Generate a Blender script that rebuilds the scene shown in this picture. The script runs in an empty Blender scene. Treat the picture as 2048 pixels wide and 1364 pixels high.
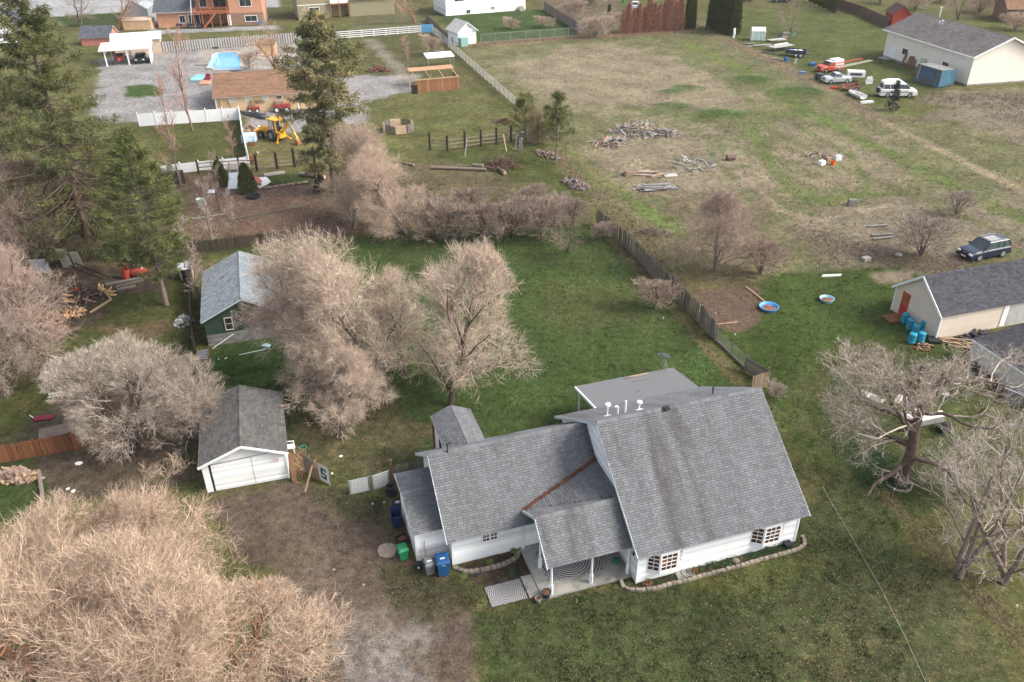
import bpy, math, random
import numpy as np
from mathutils import Vector, Matrix
random.seed(7)
S = bpy.context.scene
COL = S.collection
PI = math.pi
R_ = math.radians
# ---------------------------------------------------------------- camera
FPX, TH, RO, HC = 1659.0, R_(31.16), R_(-0.326), 34.5
_c, _s = math.cos(TH), math.sin(TH)
RW = np.array([[math.cos(RO), -math.sin(RO), 0], [math.sin(RO), math.cos(RO), 0], [0, 0, 1]]) @ \
    np.array([[1, 0, 0], [0, -_s, -_c], [0, _c, -_s]])
CP = np.array([0, 0, HC])
cam_d = bpy.data.cameras.new('camera')
cam = bpy.data.objects.new('camera', cam_d)
COL.objects.link(cam)
mw = Matrix.Identity(4)
for i in range(3):
    mw[i][0] = RW[0][i]; mw[i][1] = -RW[1][i]; mw[i][2] = -RW[2][i]; mw[i][3] = CP[i]
cam.matrix_world = mw
cam_d.sensor_width = 36
cam_d.lens = FPX / 2048 * 36
cam_d.clip_start = 0.5
cam_d.clip_end = 3000
S.camera = cam
# ---------------------------------------------------------------- light
SUN_EL, SUN_AZ = R_(42), R_(100)      # azimuth measured from +Y towards +X
W = bpy.data.worlds.new('World'); S.world = W; W.use_nodes = True
nt = W.node_tree; nt.nodes.clear()
sky = nt.nodes.new('ShaderNodeTexSky'); sky.sky_type = 'NISHITA'; sky.sun_disc = False
sky.sun_elevation = SUN_EL; sky.sun_rotation = SUN_AZ
sky.air_density = 1.0; sky.dust_density = 4.0; sky.ozone_density = 1.0
hs = nt.nodes.new('ShaderNodeHueSaturation'); hs.inputs['Saturation'].default_value = 0.5
bg = nt.nodes.new('ShaderNodeBackground'); bg.inputs['Strength'].default_value = 0.15
wo = nt.nodes.new('ShaderNodeOutputWorld')
nt.links.new(sky.outputs[0], hs.inputs['Color']); nt.links.new(hs.outputs[0], bg.inputs[0]); nt.links.new(bg.outputs[0], wo.inputs[0])
sl = bpy.data.lights.new('sun', 'SUN'); sl.energy = 1.35; sl.angle = R_(20); sl.color = (1, 0.93, 0.84)
so = bpy.data.objects.new('sun', sl); COL.objects.link(so)
sd = Vector((math.sin(SUN_AZ) * math.cos(SUN_EL), math.cos(SUN_AZ) * math.cos(SUN_EL), math.sin(SUN_EL)))
so.rotation_euler = sd.to_track_quat('Z', 'Y').to_euler()
so.location = (0, 40, 80)
S.view_settings.view_transform = 'Standard'; S.view_settings.look = 'None'
S.view_settings.exposure = 1.15; S.view_settings.gamma = 1
S.view_settings.use_curve_mapping = False
S.render.engine = 'CYCLES'
# ---------------------------------------------------------------- photo pixel -> place on the ground
def G(x, y, z=0.0):
    d = RW.T @ np.array([(x - 1024) / FPX, (y - 682) / FPX, 1.0]); t = (z - HC) / d[2]
    p = CP + d * t
    return Vector((p[0], p[1], p[2]))
def PX(p):
    v = RW @ (np.array(p) - CP); return v[0] / v[2] * FPX + 1024, v[1] / v[2] * FPX + 682
def HG(x, y, ty):
    b = G(x, y); lo, hi = 0.0, 33.0
    for _ in range(40):
        m = (lo + hi) / 2
        if PX((b.x, b.y, m))[1] > ty: lo = m
        else: hi = m
    return lo
def MP(x, y): return (G(x + 10, y) - G(x, y)).length / 10
def AZ(a, b, z=0):
    p, q = G(*a, z), G(*b, z); return math.atan2(q.y - p.y, q.x - p.x)
# ---------------------------------------------------------------- materials
MATS = {}
def mat(name, col, rough=0.85, var=0.18, scale=2.0, bump=0.0, bscale=30.0, rnd=0.0, metal=0.0, spec=0.3,
        emit=0.0, col2=None, s2=0.8, th=(0.5, 0.65), tint=None, stretch=None, trans=0.0):
    if name in MATS: return MATS[name]
    m = bpy.data.materials.new(name); m.use_nodes = True
    n = m.node_tree.nodes; l = m.node_tree.links; b = n['Principled BSDF']
    b.inputs['Roughness'].default_value = rough; b.inputs['Metallic'].default_value = metal
    b.inputs['Specular IOR Level'].default_value = spec
    tc = n.new('ShaderNodeTexCoord'); src = tc.outputs['Object']
    if stretch:
        mp = n.new('ShaderNodeMapping'); mp.inputs['Scale'].default_value = stretch
        l.new(src, mp.inputs[0]); src = mp.outputs[0]
    nz = n.new('ShaderNodeTexNoise'); nz.inputs['Scale'].default_value = scale; nz.inputs['Detail'].default_value = 6
    nz.inputs['Roughness'].default_value = 0.65
    l.new(src, nz.inputs['Vector'])
    mr = n.new('ShaderNodeMapRange'); mr.inputs['From Min'].default_value = 0.3; mr.inputs['From Max'].default_value = 0.7
    mr.inputs['To Min'].default_value = 1 - var; mr.inputs['To Max'].default_value = 1 + var
    l.new(nz.outputs['Fac'], mr.inputs['Value'])
    last = mr.outputs[0]
    def mul(a, bb):
        q = n.new('ShaderNodeMath'); q.operation = 'MULTIPLY'; l.new(a, q.inputs[0]); l.new(bb, q.inputs[1]); return q.outputs[0]
    if rnd:
        oi = n.new('ShaderNodeObjectInfo'); r2 = n.new('ShaderNodeMapRange')
        r2.inputs['To Min'].default_value = 1 - rnd; r2.inputs['To Max'].default_value = 1 + rnd
        l.new(oi.outputs['Random'], r2.inputs['Value']); last = mul(last, r2.outputs[0])
    if tint:
        at = n.new('ShaderNodeAttribute'); at.attribute_name = 'tint'; r3 = n.new('ShaderNodeMapRange')
        r3.inputs['To Min'].default_value = 1 - tint; r3.inputs['To Max'].default_value = 1 + tint
        l.new(at.outputs['Fac'], r3.inputs['Value']); last = mul(last, r3.outputs[0])
    base = n.new('ShaderNodeRGB'); base.outputs[0].default_value = (*col, 1); cs = base.outputs[0]
    if col2:
        n2 = n.new('ShaderNodeTexNoise'); n2.inputs['Scale'].default_value = s2; n2.inputs['Detail'].default_value = 5
        l.new(src, n2.inputs['Vector'])
        m2 = n.new('ShaderNodeMapRange'); m2.inputs['From Min'].default_value = th[0]; m2.inputs['From Max'].default_value = th[1]
        l.new(n2.outputs['Fac'], m2.inputs['Value'])
        mx = n.new('ShaderNodeMix'); mx.data_type = 'RGBA'; l.new(m2.outputs[0], mx.inputs[0]); l.new(cs, mx.inputs[6])
        mx.inputs[7].default_value = (*col2, 1); cs = mx.outputs[2]
    vm = n.new('ShaderNodeVectorMath'); vm.operation = 'SCALE'; l.new(cs, vm.inputs[0]); l.new(last, vm.inputs['Scale'])
    l.new(vm.outputs[0], b.inputs['Base Color'])
    if bump:
        bz = n.new('ShaderNodeTexNoise'); bz.inputs['Scale'].default_value = bscale; bz.inputs['Detail'].default_value = 4
        l.new(src, bz.inputs['Vector'])
        bn = n.new('ShaderNodeBump'); bn.inputs['Strength'].default_value = bump; bn.inputs['Distance'].default_value = 0.03
        l.new(bz.outputs['Fac'], bn.inputs['Height']); l.new(bn.outputs[0], b.inputs['Normal'])
    if emit:
        b.inputs['Emission Color'].default_value = (*col, 1); b.inputs['Emission Strength'].default_value = emit
    if trans: b.inputs['Transmission Weight'].default_value = trans
    MATS[name] = m
    return m
# ---------------------------------------------------------------- mesh builder
class MB:
    def __init__(s): s.v = []; s.f = []; s.m = []; s.t = []
    def add(s, vs, fs, mi=0, tint=0.5):
        o = len(s.v); s.v += [tuple(p) for p in vs]; s.f += [tuple(i + o for i in f) for f in fs]
        s.m += [mi] * len(fs); s.t += [tint] * len(fs); return s
    def box(s, c, d, rz=0, rx=0, ry=0, mi=0, taper=1.0, tint=0.5):
        M = Matrix.Rotation(rz, 3, 'Z') @ Matrix.Rotation(ry, 3, 'Y') @ Matrix.Rotation(rx, 3, 'X'); C = Vector(c)
        vs = []
        for z in (-1, 1):
            k = taper if z > 0 else 1
            for x, y in ((-1, -1), (1, -1), (1, 1), (-1, 1)):
                vs.append(C + M @ Vector((x * d[0] / 2 * k, y * d[1] / 2 * k, z * d[2] / 2)))
        return s.add(vs, [(3, 2, 1, 0), (4, 5, 6, 7), (0, 1, 5, 4), (1, 2, 6, 5), (2, 3, 7, 6), (3, 0, 4, 7)], mi, tint)
    def b2(s, lo, hi, mi=0, tint=0.5):
        return s.box([(a + b) / 2 for a, b in zip(lo, hi)], [abs(b - a) for a, b in zip(lo, hi)], mi=mi, tint=tint)
    def beam(s, a, b, w, h=None, mi=0, up=(0, 0, 1), tint=0.5):
        a = Vector(a); b = Vector(b); h = h or w; t = (b - a).normalized(); u = Vector(up)
        if abs(t.dot(u)) > 0.97: u = Vector((0, 1, 0))
        x = t.cross(u).normalized() * w / 2; y = x.cross(t).normalized() * h / 2
        vs = [a - x - y, a + x - y, a + x + y, a - x + y, b - x - y, b + x - y, b + x + y, b - x + y]
        return s.add(vs, [(0, 1, 2, 3), (7, 6, 5, 4), (0, 4, 5, 1), (1, 5, 6, 2), (2, 6, 7, 3), (3, 7, 4, 0)], mi, tint)
    def tube(s, pts, r, n=8, mi=0, cap=True, tint=0.5):
        pts = [Vector(p) for p in pts]; k = len(pts); rs = r if isinstance(r, (list, tuple)) else [r] * k
        vs = []; u = None
        for i, p in enumerate(pts):
            t = (pts[min(i + 1, k - 1)] - pts[max(i - 1, 0)]).normalized()
            if u is None: u = t.orthogonal().normalized()
            else:
                u = (u - t * u.dot(t)); u = u.normalized() if u.length > 1e-6 else t.orthogonal().normalized()
            w = t.cross(u)
            for j in range(n):
                a = 2 * PI * j / n; vs.append(p + (u * math.cos(a) + w * math.sin(a)) * rs[i])
        fs = [(i * n + j, i * n + (j + 1) % n, (i + 1) * n + (j + 1) % n, (i + 1) * n + j) for i in range(k - 1) for j in range(n)]
        if cap: fs += [tuple(reversed(range(n))), tuple(range((k - 1) * n, k * n))]
        return s.add(vs, fs, mi, tint)
    def lathe(s, prof, n=20, c=(0, 0, 0), mi=0, sx=1, sy=1, cap=True):
        vs = []; k = len(prof)
        for r, z in prof:
            for j in range(n):
                a = 2 * PI * j / n; vs.append((c[0] + r * math.cos(a) * sx, c[1] + r * math.sin(a) * sy, c[2] + z))
        fs = [(i * n + j, i * n + (j + 1) % n, (i + 1) * n + (j + 1) % n, (i + 1) * n + j) for i in range(k - 1) for j in range(n)]
        if cap: fs += [tuple(reversed(range(n))), tuple(range((k - 1) * n, k * n))]
        return s.add(vs, fs, mi)
    def prism(s, poly, axis, a, b, mi=0, shrink=None):
        # poly: 2D outline; axis 'x' -> (y,z), 'y' -> (x,z), 'z' -> (x,y)
        n = len(poly); vs = []
        for w in (a, b):
            for p, q in poly:
                vs.append({'x': (w, p, q), 'y': (p, w, q), 'z': (p, q, w)}[axis])
        return s.add(vs, [tuple(range(n)), tuple(range(2 * n - 1, n - 1, -1))] +
                     [(i, (i + 1) % n, n + (i + 1) % n, n + i)[::-1] for i in range(n)], mi)
    def quad(s, a, b, c, d, mi=0, tint=0.5): return s.add([a, b, c, d], [(0, 1, 2, 3)], mi, tint)
    def mesh(s, name, mats, smooth=False):
        me = bpy.data.meshes.new(name); me.from_pydata(s.v, [], s.f)
        for m in (mats if isinstance(mats, (list, tuple)) else [mats]): me.materials.append(m)
        me.polygons.foreach_set('material_index', s.m)
        at = me.attributes.new('tint', 'FLOAT', 'FACE'); at.data.foreach_set('value', s.t)
        if smooth: me.polygons.foreach_set('use_smooth', [True] * len(s.f))
        me.update(); return me
def npmesh(name, V, Q, mats, tint=None, mi=None, smooth=False, col=None):
    me = bpy.data.meshes.new(name); k = Q.shape[1]
    me.vertices.add(len(V)); me.vertices.foreach_set('co', np.asarray(V, dtype=np.float32).ravel())
    me.loops.add(Q.size); me.loops.foreach_set('vertex_index', Q.astype(np.int32).ravel())
    me.polygons.add(len(Q)); me.polygons.foreach_set('loop_start', (np.arange(len(Q)) * k).astype(np.int32))
    for m in (mats if isinstance(mats, (list, tuple)) else [mats]): me.materials.append(m)
    if mi is not None: me.polygons.foreach_set('material_index', np.asarray(mi, dtype=np.int32))
    me.update(calc_edges=True)
    if tint is not None:
        at = me.attributes.new('tint', 'FLOAT', 'FACE'); at.data.foreach_set('value', np.asarray(tint, dtype=np.float32))
    if col is not None:
        at = me.attributes.new('gcol', 'FLOAT_COLOR', 'POINT'); at.data.foreach_set('color', np.asarray(col, dtype=np.float32).ravel())
    if smooth: me.polygons.foreach_set('use_smooth', [True] * len(Q))
    return me
# ---------------------------------------------------------------- objects
def ob(name, data, parent=None, loc=(0, 0, 0), rz=0, rot=None, scale=None, label=None, cat=None, group=None, kind=None):
    o = bpy.data.objects.new(name, data); COL.objects.link(o); o.location = loc
    o.rotation_euler = rot if rot else (0, 0, rz)
    if scale is not None: o.scale = scale if isinstance(scale, (tuple, list)) else (scale,) * 3
    if parent: o.parent = parent
    if label: o['label'] = label
    if cat: o['category'] = cat
    if group: o['group'] = group
    if kind: o['kind'] = kind
    return o
def thing(name, label, cat, loc=(0, 0, 0), rz=0, group=None): return ob(name, None, None, loc, rz, label=label, cat=cat, group=group)
def part(name, mb, mats, parent, smooth=False, label=None, kind=None, **k):
    return ob(name, mb.mesh(name, mats, smooth), parent, label=label, kind=kind, **k)
def solo(name, mb, mats, label, cat, loc=(0, 0, 0), rz=0, group=None, smooth=False, kind=None):
    return ob(name, mb.mesh(name, mats, smooth), None, loc, rz, label=label, cat=cat, group=group, kind=kind)
def copy_tree(o, loc=None, rz=None, label=None, parent=None, scale=None):
    c = o.copy(); COL.objects.link(c)
    if parent: c.parent = parent
    if loc is not None: c.location = loc
    if rz is not None: c.rotation_euler = (0, 0, rz)
    if label: c['label'] = label
    if scale: c.scale = (scale,) * 3 if not isinstance(scale, tuple) else scale
    for ch in list(o.children): copy_tree(ch, parent=c)
    return c
# common materials
WHITE = mat('white_paint', (0.8, 0.82, 0.82), 0.6, 0.05, 1.5, col2=(0.52, 0.54, 0.52), s2=0.9, th=(0.52, 0.8))
TRIM = mat('white_trim', (0.78, 0.8, 0.8), 0.5, 0.05)
FASC = mat('blue_grey_fascia', (0.5, 0.55, 0.57), 0.6, 0.08)
GLASS = mat('dark_window_glass', (0.03, 0.035, 0.04), 0.08, 0.2, spec=0.6)
CONC = mat('concrete', (0.3, 0.29, 0.265), 0.9, 0.2, 1.8, 0.2, 40, col2=(0.2, 0.19, 0.165), s2=1.1)
WOODG = mat('weathered_grey_wood', (0.19, 0.165, 0.14), 0.9, 0.3, 6, 0.3, 40, rnd=0.3, stretch=(6, 6, 1))
WOODB = mat('brown_wood', (0.2, 0.11, 0.06), 0.85, 0.3, 5, 0.2, 30, rnd=0.25)
WOODR = mat('red_brown_fence_wood', (0.19, 0.075, 0.035), 0.85, 0.35, 4, 0.2, 30, rnd=0.3, col2=(0.1, 0.06, 0.04), stretch=(5, 5, 1))
WOODT = mat('tan_raw_wood', (0.42, 0.29, 0.17), 0.8, 0.25, 5, 0.2, 30, rnd=0.25)
WOODD = mat('dark_old_wood', (0.055, 0.04, 0.03), 0.9, 0.3, 5, 0.2, 30, rnd=0.2)
BARK = mat('tree_bark', (0.14, 0.1, 0.075), 0.95, 0.35, 5, 0.6, 14, stretch=(3, 3, 1))
BLACK = mat('black_rubber', (0.025, 0.026, 0.028), 0.75, 0.2)
STEEL = mat('galvanised_steel', (0.4, 0.42, 0.43), 0.4, 0.12, metal=0.6)
MET = mat('pale_sheet_metal', (0.6, 0.64, 0.66), 0.45, 0.1, metal=0.2)
PLW = mat('white_plastic', (0.8, 0.8, 0.78), 0.4, 0.04)
RED = mat('red_paint', (0.42, 0.04, 0.03), 0.6, 0.2)
BLUE = mat('blue_plastic', (0.03, 0.13, 0.34), 0.45, 0.12)
SOILM = mat('dark_soil', (0.07, 0.05, 0.04), 1, 0.4, 6, 0.5, 30)
# ================================================================ GROUND
rngG = np.random.default_rng(3)
_tab = rngG.random((256, 256))
def vnoise(x, y, s):
    x = x * s + 1000.3; y = y * s + 1000.7
    xi = np.floor(x).astype(int); yi = np.floor(y).astype(int); fx = x - xi; fy = y - yi
    fx = fx * fx * (3 - 2 * fx); fy = fy * fy * (3 - 2 * fy)
    a = _tab[xi % 256, yi % 256]; b = _tab[(xi + 1) % 256, yi % 256]; c = _tab[xi % 256, (yi + 1) % 256]; d = _tab[(xi + 1) % 256, (yi + 1) % 256]
    return (a * (1 - fx) + b * fx) * (1 - fy) + (c * (1 - fx) + d * fx) * fy
def fbm(x, y, s, o=4):
    r = 0; a = 0.5; t = 0
    for i in range(o): r = r + a * vnoise(x + i * 17, y - i * 31, s * 2 ** i); t += a; a *= 0.5
    return r / t
def gp(pts): return np.array([[p.x, p.y] for p in (G(*q) for q in pts)])
def sdist(P, x, y):
    # signed distance (positive inside) to a polygon
    n = len(P); dm = np.full(x.shape, 1e9); ins = np.zeros(x.shape, bool)
    for i in range(n):
        a = P[i]; b = P[(i + 1) % n]; e = b - a; L = max(e @ e, 1e-9)
        t = np.clip(((x - a[0]) * e[0] + (y - a[1]) * e[1]) / L, 0, 1)
        dm = np.minimum(dm, (x - a[0] - t * e[0]) ** 2 + (y - a[1] - t * e[1]) ** 2)
        c = ((a[1] > y) != (b[1] > y)) & (x < (b[0] - a[0]) * (y - a[1]) / (b[1] - a[1] + 1e-12) + a[0]); ins ^= c
    d = np.sqrt(dm); return np.where(ins, d, -d)
def ldist(P, x, y):
    dm = np.full(x.shape, 1e9)
    for i in range(len(P) - 1):
        a = P[i]; b = P[i + 1]; e = b - a; L = max(e @ e, 1e-9)
        t = np.clip(((x - a[0]) * e[0] + (y - a[1]) * e[1]) / L, 0, 1)
        dm = np.minimum(dm, (x - a[0] - t * e[0]) ** 2 + (y - a[1] - t * e[1]) ** 2)
    return np.sqrt(dm)
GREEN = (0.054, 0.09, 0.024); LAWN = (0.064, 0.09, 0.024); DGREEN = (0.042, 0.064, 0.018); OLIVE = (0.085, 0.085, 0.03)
STRAW = (0.19, 0.15, 0.095); TAN = (0.17, 0.135, 0.098); DIRT = (0.098, 0.074, 0.058); GRAV = (0.2, 0.17, 0.145)
PGRAV = (0.245, 0.235, 0.225); SOIL = (0.055, 0.04, 0.03); MULCH = (0.12, 0.08, 0.058); LITTER = (0.135, 0.088, 0.068); CONCG = (0.3, 0.27, 0.235)
# polygon (photo px), colour, grassiness, dryness, feather m, wobble m, strength
ZONES = [
 ([(-2500, -200), (4600, -200), (4600, 60), (-2500, 60)], OLIVE, .8, .5, 6, 4, 1),
 ([(915, 92), (1180, 66), (1400, 60), (1480, 100), (1640, 160), (1780, 225), (2300, 330), (2600, 520), (1900, 560), (1500, 560), (1370, 540), (1280, 450), (1180, 395), (1100, 300), (1010, 190)], (0.125, 0.128, 0.062), .84, .72, 2.5, 2, 1),
 ([(1000, 120), (1200, 85), (1330, 110), (1440, 150), (1520, 215), (1400, 235), (1190, 230), (1060, 190)], (0.25, 0.205, 0.145), .5, .85, 4, 8, .8),
 ([(1200, 260), (1380, 250), (1500, 300), (1560, 380), (1430, 400), (1230, 380), (1180, 310)], (0.25, 0.205, 0.15), .5, .85, 3, 8, .75),
 ([(1560, 240), (1760, 270), (1850, 340), (1780, 390), (1600, 360)], (0.24, 0.195, 0.14), .5, .8, 3, 8, .7),
 ([(1820, 190), (2300, 150), (2400, 300), (2048, 280), (1900, 240)], (0.21, 0.175, 0.135), .5, .8, 2, 7, .8),
 ([(1640, 400), (2100, 380), (2100, 500), (1850, 530), (1700, 520), (1600, 480)], (0.21, 0.17, 0.13), .5, .8, 2, 7, .75),
 ([(1340, 380), (1560, 400), (1560, 560), (1400, 580), (1290, 480)], (0.14, 0.115, 0.07), .6, .8, 2, 2, .7),
 # lawns of the neighbours
 ([(1410, 20), (1650, 20), (1800, 60), (1770, 120), (1900, 170), (1830, 200), (1720, 210), (1640, 170), (1520, 110), (1420, 62)], (0.085, 0.102, 0.03), .9, .35, 1.5, 1, 1),
 ([(870, 25), (1080, 20), (1165, 68), (960, 85), (900, 60)], GREEN, 1, .1, 1, .5, 1),
 ([(1040, -20), (1240, -30), (1240, 60), (1170, 66), (1100, 20)], (0.11, 0.09, 0.06), .6, .8, 2, 1, 1),
 ([(730, 75), (870, 62), (1000, 190), (830, 190), (740, 150)], (0.09, 0.09, 0.035), .9, .5, 1.5, 1, 1),
 ([(700, 190), (920, 170), (1030, 215), (1075, 280), (900, 300), (700, 300)], (0.12, 0.125, 0.042), .9, .55, 1, .8, 1),
 ([(500, 265), (720, 235), (740, 330), (510, 345)], (0.12, 0.11, 0.04), .8, .6, 1, .5, 1),
 ([(880, 300), (1080, 285), (1175, 400), (1000, 390), (870, 370)], (0.075, 0.09, 0.026), .9, .4, 1, .8, 1),
 # left lots
 ([(290, 250), (485, 235), (498, 328), (320, 345)], (0.085, 0.09, 0.026), .9, .3, .6, .3, 1),
 ([(330, 100), (420, 100), (600, 90), (600, 135), (600, 225), (490, 235), (430, 235), (300, 245), (180, 240), (200, 120)], PGRAV, 0, 0, .8, 1.8, 1),
 ([(395, 92), (600, 85), (620, 135), (430, 145), (400, 135)], CONCG, 0, 0, .3, .1, 1),
 ([(490, 235), (600, 222), (740, 215), (730, 245), (560, 270), (500, 275)], (0.25, 0.235, 0.22), .1, .2, 1, 1, 1),
 ([(600, 140), (720, 150), (830, 150), (825, 185), (735, 200), (690, 240), (600, 240)], PGRAV, 0, 0, .9, 1.8, 1),
 ([(250, 172), (300, 168), (330, 178), (322, 192), (250, 198)], GREEN, 1, .1, .4, .2, 1),
 ([(310, 62), (560, 55), (560, 72), (310, 82)], (0.12, 0.12, 0.045), .9, .4, .4, .3, 1),
 ([(100, 30), (250, 25), (250, 50), (140, 55)], DGREEN, 1, .2, .5, .3, 1),
 ([(0, -10), (200, -14), (330, -5), (560, -12), (560, 14), (250, 24), (0, 40)], (0.3, 0.3, 0.3), 0, 0, .5, .2, 1),
 ([(290, 20), (312, 20), (315, 60), (560, 50), (562, 58), (300, 68)], (0.28, 0.28, 0.28), 0, 0, .3, .2, 1),
 ([(600, 60), (850, 48), (850, 62), (600, 76)], (0.08, 0.085, 0.035), .9, .5, .5, .3, 1),
 ([(700, 20), (830, 25), (850, 50), (700, 60)], (0.1, 0.1, 0.05), .8, .6, .5, .3, 1),
 # garden plots behind
 ([(330, 350), (860, 345), (880, 470), (620, 470), (380, 490)], LITTER, .2, .6, 1, 1, 1),
 ([(528, 350), (620, 345), (640, 368), (530, 375)], DGREEN, 1, .2, .5, .3, 1),
 ([(620, 345), (900, 320), (1080, 380), (1180, 430), (1080, 470), (860, 470), (640, 440)], (0.1, 0.085, 0.05), .6, .7, 1.5, 1, .9),
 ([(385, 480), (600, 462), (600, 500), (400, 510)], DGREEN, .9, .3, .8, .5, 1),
 ([(-400, 350), (380, 350), (400, 480), (400, 545), (-400, 560)], (0.1, 0.075, 0.045), .4, .7, 1.5, 1, 1),
 # back yard
 ([(560, 480), (900, 470), (1180, 450), (1300, 560), (1480, 775), (1400, 800), (870, 930), (700, 960), (580, 900), (420, 770), (420, 690)], GREEN, 1, .12, .8, .6, 1),
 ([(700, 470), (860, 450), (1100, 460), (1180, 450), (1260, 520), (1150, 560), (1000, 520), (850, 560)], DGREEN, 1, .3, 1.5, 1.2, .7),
 ([(1080, 560), (1250, 560), (1340, 660), (1160, 660), (1070, 620)], (0.08, 0.092, 0.03), 1, .45, 2, 1.5, .7),
 ([(560, 820), (760, 790), (880, 860), (760, 960), (600, 940)], (0.085, 0.075, 0.038), .7, .7, 1, 1, .8),
 # left yard
 ([(-600, 560), (370, 540), (395, 640), (380, 720), (300, 900), (-500, 930)], (0.068, 0.075, 0.022), 1, .35, 1, 1, 1),
 ([(-400, 540), (360, 530), (330, 575), (230, 590), (200, 640), (110, 680), (-300, 700)], SOIL, .1, .4, .8, .8, 1),
 ([(200, 655), (340, 640), (345, 665), (240, 690)], (0.12, 0.075, 0.05), .5, .5, .8, .5, .7),
 ([(0, 720), (300, 720), (420, 780), (420, 900), (100, 930), (20, 880), (120, 790)], (0.085, 0.062, 0.05), .5, .6, 1, .8, .85),
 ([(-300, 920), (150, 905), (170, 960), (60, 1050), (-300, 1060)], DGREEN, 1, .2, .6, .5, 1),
 ([(60, 905), (240, 890), (420, 940), (300, 1000), (120, 1000)], (0.075, 0.055, 0.045), .4, .5, .8, .6, .9),
 # right yard
 ([(1400, 640), (1500, 570), (1560, 545), (1800, 535), (1870, 560), (1990, 900), (1760, 1100), (1560, 860), (1520, 770)], (0.055, 0.085, 0.02), 1, .1, .8, .6, 1),
 ([(1545, 780), (1700, 680), (1900, 700), (2048, 850), (2048, 1000), (1840, 1000), (1640, 980)], (0.07, 0.08, 0.028), .9, .4, 1.5, 1.2, .8),
 ([(1385, 580), (1520, 572), (1522, 640), (1480, 668), (1430, 650)], MULCH, .1, .3, .3, .35, 1),
 ([(1740, 548), (1830, 538), (1820, 560), (1760, 568)], (0.19, 0.15, 0.11), .2, .5, .5, .3, 1),
 # front
 ([(560, 1700), (530, 1150), (440, 1060), (400, 1000), (590, 960), (640, 975), (770, 1000), (810, 1130), (900, 1165), (960, 1220), (965, 1290), (1030, 1700)], DIRT, .15, .4, .8, .9, 1),
 ([(630, 1700), (650, 1300), (720, 1250), (800, 1260), (860, 1310), (920, 1700)], (0.2, 0.178, 0.16), 0, .2, 1.4, 2.4, .85),
 ([(600, 985), (690, 960), (780, 1005), (770, 1050), (700, 1040)], (0.06, 0.062, 0.028), .9, .5, .9, .8, .85),
 ([(770, 1130), (905, 1150), (960, 1180), (955, 1215), (850, 1235), (780, 1200)], (0.058, 0.06, 0.028), .9, .5, .7, .7, .8),
 ([(945, 1225), (1260, 1160), (1580, 1095), (1640, 950), (1700, 960), (1960, 1250), (2200, 1700), (960, 1700)], (0.068, 0.084, 0.031), 1, .22, .6, .7, 1),
 ([(1290, 1150), (1600, 1090), (1700, 1130), (1500, 1200)], (0.105, 0.108, 0.028), 1, .3, 1, 1, .55),
 ([(1570, 1180), (1900, 1140), (2048, 1364), (1700, 1500), (1500, 1364)], (0.085, 0.083, 0.038), 1, .45, 2, 1.5, .6),
 ([(1570, 850), (1640, 960), (1620, 1010), (1560, 870)], (0.12, 0.125, 0.035), 1, .3, .8, .8, .7),
 ([(905, 1135), (1055, 1092), (1065, 1150), (1080, 1190), (965, 1180)], SOIL, .2, .4, .3, .3, 1),
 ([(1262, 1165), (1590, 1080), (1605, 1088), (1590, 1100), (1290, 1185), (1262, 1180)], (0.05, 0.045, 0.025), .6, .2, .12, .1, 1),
 ([(790, 1010), (815, 1110), (840, 1135), (800, 1120), (780, 1060)], (0.11, 0.07, 0.05), .1, .3, .4, .3, .9),
 ([(1700, 870), (1790, 890), (1820, 1010), (1760, 1000), (1690, 940)], (0.03, 0.055, 0.014), 1, .1, .6, .5, .8),
]
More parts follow.
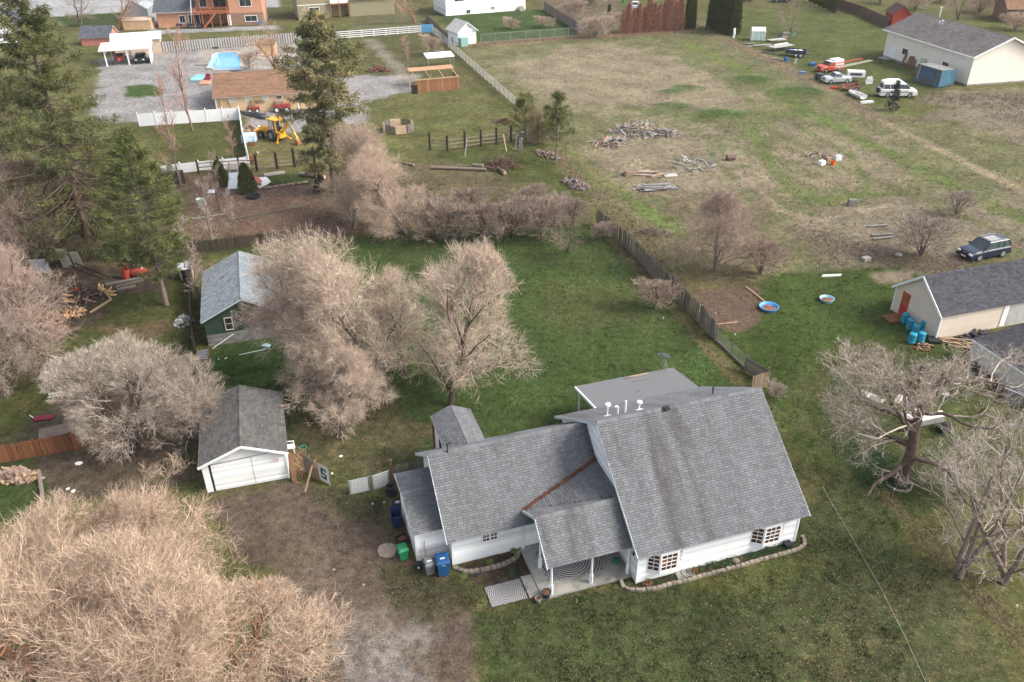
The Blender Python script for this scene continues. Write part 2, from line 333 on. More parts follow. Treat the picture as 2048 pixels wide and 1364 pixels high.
STROKES = [  # polyline px, width m, colour, grassiness, strength
 ([(1130, 300), (1210, 370), (1300, 430), (1390, 475), (1480, 480)], 1.6, (0.085, 0.12, 0.03), 1, .9),
 ([(1105, 250), (1200, 360), (1290, 455)], .7, (0.17, 0.13, 0.08), .6, .6),
 ([(1370, 85), (1480, 135), (1600, 215), (1720, 280), (1830, 330), (2048, 440)], 1.8, (0.085, 0.12, 0.03), 1, .85),
 ([(1500, 250), (1540, 330), (1590, 380), (1640, 400), (1800, 385)], 1.0, (0.08, 0.115, 0.03), 1, .8),
 ([(1415, 270), (1430, 320), (1470, 360)], .5, (0.06, 0.09, 0.026), 1, .7),
 ([(1435, 270), (1450, 315)], .5, (0.06, 0.09, 0.026), 1, .7),
 ([(1480, 345), (1560, 420), (1640, 440), (1780, 410)], .6, (0.26, 0.2, 0.145), .5, .75),
 ([(1760, 240), (1900, 310), (2048, 385)], 1.0, (0.27, 0.21, 0.15), .5, .75),
 ([(1000, 90), (1180, 74), (1390, 62)], 1.5, (0.2, 0.15, 0.1), .5, .7),
 ([(1430, 70), (1560, 128), (1700, 205), (1760, 240)], 1.6, (0.19, 0.145, 0.1), .5, .8),
 ([(1230, 485), (1310, 580), (1400, 680), (1480, 770)], .5, (0.14, 0.1, 0.06), .6, .6),
 ([(1560, 860), (1640, 1000), (1740, 1120)], .25, (0.06, 0.05, 0.03), .7, .5),
 ([(1765, 985), (1830, 1060), (1900, 1130), (2048, 1290)], .45, (0.15, 0.12, 0.065), .8, .5),
 ([(1590, 250), (1700, 310), (1740, 370), (1660, 410), (1560, 380)], .7, (0.08, 0.11, 0.03), 1, .75), ([(1250, 215), (1400, 235), (1560, 225), (1700, 250)], 1.6, (0.085, 0.115, 0.032), 1, .7), ([(1380, 110), (1500, 200), (1540, 260), (1700, 340), (2048, 480)], .8, (0.085, 0.115, 0.032), 1, .6),
 ([(345, 350), (620, 395), (880, 400)], .4, (0.1, 0.07, 0.05), .2, .4),
 ([(740, 80), (800, 140), (812, 165)], 1.6, (0.2, 0.18, 0.15), .3, .7),
 ([(420, 440), (600, 420), (640, 415)], .5, (0.08, 0.06, 0.04), .3, .6),
 ([(640, 1364), (690, 1180), (650, 1040)], .35, (0.07, 0.055, 0.045), 0, .5),
 ([(720, 1364), (735, 1180), (690, 1040)], .35, (0.07, 0.055, 0.045), 0, .5),
 ([(700, 1280), (800, 1364)], .25, (0.1, 0.085, 0.07), 0, .5),
 ([(80, 650), (200, 610), (330, 560)], .3, (0.05, 0.04, 0.025), .5, .4),
 ([(250, 196), (420, 183)], .3, (0.3, 0.28, 0.25), 0, .6),
]
MOUNDS = [((1500, 162), 3.4, .8), ((1602, 186), 3.6, .8), ((1442, 230), 3.6, .5), ((1375, 178), 2.6, .5), ((1345, 185), 2, .4), ((1090, 543), 1.8, .25), ((460, 735), 2, .3), ((1305, 468), 1.6, .3), ((1350, 215), 3, .3)]
def ground_at(x, y):
    wx = (fbm(x, y, 0.35, 3) - 0.5); wy = (fbm(x + 50, y, 1.3, 3) - 0.5)
    wob = wx * 1.6 + wy * 1.0
    col = np.empty(x.shape + (3,)); col[:] = OLIVE
    gr = np.full(x.shape, 0.9); dr = np.full(x.shape, 0.4)
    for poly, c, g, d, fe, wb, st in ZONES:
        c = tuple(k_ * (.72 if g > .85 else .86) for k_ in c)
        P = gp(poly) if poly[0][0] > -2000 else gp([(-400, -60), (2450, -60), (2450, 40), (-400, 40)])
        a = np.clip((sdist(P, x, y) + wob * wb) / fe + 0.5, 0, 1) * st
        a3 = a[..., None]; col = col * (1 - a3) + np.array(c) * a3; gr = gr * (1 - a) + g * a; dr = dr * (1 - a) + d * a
    for pl, w, c, g, st in STROKES:
        a = np.clip((w - ldist(gp(pl), x, y) + wob * w * 0.6) / (w * 0.8) + 0.2, 0, 1) * st
        a3 = a[..., None]; col = col * (1 - a3) + np.array(c) * a3; gr = gr * (1 - a) + g * a
    for p, r, h in MOUNDS:
        q = G(*p); d2 = ((x - q.x) ** 2 / 1.7 + (y - q.y) ** 2) / r ** 2
        a = np.clip(1.25 - d2 * 1.1 + wob * .5, 0, 1) * .8
        if p[1] < 250 or p[0] < 500:
            a3 = a[..., None]; col = col * (1 - a3) + np.array((0.035, 0.07, 0.015)) * a3; gr = np.maximum(gr, a); dr = dr * (1 - a)
    return col, gr, dr
def gz(x, y):
    z = (vnoise(x, y, 2.2) - .5) * .04 + (vnoise(x, y, 6) - .5) * .03
    for p, r, h in MOUNDS:
        q = G(*p); z = z + h * np.exp(-((x - q.x) ** 2 / 1.7 + (y - q.y) ** 2) / r ** 2 * 1.6)
    return z
ly = np.exp(np.linspace(math.log(17), math.log(420), 560)); lu = np.linspace(-1.05, 1.05, 420)
Yg, Ug = np.meshgrid(ly, lu, indexing='ij'); Xg = Yg * Ug
gc, gg, gd = ground_at(Xg, Yg); Zg = gz(Xg, Yg) - 0.01
ny, nx = Xg.shape
idx = np.arange(ny * nx).reshape(ny, nx)
Q = np.stack([idx[:-1, :-1], idx[:-1, 1:], idx[1:, 1:], idx[1:, :-1]], -1).reshape(-1, 4)
gm = bpy.data.materials.new('ground_mix'); gm.use_nodes = True
def ground_nodes(m):
    n = m.node_tree.nodes; l = m.node_tree.links; b = n['Principled BSDF']; b.inputs['Roughness'].default_value = 1; b.inputs['Specular IOR Level'].default_value = .1
    tc = n.new('ShaderNodeTexCoord'); P = tc.outputs['Object']
    at = n.new('ShaderNodeAttribute'); at.attribute_name = 'gcol'
    a2 = n.new('ShaderNodeAttribute'); a2.attribute_name = 'ginfo'; sp = n.new('ShaderNodeSeparateColor'); l.new(a2.outputs['Color'], sp.inputs[0])
    def N(sc, det=6, r=.65, seed=0):
        q = n.new('ShaderNodeTexNoise'); q.noise_dimensions = '4D'; q.inputs['W'].default_value = seed
        q.inputs['Scale'].default_value = sc; q.inputs['Detail'].default_value = det; q.inputs['Roughness'].default_value = r; l.new(P, q.inputs['Vector']); return q.outputs['Fac']
    def MR(v, a, bb, c, d):
        q = n.new('ShaderNodeMapRange'); q.inputs['From Min'].default_value = a; q.inputs['From Max'].default_value = bb
        q.inputs['To Min'].default_value = c; q.inputs['To Max'].default_value = d; l.new(v, q.inputs['Value']); return q.outputs[0]
    def M(op, a, bb):
        q = n.new('ShaderNodeMath'); q.operation = op
        for i, w in enumerate((a, bb)):
            if isinstance(w, (int, float)): q.inputs[i].default_value = w
            else: l.new(w, q.inputs[i])
        return q.outputs[0]
    def MX(f, a, bb):
        q = n.new('ShaderNodeMix'); q.data_type = 'RGBA'; l.new(f, q.inputs[0])
        for i, w in ((6, a), (7, bb)):
            if isinstance(w, tuple): q.inputs[i].default_value = (*w, 1)
            else: l.new(w, q.inputs[i])
        return q.outputs[2]
    big = MR(N(.22, 5, .6, 1), .3, .7, .7, 1.3); med = MR(N(1.9, 8, .85, 2), .36, .64, .45, 1.55); fin = MR(N(9, 6, .95, 3), .36, .64, .35, 1.7)
    v = M('MULTIPLY', M('MULTIPLY', big, med), fin)
    c = at.outputs['Color']
    # dry straw patches and dark lush patches inside grass
    dryf = M('MULTIPLY', MR(N(.7, 8, .75, 5), .46, .62, 0, 1), sp.outputs[1])
    c = MX(M('MULTIPLY', dryf, .75), c, (0.17, 0.13, 0.075))
    lush = M('MULTIPLY', M('MULTIPLY', MR(N(.9, 7, .75, 9), .5, .62, 0, 1), sp.outputs[0]), .55)
    c = MX(lush, c, (0.028, 0.055, 0.012))
    yel = M('MULTIPLY', M('MULTIPLY', MR(N(3.5, 6, .8, 12), .56, .66, 0, 1), sp.outputs[0]), .4)
    c = MX(yel, c, (0.14, 0.13, 0.045))
    deb = M('MULTIPLY', MR(N(22, 3, .7, 15), .66, .72, 0, 1), .35)
    c = MX(deb, c, (0.28, 0.23, 0.17))
    vm = n.new('ShaderNodeVectorMath'); vm.operation = 'SCALE'; l.new(c, vm.inputs[0]); l.new(v, vm.inputs['Scale']); l.new(vm.outputs[0], b.inputs['Base Color'])
    bn = n.new('ShaderNodeBump'); bn.inputs['Strength'].default_value = .8; bn.inputs['Distance'].default_value = .07
    l.new(M('ADD', N(9, 6, .8, 20), M('MULTIPLY', N(2, 4, .6, 21), 1.2)), bn.inputs['Height']); l.new(bn.outputs[0], b.inputs['Normal'])
ground_nodes(gm)
gcol = np.concatenate([gc.reshape(-1, 3), np.ones((ny * nx, 1))], 1)
gme = npmesh('ground', np.stack([Xg, Yg, Zg], -1).reshape(-1, 3), Q, gm, smooth=True, col=gcol)
at = gme.attributes.new('ginfo', 'FLOAT_COLOR', 'POINT')
at.data.foreach_set('color', np.stack([gg, gd, gg * 0, gg * 0 + 1], -1).reshape(-1, 4).astype(np.float32).ravel())
ob('ground', gme, kind='structure')
fm = MB(); fm.quad((-600, -150, -.3), (600, -150, -.3), (600, 700, -.3), (-600, 700, -.3))
ob('far_ground', fm.mesh('far_ground', mat('far_grass', (0.09, 0.09, 0.045), 1, .3, .05, col2=(.16, .13, .09), s2=.02)), kind='structure')
# ---------------------------------------------------------------- grass tufts, weeds, litter
TUFT = bpy.data.materials.new('grass_blades'); TUFT.use_nodes = True
def tuft_nodes(m):
    n = m.node_tree.nodes; l = m.node_tree.links; b = n['Principled BSDF']; b.inputs['Roughness'].default_value = .9; b.inputs['Specular IOR Level'].default_value = .15
    a = n.new('ShaderNodeAttribute'); a.attribute_name = 'gcol'; l.new(a.outputs['Color'], b.inputs['Base Color'])
tuft_nodes(TUFT)
def blades(name, n, ymin, ymax, umax, sel, hfun, nb, wfac, colf, lab, cat, seed):
    r = np.random.default_rng(seed)
    y = np.exp(r.uniform(math.log(ymin), math.log(ymax), n)); x = y * r.uniform(-umax, umax, n)
    c, g, d = ground_at(x, y); k = sel(x, y, c, g, d, r); x, y, c, g, d = x[k], y[k], c[k], g[k], d[k]
    z = gz(x, y); h = hfun(x, y, g, d, r); n = len(x)
    X = np.repeat(x, nb); Y = np.repeat(y, nb); Z = np.repeat(z, nb); Hh = np.repeat(h, nb) * r.uniform(.6, 1.3, n * nb)
    X = X + r.normal(0, 1, n * nb) * Hh * .45; Y = Y + r.normal(0, 1, n * nb) * Hh * .45
    a = r.uniform(0, 2 * PI, n * nb); w = Hh * wfac
    lx = r.normal(0, .45, n * nb) * Hh; lyy = r.normal(0, .45, n * nb) * Hh
    A = np.stack([X - np.cos(a) * w, Y - np.sin(a) * w, Z - .02], -1); B = np.stack([X + np.cos(a) * w, Y + np.sin(a) * w, Z - .02], -1)
    T = np.stack([X + lx, Y + lyy, Z + Hh], -1)
    V = np.stack([A, B, T], 1).reshape(-1, 3); Qq = np.arange(len(V)).reshape(-1, 3)
    cc = colf(np.repeat(c, nb, 0), np.repeat(g, nb), np.repeat(d, nb), r, X, Y)
    cc = np.repeat(cc, 3, 0); cc = np.concatenate([cc, np.ones((len(cc), 1))], 1)
    ob(name, npmesh(name, V, Qq, TUFT, col=cc), label=lab, cat=cat, kind='stuff')
def cg(c, g, d, r, X, Y):
    k = r.uniform(.6, 2.0, len(c))[:, None]; dry = (r.random(len(c)) < .12 + .35 * d * (fbm(X, Y, .7) * 1.4))[:, None]
    return np.where(dry, np.array([.19, .15, .085]) * r.uniform(.6, 1.4, len(c))[:, None], c * k)
blades('grass', 150000, 22, 130, .72, lambda x, y, c, g, d, r: (r.random(len(x)) < g * 1.1) & (g > .5), lambda x, y, g, d, r: .035 + .075 * fbm(x, y, 1.2) ** 2 * 3 * r.uniform(.4, 1, len(x)),
       4, .16, cg, 'short green and straw coloured grass growing over the yards', 'grass', 11)
def selw(x, y, c, g, d, r):
    f = fbm(x, y, .35, 4); return (r.random(len(x)) < np.clip((f - .42) * 6, 0.04, 1)) & (d > .62) & (g > .2) & (g < .97)
blades('dry_weeds', 100000, 40, 230, .72, selw, lambda x, y, g, d, r: r.uniform(.1, .32, len(x)), 4, .07,
       lambda c, g, d, r, X, Y: np.array([.22, .17, .125]) * r.uniform(.45, 1.35, len(c))[:, None] * np.array([1, 1, 1]) + r.uniform(-.015, .015, (len(c), 3)),
       'dry tan weeds and dead stalks scattered over the open field', 'dry weeds', 12)
# weeds along boundary lines
def line_weeds(name, pl, n, w, h, colr, lab, seed):
    n = int(n * .6); w = w * 1.5; h = h * .62; P = gp(pl); r = np.random.default_rng(seed); colr = [k_ * .8 for k_ in colr]
    seg = np.diff(P, axis=0); L = np.linalg.norm(seg, axis=1); ci = r.choice(len(L), n, p=L / L.sum()); t = r.random(n)[:, None]
    q = P[ci] + seg[ci] * t + r.normal(0, w, (n, 2)); nb = 5
    X = np.repeat(q[:, 0], nb) + r.normal(0, .1, n * nb); Y = np.repeat(q[:, 1], nb) + r.normal(0, .1, n * nb); H = r.uniform(.4, 1.2, n * nb) * h
    a = r.uniform(0, 2 * PI, n * nb); ww = .012 + H * .03
    A = np.stack([X - np.cos(a) * ww, Y - np.sin(a) * ww, X * 0], -1); B = np.stack([X + np.cos(a) * ww, Y + np.sin(a) * ww, X * 0], -1)
    T = np.stack([X + r.normal(0, .8, n * nb) * H, Y + r.normal(0, .8, n * nb) * H, H * .8], -1)
    V = np.stack([A, B, T], 1).reshape(-1, 3)
    c = np.array(colr) * 1.45 * r.uniform(.5, 1.5, n * nb)[:, None]; c = np.repeat(c, 3, 0)
    ob(name, npmesh(name, V, np.arange(len(V)).reshape(-1, 3), TUFT, col=np.concatenate([c, np.ones((len(c), 1))], 1)), label=lab, cat='weeds', kind='stuff')
line_weeds('dry_weeds', [(930, 92), (1165, 75), (1240, 72), (1390, 62)], 2600, .5, .7, (.26, .17, .12), 'tall rusty dry weeds along the chain link fence at the top of the field', 1)
line_weeds('dry_weeds', [(1430, 70), (1560, 130), (1700, 208), (1760, 240), (1900, 240)], 3000, .7, .5, (.24, .18, .13), 'dry weeds edging the field beside the junk yard and boat', 2)
line_weeds('dry_weeds', [(1110, 300), (1180, 385), (1240, 440), (1310, 520), (1370, 590)], 2600, .5, .5, (.2, .15, .1), 'dead weeds growing along the outer side of the old board fence', 3)
line_weeds('dry_weeds', [(1765, 985), (1830, 1060), (1900, 1130), (2060, 1300)], 1500, .3, .26, (.17, .14, .08), 'strip of pale dry grass running down the lot line by the apple tree', 4)
line_weeds('dry_weeds', [(1610, 470), (1700, 500), (1850, 530), (1930, 520)], 2600, .9, .5, (.2, .155, .12), 'dry weeds between the rubble stones and the dark blue car', 5)
line_weeds('dry_weeds', [(380, 470), (620, 455), (870, 450), (1060, 400)], 3000, 1.3, .5, (.19, .13, .1), 'reddish dry weeds over the garden plots behind the green shed', 6)
line_weeds('dry_weeds', [(1850, 200), (2048, 195), (2048, 240)], 1800, 1.6, .7, (.17, .135, .11), 'grey brown weeds in front of the long cream building', 7)
line_weeds('dry_weeds', [(590, 905), (600, 950)], 260, .25, .5, (.3, .2, .12), 'rusty dry weeds between the white garage and the plank gate', 8)
# fallen leaves / chips
def litter(name, n, area, s, colr, lab, seed):
    r = np.random.default_rng(seed); P = gp(area); lo, hi = P.min(0), P.max(0)
    x = r.uniform(lo[0], hi[0], n); y = r.uniform(lo[1], hi[1], n); k = sdist(P, x, y) + r.normal(0, .3, n) > 0
    k &= r.random(n) < fbm(x, y, .8) * 1.6; x, y = x[k], y[k]; n = len(x); z = gz(x, y) + .035 + r.uniform(0, .02, n)
    a = r.uniform(0, 2 * PI, n); ss = s * r.uniform(.5, 1.4, n); V = []
    for da, q in ((0, 1), (1.7, .7), (3.1, 1), (4.6, .6)):
        V.append(np.stack([x + np.cos(a + da) * ss * q, y + np.sin(a + da) * ss * q, z + r.uniform(-.01, .02, n)], -1))
    V = np.stack(V, 1).reshape(-1, 3); c = np.array(colr) * r.uniform(.5, 1.4, n)[:, None]; c = np.repeat(c, 4, 0)
    ob(name, npmesh(name, V, np.arange(len(V)).reshape(-1, 4), TUFT, col=np.concatenate([c, np.ones((len(c), 1))], 1)), label=lab, cat='leaf litter', kind='stuff')
litter('fallen_leaves', 5000, [(1560, 900), (1700, 950), (2048, 1300), (2100, 1500), (1300, 1500), (1500, 1150)], .028, (.33, .25, .19), 'pale fallen leaves strewn over the front lawn right of the house', 1)
litter('fallen_leaves', 3000, [(960, 1240), (1500, 1120), (1500, 1500), (960, 1500)], .022, (.26, .21, .13), 'scattered leaf bits on the front lawn below the porch', 2)
litter('fallen_leaves', 5000, [(560, 800), (1050, 780), (1400, 800), (870, 930), (600, 1050)], .024, (.3, .25, .19), 'pale leaf bits on the grass behind the main house', 3)
litter('fallen_leaves', 9000, [(380, 400), (870, 380), (880, 460), (400, 480)], .07, (.24, .14, .1), 'rusty leaf litter covering the garden plots', 4)
litter('fallen_leaves', 6000, [(1385, 580), (1520, 572), (1522, 640), (1480, 668), (1430, 650)], .05, (.17, .12, .09), 'brown wood chips heaped in the mulch bed beside the paddling pools', 5)
litter('fallen_leaves', 4000, [(560, 1500), (600, 1150), (500, 1040), (600, 970), (780, 1000), (900, 1160), (1000, 1500)], .02, (.3, .26, .22), 'small pale stones and leaf bits on the dirt drive', 6)
litter('fallen_leaves', 5000, [(1000, 480), (1200, 470), (1460, 760), (1000, 760)], .028, (.26, .22, .15), 'light leaf bits on the back lawn inside the board fence', 7)
litter('fallen_leaves', 3000, [(1600, 880), (1840, 800), (2048, 900), (2048, 1100), (1840, 1060)], .028, (.32, .26, .2), 'leaf bits lying below the apple tree', 8)
# ================================================================ BUILDING HELPERS
DECK = mat('roof_felt_course_shade', (.055, .054, .055), .95, .2)  # felt toned dark to stand in for shadow lines between shingle courses
Zv = Vector((0, 0, 1))
def wb(mb, o, Sd, N, s0, s1, z0, z1, d0, d1, mi=0, tint=0.5):
    vs = [o + Sd * s + Zv * z + N * d for z in (z0, z1) for s, d in ((s0, d0), (s1, d0), (s1, d1), (s0, d1))]
    fl = Sd.cross(N).z > 0
    fs = [(3, 2, 1, 0), (4, 5, 6, 7), (0, 1, 5, 4), (1, 2, 6, 5), (2, 3, 7, 6), (3, 0, 4, 7)]
    if not fl: fs = [f[::-1] for f in fs]
    return mb.add(vs, fs, mi, tint)
def srange(poly, z):
    xs = []
    n = len(poly)
    for i in range(n):
        (s0, z0), (s1, z1) = poly[i], poly[(i + 1) % n]
        if abs(z1 - z0) < 1e-9:
            if abs(z - z0) < 1e-6: xs += [s0, s1]
        elif min(z0, z1) - 1e-9 <= z <= max(z0, z1) + 1e-9: xs.append(s0 + (s1 - s0) * (z - z0) / (z1 - z0))
    return (min(xs), max(xs)) if xs else None
def lap(mb, o, Sd, N, poly, step=0.2, proud=.032, mi=0):
    zs = [p[1] for p in poly]; z = min(zs); zt = max(zs)
    while z < zt - 1e-3:
        z2 = min(z + step, zt); a = srange(poly, z + 1e-5); b = srange(poly, z2 - 1e-5)
        if a and b:
            t = random.random()
            q = [o + Sd * a[0] + Zv * z + N * proud, o + Sd * a[1] + Zv * z + N * proud, o + Sd * b[1] + Zv * z2, o + Sd * b[0] + Zv * z2]
            r = [o + Sd * a[0] + Zv * z - N * .002, o + Sd * a[1] + Zv * z - N * .002]
            mb.add(q, [(0, 1, 2, 3)], mi, t); mb.add([q[1], q[0], r[0], r[1]], [(0, 1, 2, 3)], mi, t)
        z = z2
def slab(mb, pts, n, th, mi=0):
    n = Vector(n).normalized(); k = len(pts); a = [Vector(p) for p in pts]; b = [p - n * th for p in a]
    mb.add(a + b, [tuple(range(k))], 1 if mi == 0 else mi)
    mb.add(a + b, [tuple(range(2 * k - 1, k - 1, -1))] + [(i, (i + 1) % k, k + (i + 1) % k, k + i)[::-1] for i in range(k)], mi)
def inside(poly, u, v):
    s = 0
    for i in range(len(poly)):
        a = poly[i]; b = poly[(i + 1) % len(poly)]; c = (b[0] - a[0]) * (v - a[1]) - (b[1] - a[1]) * (u - a[0])
        if abs(c) < 1e-9: continue
        if s == 0: s = 1 if c > 0 else -1
        elif (c > 0) != (s > 0): return False
    return True
def tabs(mb, o, U, V, poly, w=.3, h=.143, gap=.016, lift=.03, seed=0):
    r = random.Random(seed); o = Vector(o); U = Vector(U).normalized(); V = Vector(V).normalized(); n = U.cross(V).normalized()
    if n.z < 0: n = -n
    flip = U.cross(V).z < 0
    us = [p[0] for p in poly]; v = min(p[1] for p in poly); vt = max(p[1] for p in poly); j = 0
    while v < vt - 1e-3:
        u = min(us) - r.random() * w; hh = min(h, vt - v) - .016  # gap below each course bares the dark deck as a painted shadow line
        while u < max(us):
            ww = w * r.uniform(.94, 1.06); a = max(u, min(us)) ; b = min(u + ww - gap, max(us))
            if b - a > .03 and inside(poly, (a + b) / 2, v + hh / 2):
                t = r.random() * .8 + .1
                if r.random() < .04: t = r.choice((0, 1))
                l = lift * r.uniform(.7, 1.4)
                p = [o + U * a + V * v + n * l, o + U * b + V * v + n * l, o + U * b + V * (v + hh) + n * .005, o + U * a + V * (v + hh) + n * .005,
                     o + U * a + V * v, o + U * b + V * v]
                mb.add(p, [f[::-1] for f in ((0, 1, 2, 3), (4, 5, 1, 0), (4, 0, 3), (5, 2, 1))] if flip else [(0, 1, 2, 3), (4, 5, 1, 0), (4, 0, 3), (5, 2, 1)], 0, t)
            u += ww
        v += h; j += 1
def roof2(par, x0, x1, ye, ze, yr, zr, yb, zb, rm, dm=None, th=.09, tw=.3, thh=.143, seed=0, front=True, back=True, cap=True, lab=None):
    """gable roof, ridge along local x; tabs as joined pieces"""
    dm = dm or FASC; mb = MB()
    for (ya, za) in ((ye, ze), (yb, zb)):
        if ya == ye and not front or ya == yb and not back: continue
        nn = Vector((0, -(zr - za) * (1 if ya < yr else -1), abs(yr - ya))); nn = Vector((0, nn.y, nn.z)).normalized()
        pts = [(x0, ya, za), (x1, ya, za), (x1, yr, zr), (x0, yr, zr)]
        if ya > yr: pts = pts[::-1]
        slab(mb, pts, nn, th)
    rf = part('roof', mb, [dm, DECK], par, label=lab)
    tb = MB()
    if front:
        L = math.hypot(yr - ye, zr - ze); tabs(tb, (x0, ye, ze), (1, 0, 0), (0, yr - ye, zr - ze), [(-.03, -.03), (x1 - x0 + .03, -.03), (x1 - x0 + .03, L), (-.03, L)], tw, thh, seed=seed)
    if back:
        L = math.hypot(yr - yb, zr - zb); tabs(tb, (x1, yb, zb), (-1, 0, 0), (0, yr - yb, zr - zb), [(-.03, -.03), (x1 - x0 + .03, -.03), (x1 - x0 + .03, L), (-.03, L)], tw, thh, seed=seed + 1)
    if cap:
        x = x0; a = .14
        sf = (zr - ze) / (yr - ye); sb = (zr - zb) / (yb - yr)
        while x < x1:
            e = min(x + .28, x1); t = random.random()
            tb.add([(x, yr - a, zr - a * sf + .05), (e, yr - a, zr - a * sf + .03), (e, yr, zr + .035), (x, yr, zr + .055), (x, yr + a, zr - a * sb + .05), (e, yr + a, zr - a * sb + .03)],
                   [(0, 1, 2, 3), (3, 2, 5, 4)], 0, t); x += .25
    part('shingles', tb, rm, rf, kind='stuff')
    return rf
def frame_win(par, o, Sd, N, s0, z0, w, h, nx=1, ny=1, fw=.07, fm=None, gm=None, single=False, sill=True):
    o = Vector(o); Sd = Vector(Sd); N = Vector(N); mb = MB()
    wb(mb, o, Sd, N, s0 - fw, s0, z0 - fw, z0 + h + fw, 0, .06); wb(mb, o, Sd, N, s0 + w, s0 + w + fw, z0 - fw, z0 + h + fw, 0, .06)
    wb(mb, o, Sd, N, s0, s0 + w, z0 - fw, z0, 0, .058); wb(mb, o, Sd, N, s0, s0 + w, z0 + h, z0 + h + fw, 0, .058)
    for i in range(1, nx): wb(mb, o, Sd, N, s0 + w * i / nx - .014, s0 + w * i / nx + .014, z0, z0 + h, .02, .05)
    for j in range(1, ny): wb(mb, o, Sd, N, s0, s0 + w, z0 + h * j / ny - .014, z0 + h * j / ny + .014, .022, .048)
    f = part('window', mb, fm or TRIM, par)
    if single: nx = ny = 1
    for i in range(nx):
        for j in range(ny):
            g = MB(); wb(g, o, Sd, N, s0 + w * i / nx + .005, s0 + w * (i + 1) / nx - .005, z0 + h * j / ny + .005, z0 + h * (j + 1) / ny - .005, .004, .018)
            part('pane', g, gm or GLASS, f)
    return f
def roofmat(name, c, tint=.45, var=.25, col2=None, s2=.5, stretch=None, th=(.5, .66)):
    return mat(name, c, .95, var, 1.2, .25, 60, tint=tint, col2=col2, s2=s2, th=th, stretch=stretch)
# ================================================================ MAIN HOUSE
SH1 = roofmat('grey_shingles', (0.145, 0.15, 0.157), .18, .16, (0.09, 0.086, 0.09), .8, (1, .16, .16), (.52, .7))
SIDE = mat('white_siding', (0.8, 0.82, 0.82), .65, .05, 1.2, tint=.2, col2=(.68, .7, .66), s2=.6, th=(.55, .8))
AH = R_(18)
house = thing('main_house', 'white single storey house with steep grey shingle roofs, the largest building in front', 'house', G(1272, 1165.3), AH)
X_, Y_ = Vector((1, 0, 0)), Vector((0, 1, 0))
w = MB()
lap(w, Vector((0, 0, 0)), X_, -Y_, [(0, 0), (9.94, 0), (9.94, 2.7), (0, 2.7)])
lap(w, Vector((0, 11.2, 0)), -Y_, -X_, [(0, 0), (11.2, 0), (11.2, 2.85), (5.65, 6.85), (0, 3.3)])
lap(w, Vector((9.94, 0, 0)), Y_, X_, [(0, 0), (11.2, 0), (11.2, 3.3), (5.55, 6.85), (0, 2.85)])
lap(w, Vector((9.94, 11.2, 0)), -X_, Y_, [(0, 0), (9.94, 0), (9.94, 3.2), (0, 3.2)])
part('wall', w, SIDE, house, kind='stuff')
w = MB()
lap(w, Vector((-9.07, 4.4, 0)), X_, -Y_, [(0, 0), (9.05, 0), (9.05, 2.55), (0, 2.55)])
lap(w, Vector((-9.07, 11, 0)), -Y_, -X_, [(0, 0), (6.6, 0), (6.6, 2.6), (3.4, 5.3), (0, 2.7)])
lap(w, Vector((0, 11, 0)), -X_, Y_, [(0, 0), (9.07, 0), (9.07, 2.8), (0, 2.8)])
lap(w, Vector((-10.9, 5.3, 0)), X_, -Y_, [(0, 0), (1.83, 0), (1.83, 2.3), (0, 2.3)])
lap(w, Vector((-10.9, 9.4, 0)), -Y_, -X_, [(0, 0), (4.1, 0), (4.1, 2.25), (1.8, 3.0), (0, 2.75)])
lap(w, Vector((-9.07, 9.4, 0)), -X_, Y_, [(0, 0), (1.83, 0), (1.83, 2.7), (0, 2.7)])
part('wall', w, SIDE, house, kind='stuff')
tr = MB()   # corner boards
for x, y, h in ((0, 0, 2.6), (9.94, 0, 2.6), (-9.07, 4.4, 2.4), (-10.9, 5.3, 2.1), (-.06, 4.36, 2.4), (9.94, 11.2, 3)):
    tr = MB(); tr.box((x, y, h / 2), (.11, .11, h)); part('corner_trim', tr, TRIM, house)
roof2(house, -.33, 10.12, -.6, 2.45, 5.55, 6.98, 11.65, 3.08, SH1, seed=1)
roof2(house, -9.45, .02, 3.85, 2.25, 7.6, 5.45, 11.45, 2.6, SH1, seed=3)
roof2(house, -11.1, -9.06, 5.0, 2.3, 7.6, 3.12, 9.6, 2.86, SH1, seed=5)
roof2(house, -5.0, -.06, .38, 2.35, 2.4, 4.1, 4.3, 2.86, SH1, seed=7)
# shed slope falling towards the wing, between porch ridge and wing roof
sw = MB(); A_, B_, C_, D_ = Vector((0, 2.5, 4.02)), Vector((0, 5.92, 4.02)), Vector((-5.0, 4.45, 2.78)), Vector((-5.0, 4.4, 2.78))
slab(sw, [C_, A_, B_], (-.25, 0, 1), .08)
cr = part('roof', sw, [FASC, DECK], house); tb = MB()
U_ = Vector((0, -1, 0)); V_ = (Vector((0, 0, 4.02)) - Vector((-5, 0, 2.78))).normalized(); LL = math.hypot(5, 1.24)
tabs(tb, (-5.0, 4.4, 2.785), U_, V_, [(-.04, 0), (.0, 0), (1.85, LL), (-1.5, LL)], .3, .143, seed=9)
part('shingles', tb, SH1, cr, kind='stuff')
lf = MB(); rl = random.Random(5)
for i in range(1500):
    t = rl.random() ** .8; p = D_.lerp(B_, t) + Vector((rl.gauss(0, .05 + .05 * t), rl.gauss(0, .04 + .06 * t), .05 + rl.random() * .05)); a = rl.random() * 6; s = .035
    lf.quad(p + Vector((math.cos(a) * s, math.sin(a) * s, 0)), p + Vector((-math.sin(a) * s, math.cos(a) * s, .02)), p - Vector((math.cos(a) * s, math.sin(a) * s, 0)), p - Vector((-math.sin(a) * s, math.cos(a) * s, .01)), tint=rl.random())
part('leaf_litter', lf, mat('dead_leaves', (0.16, 0.07, 0.04), .9, .3, tint=.6), house, kind='stuff', label='rusty dead leaves lying along the roof valley')
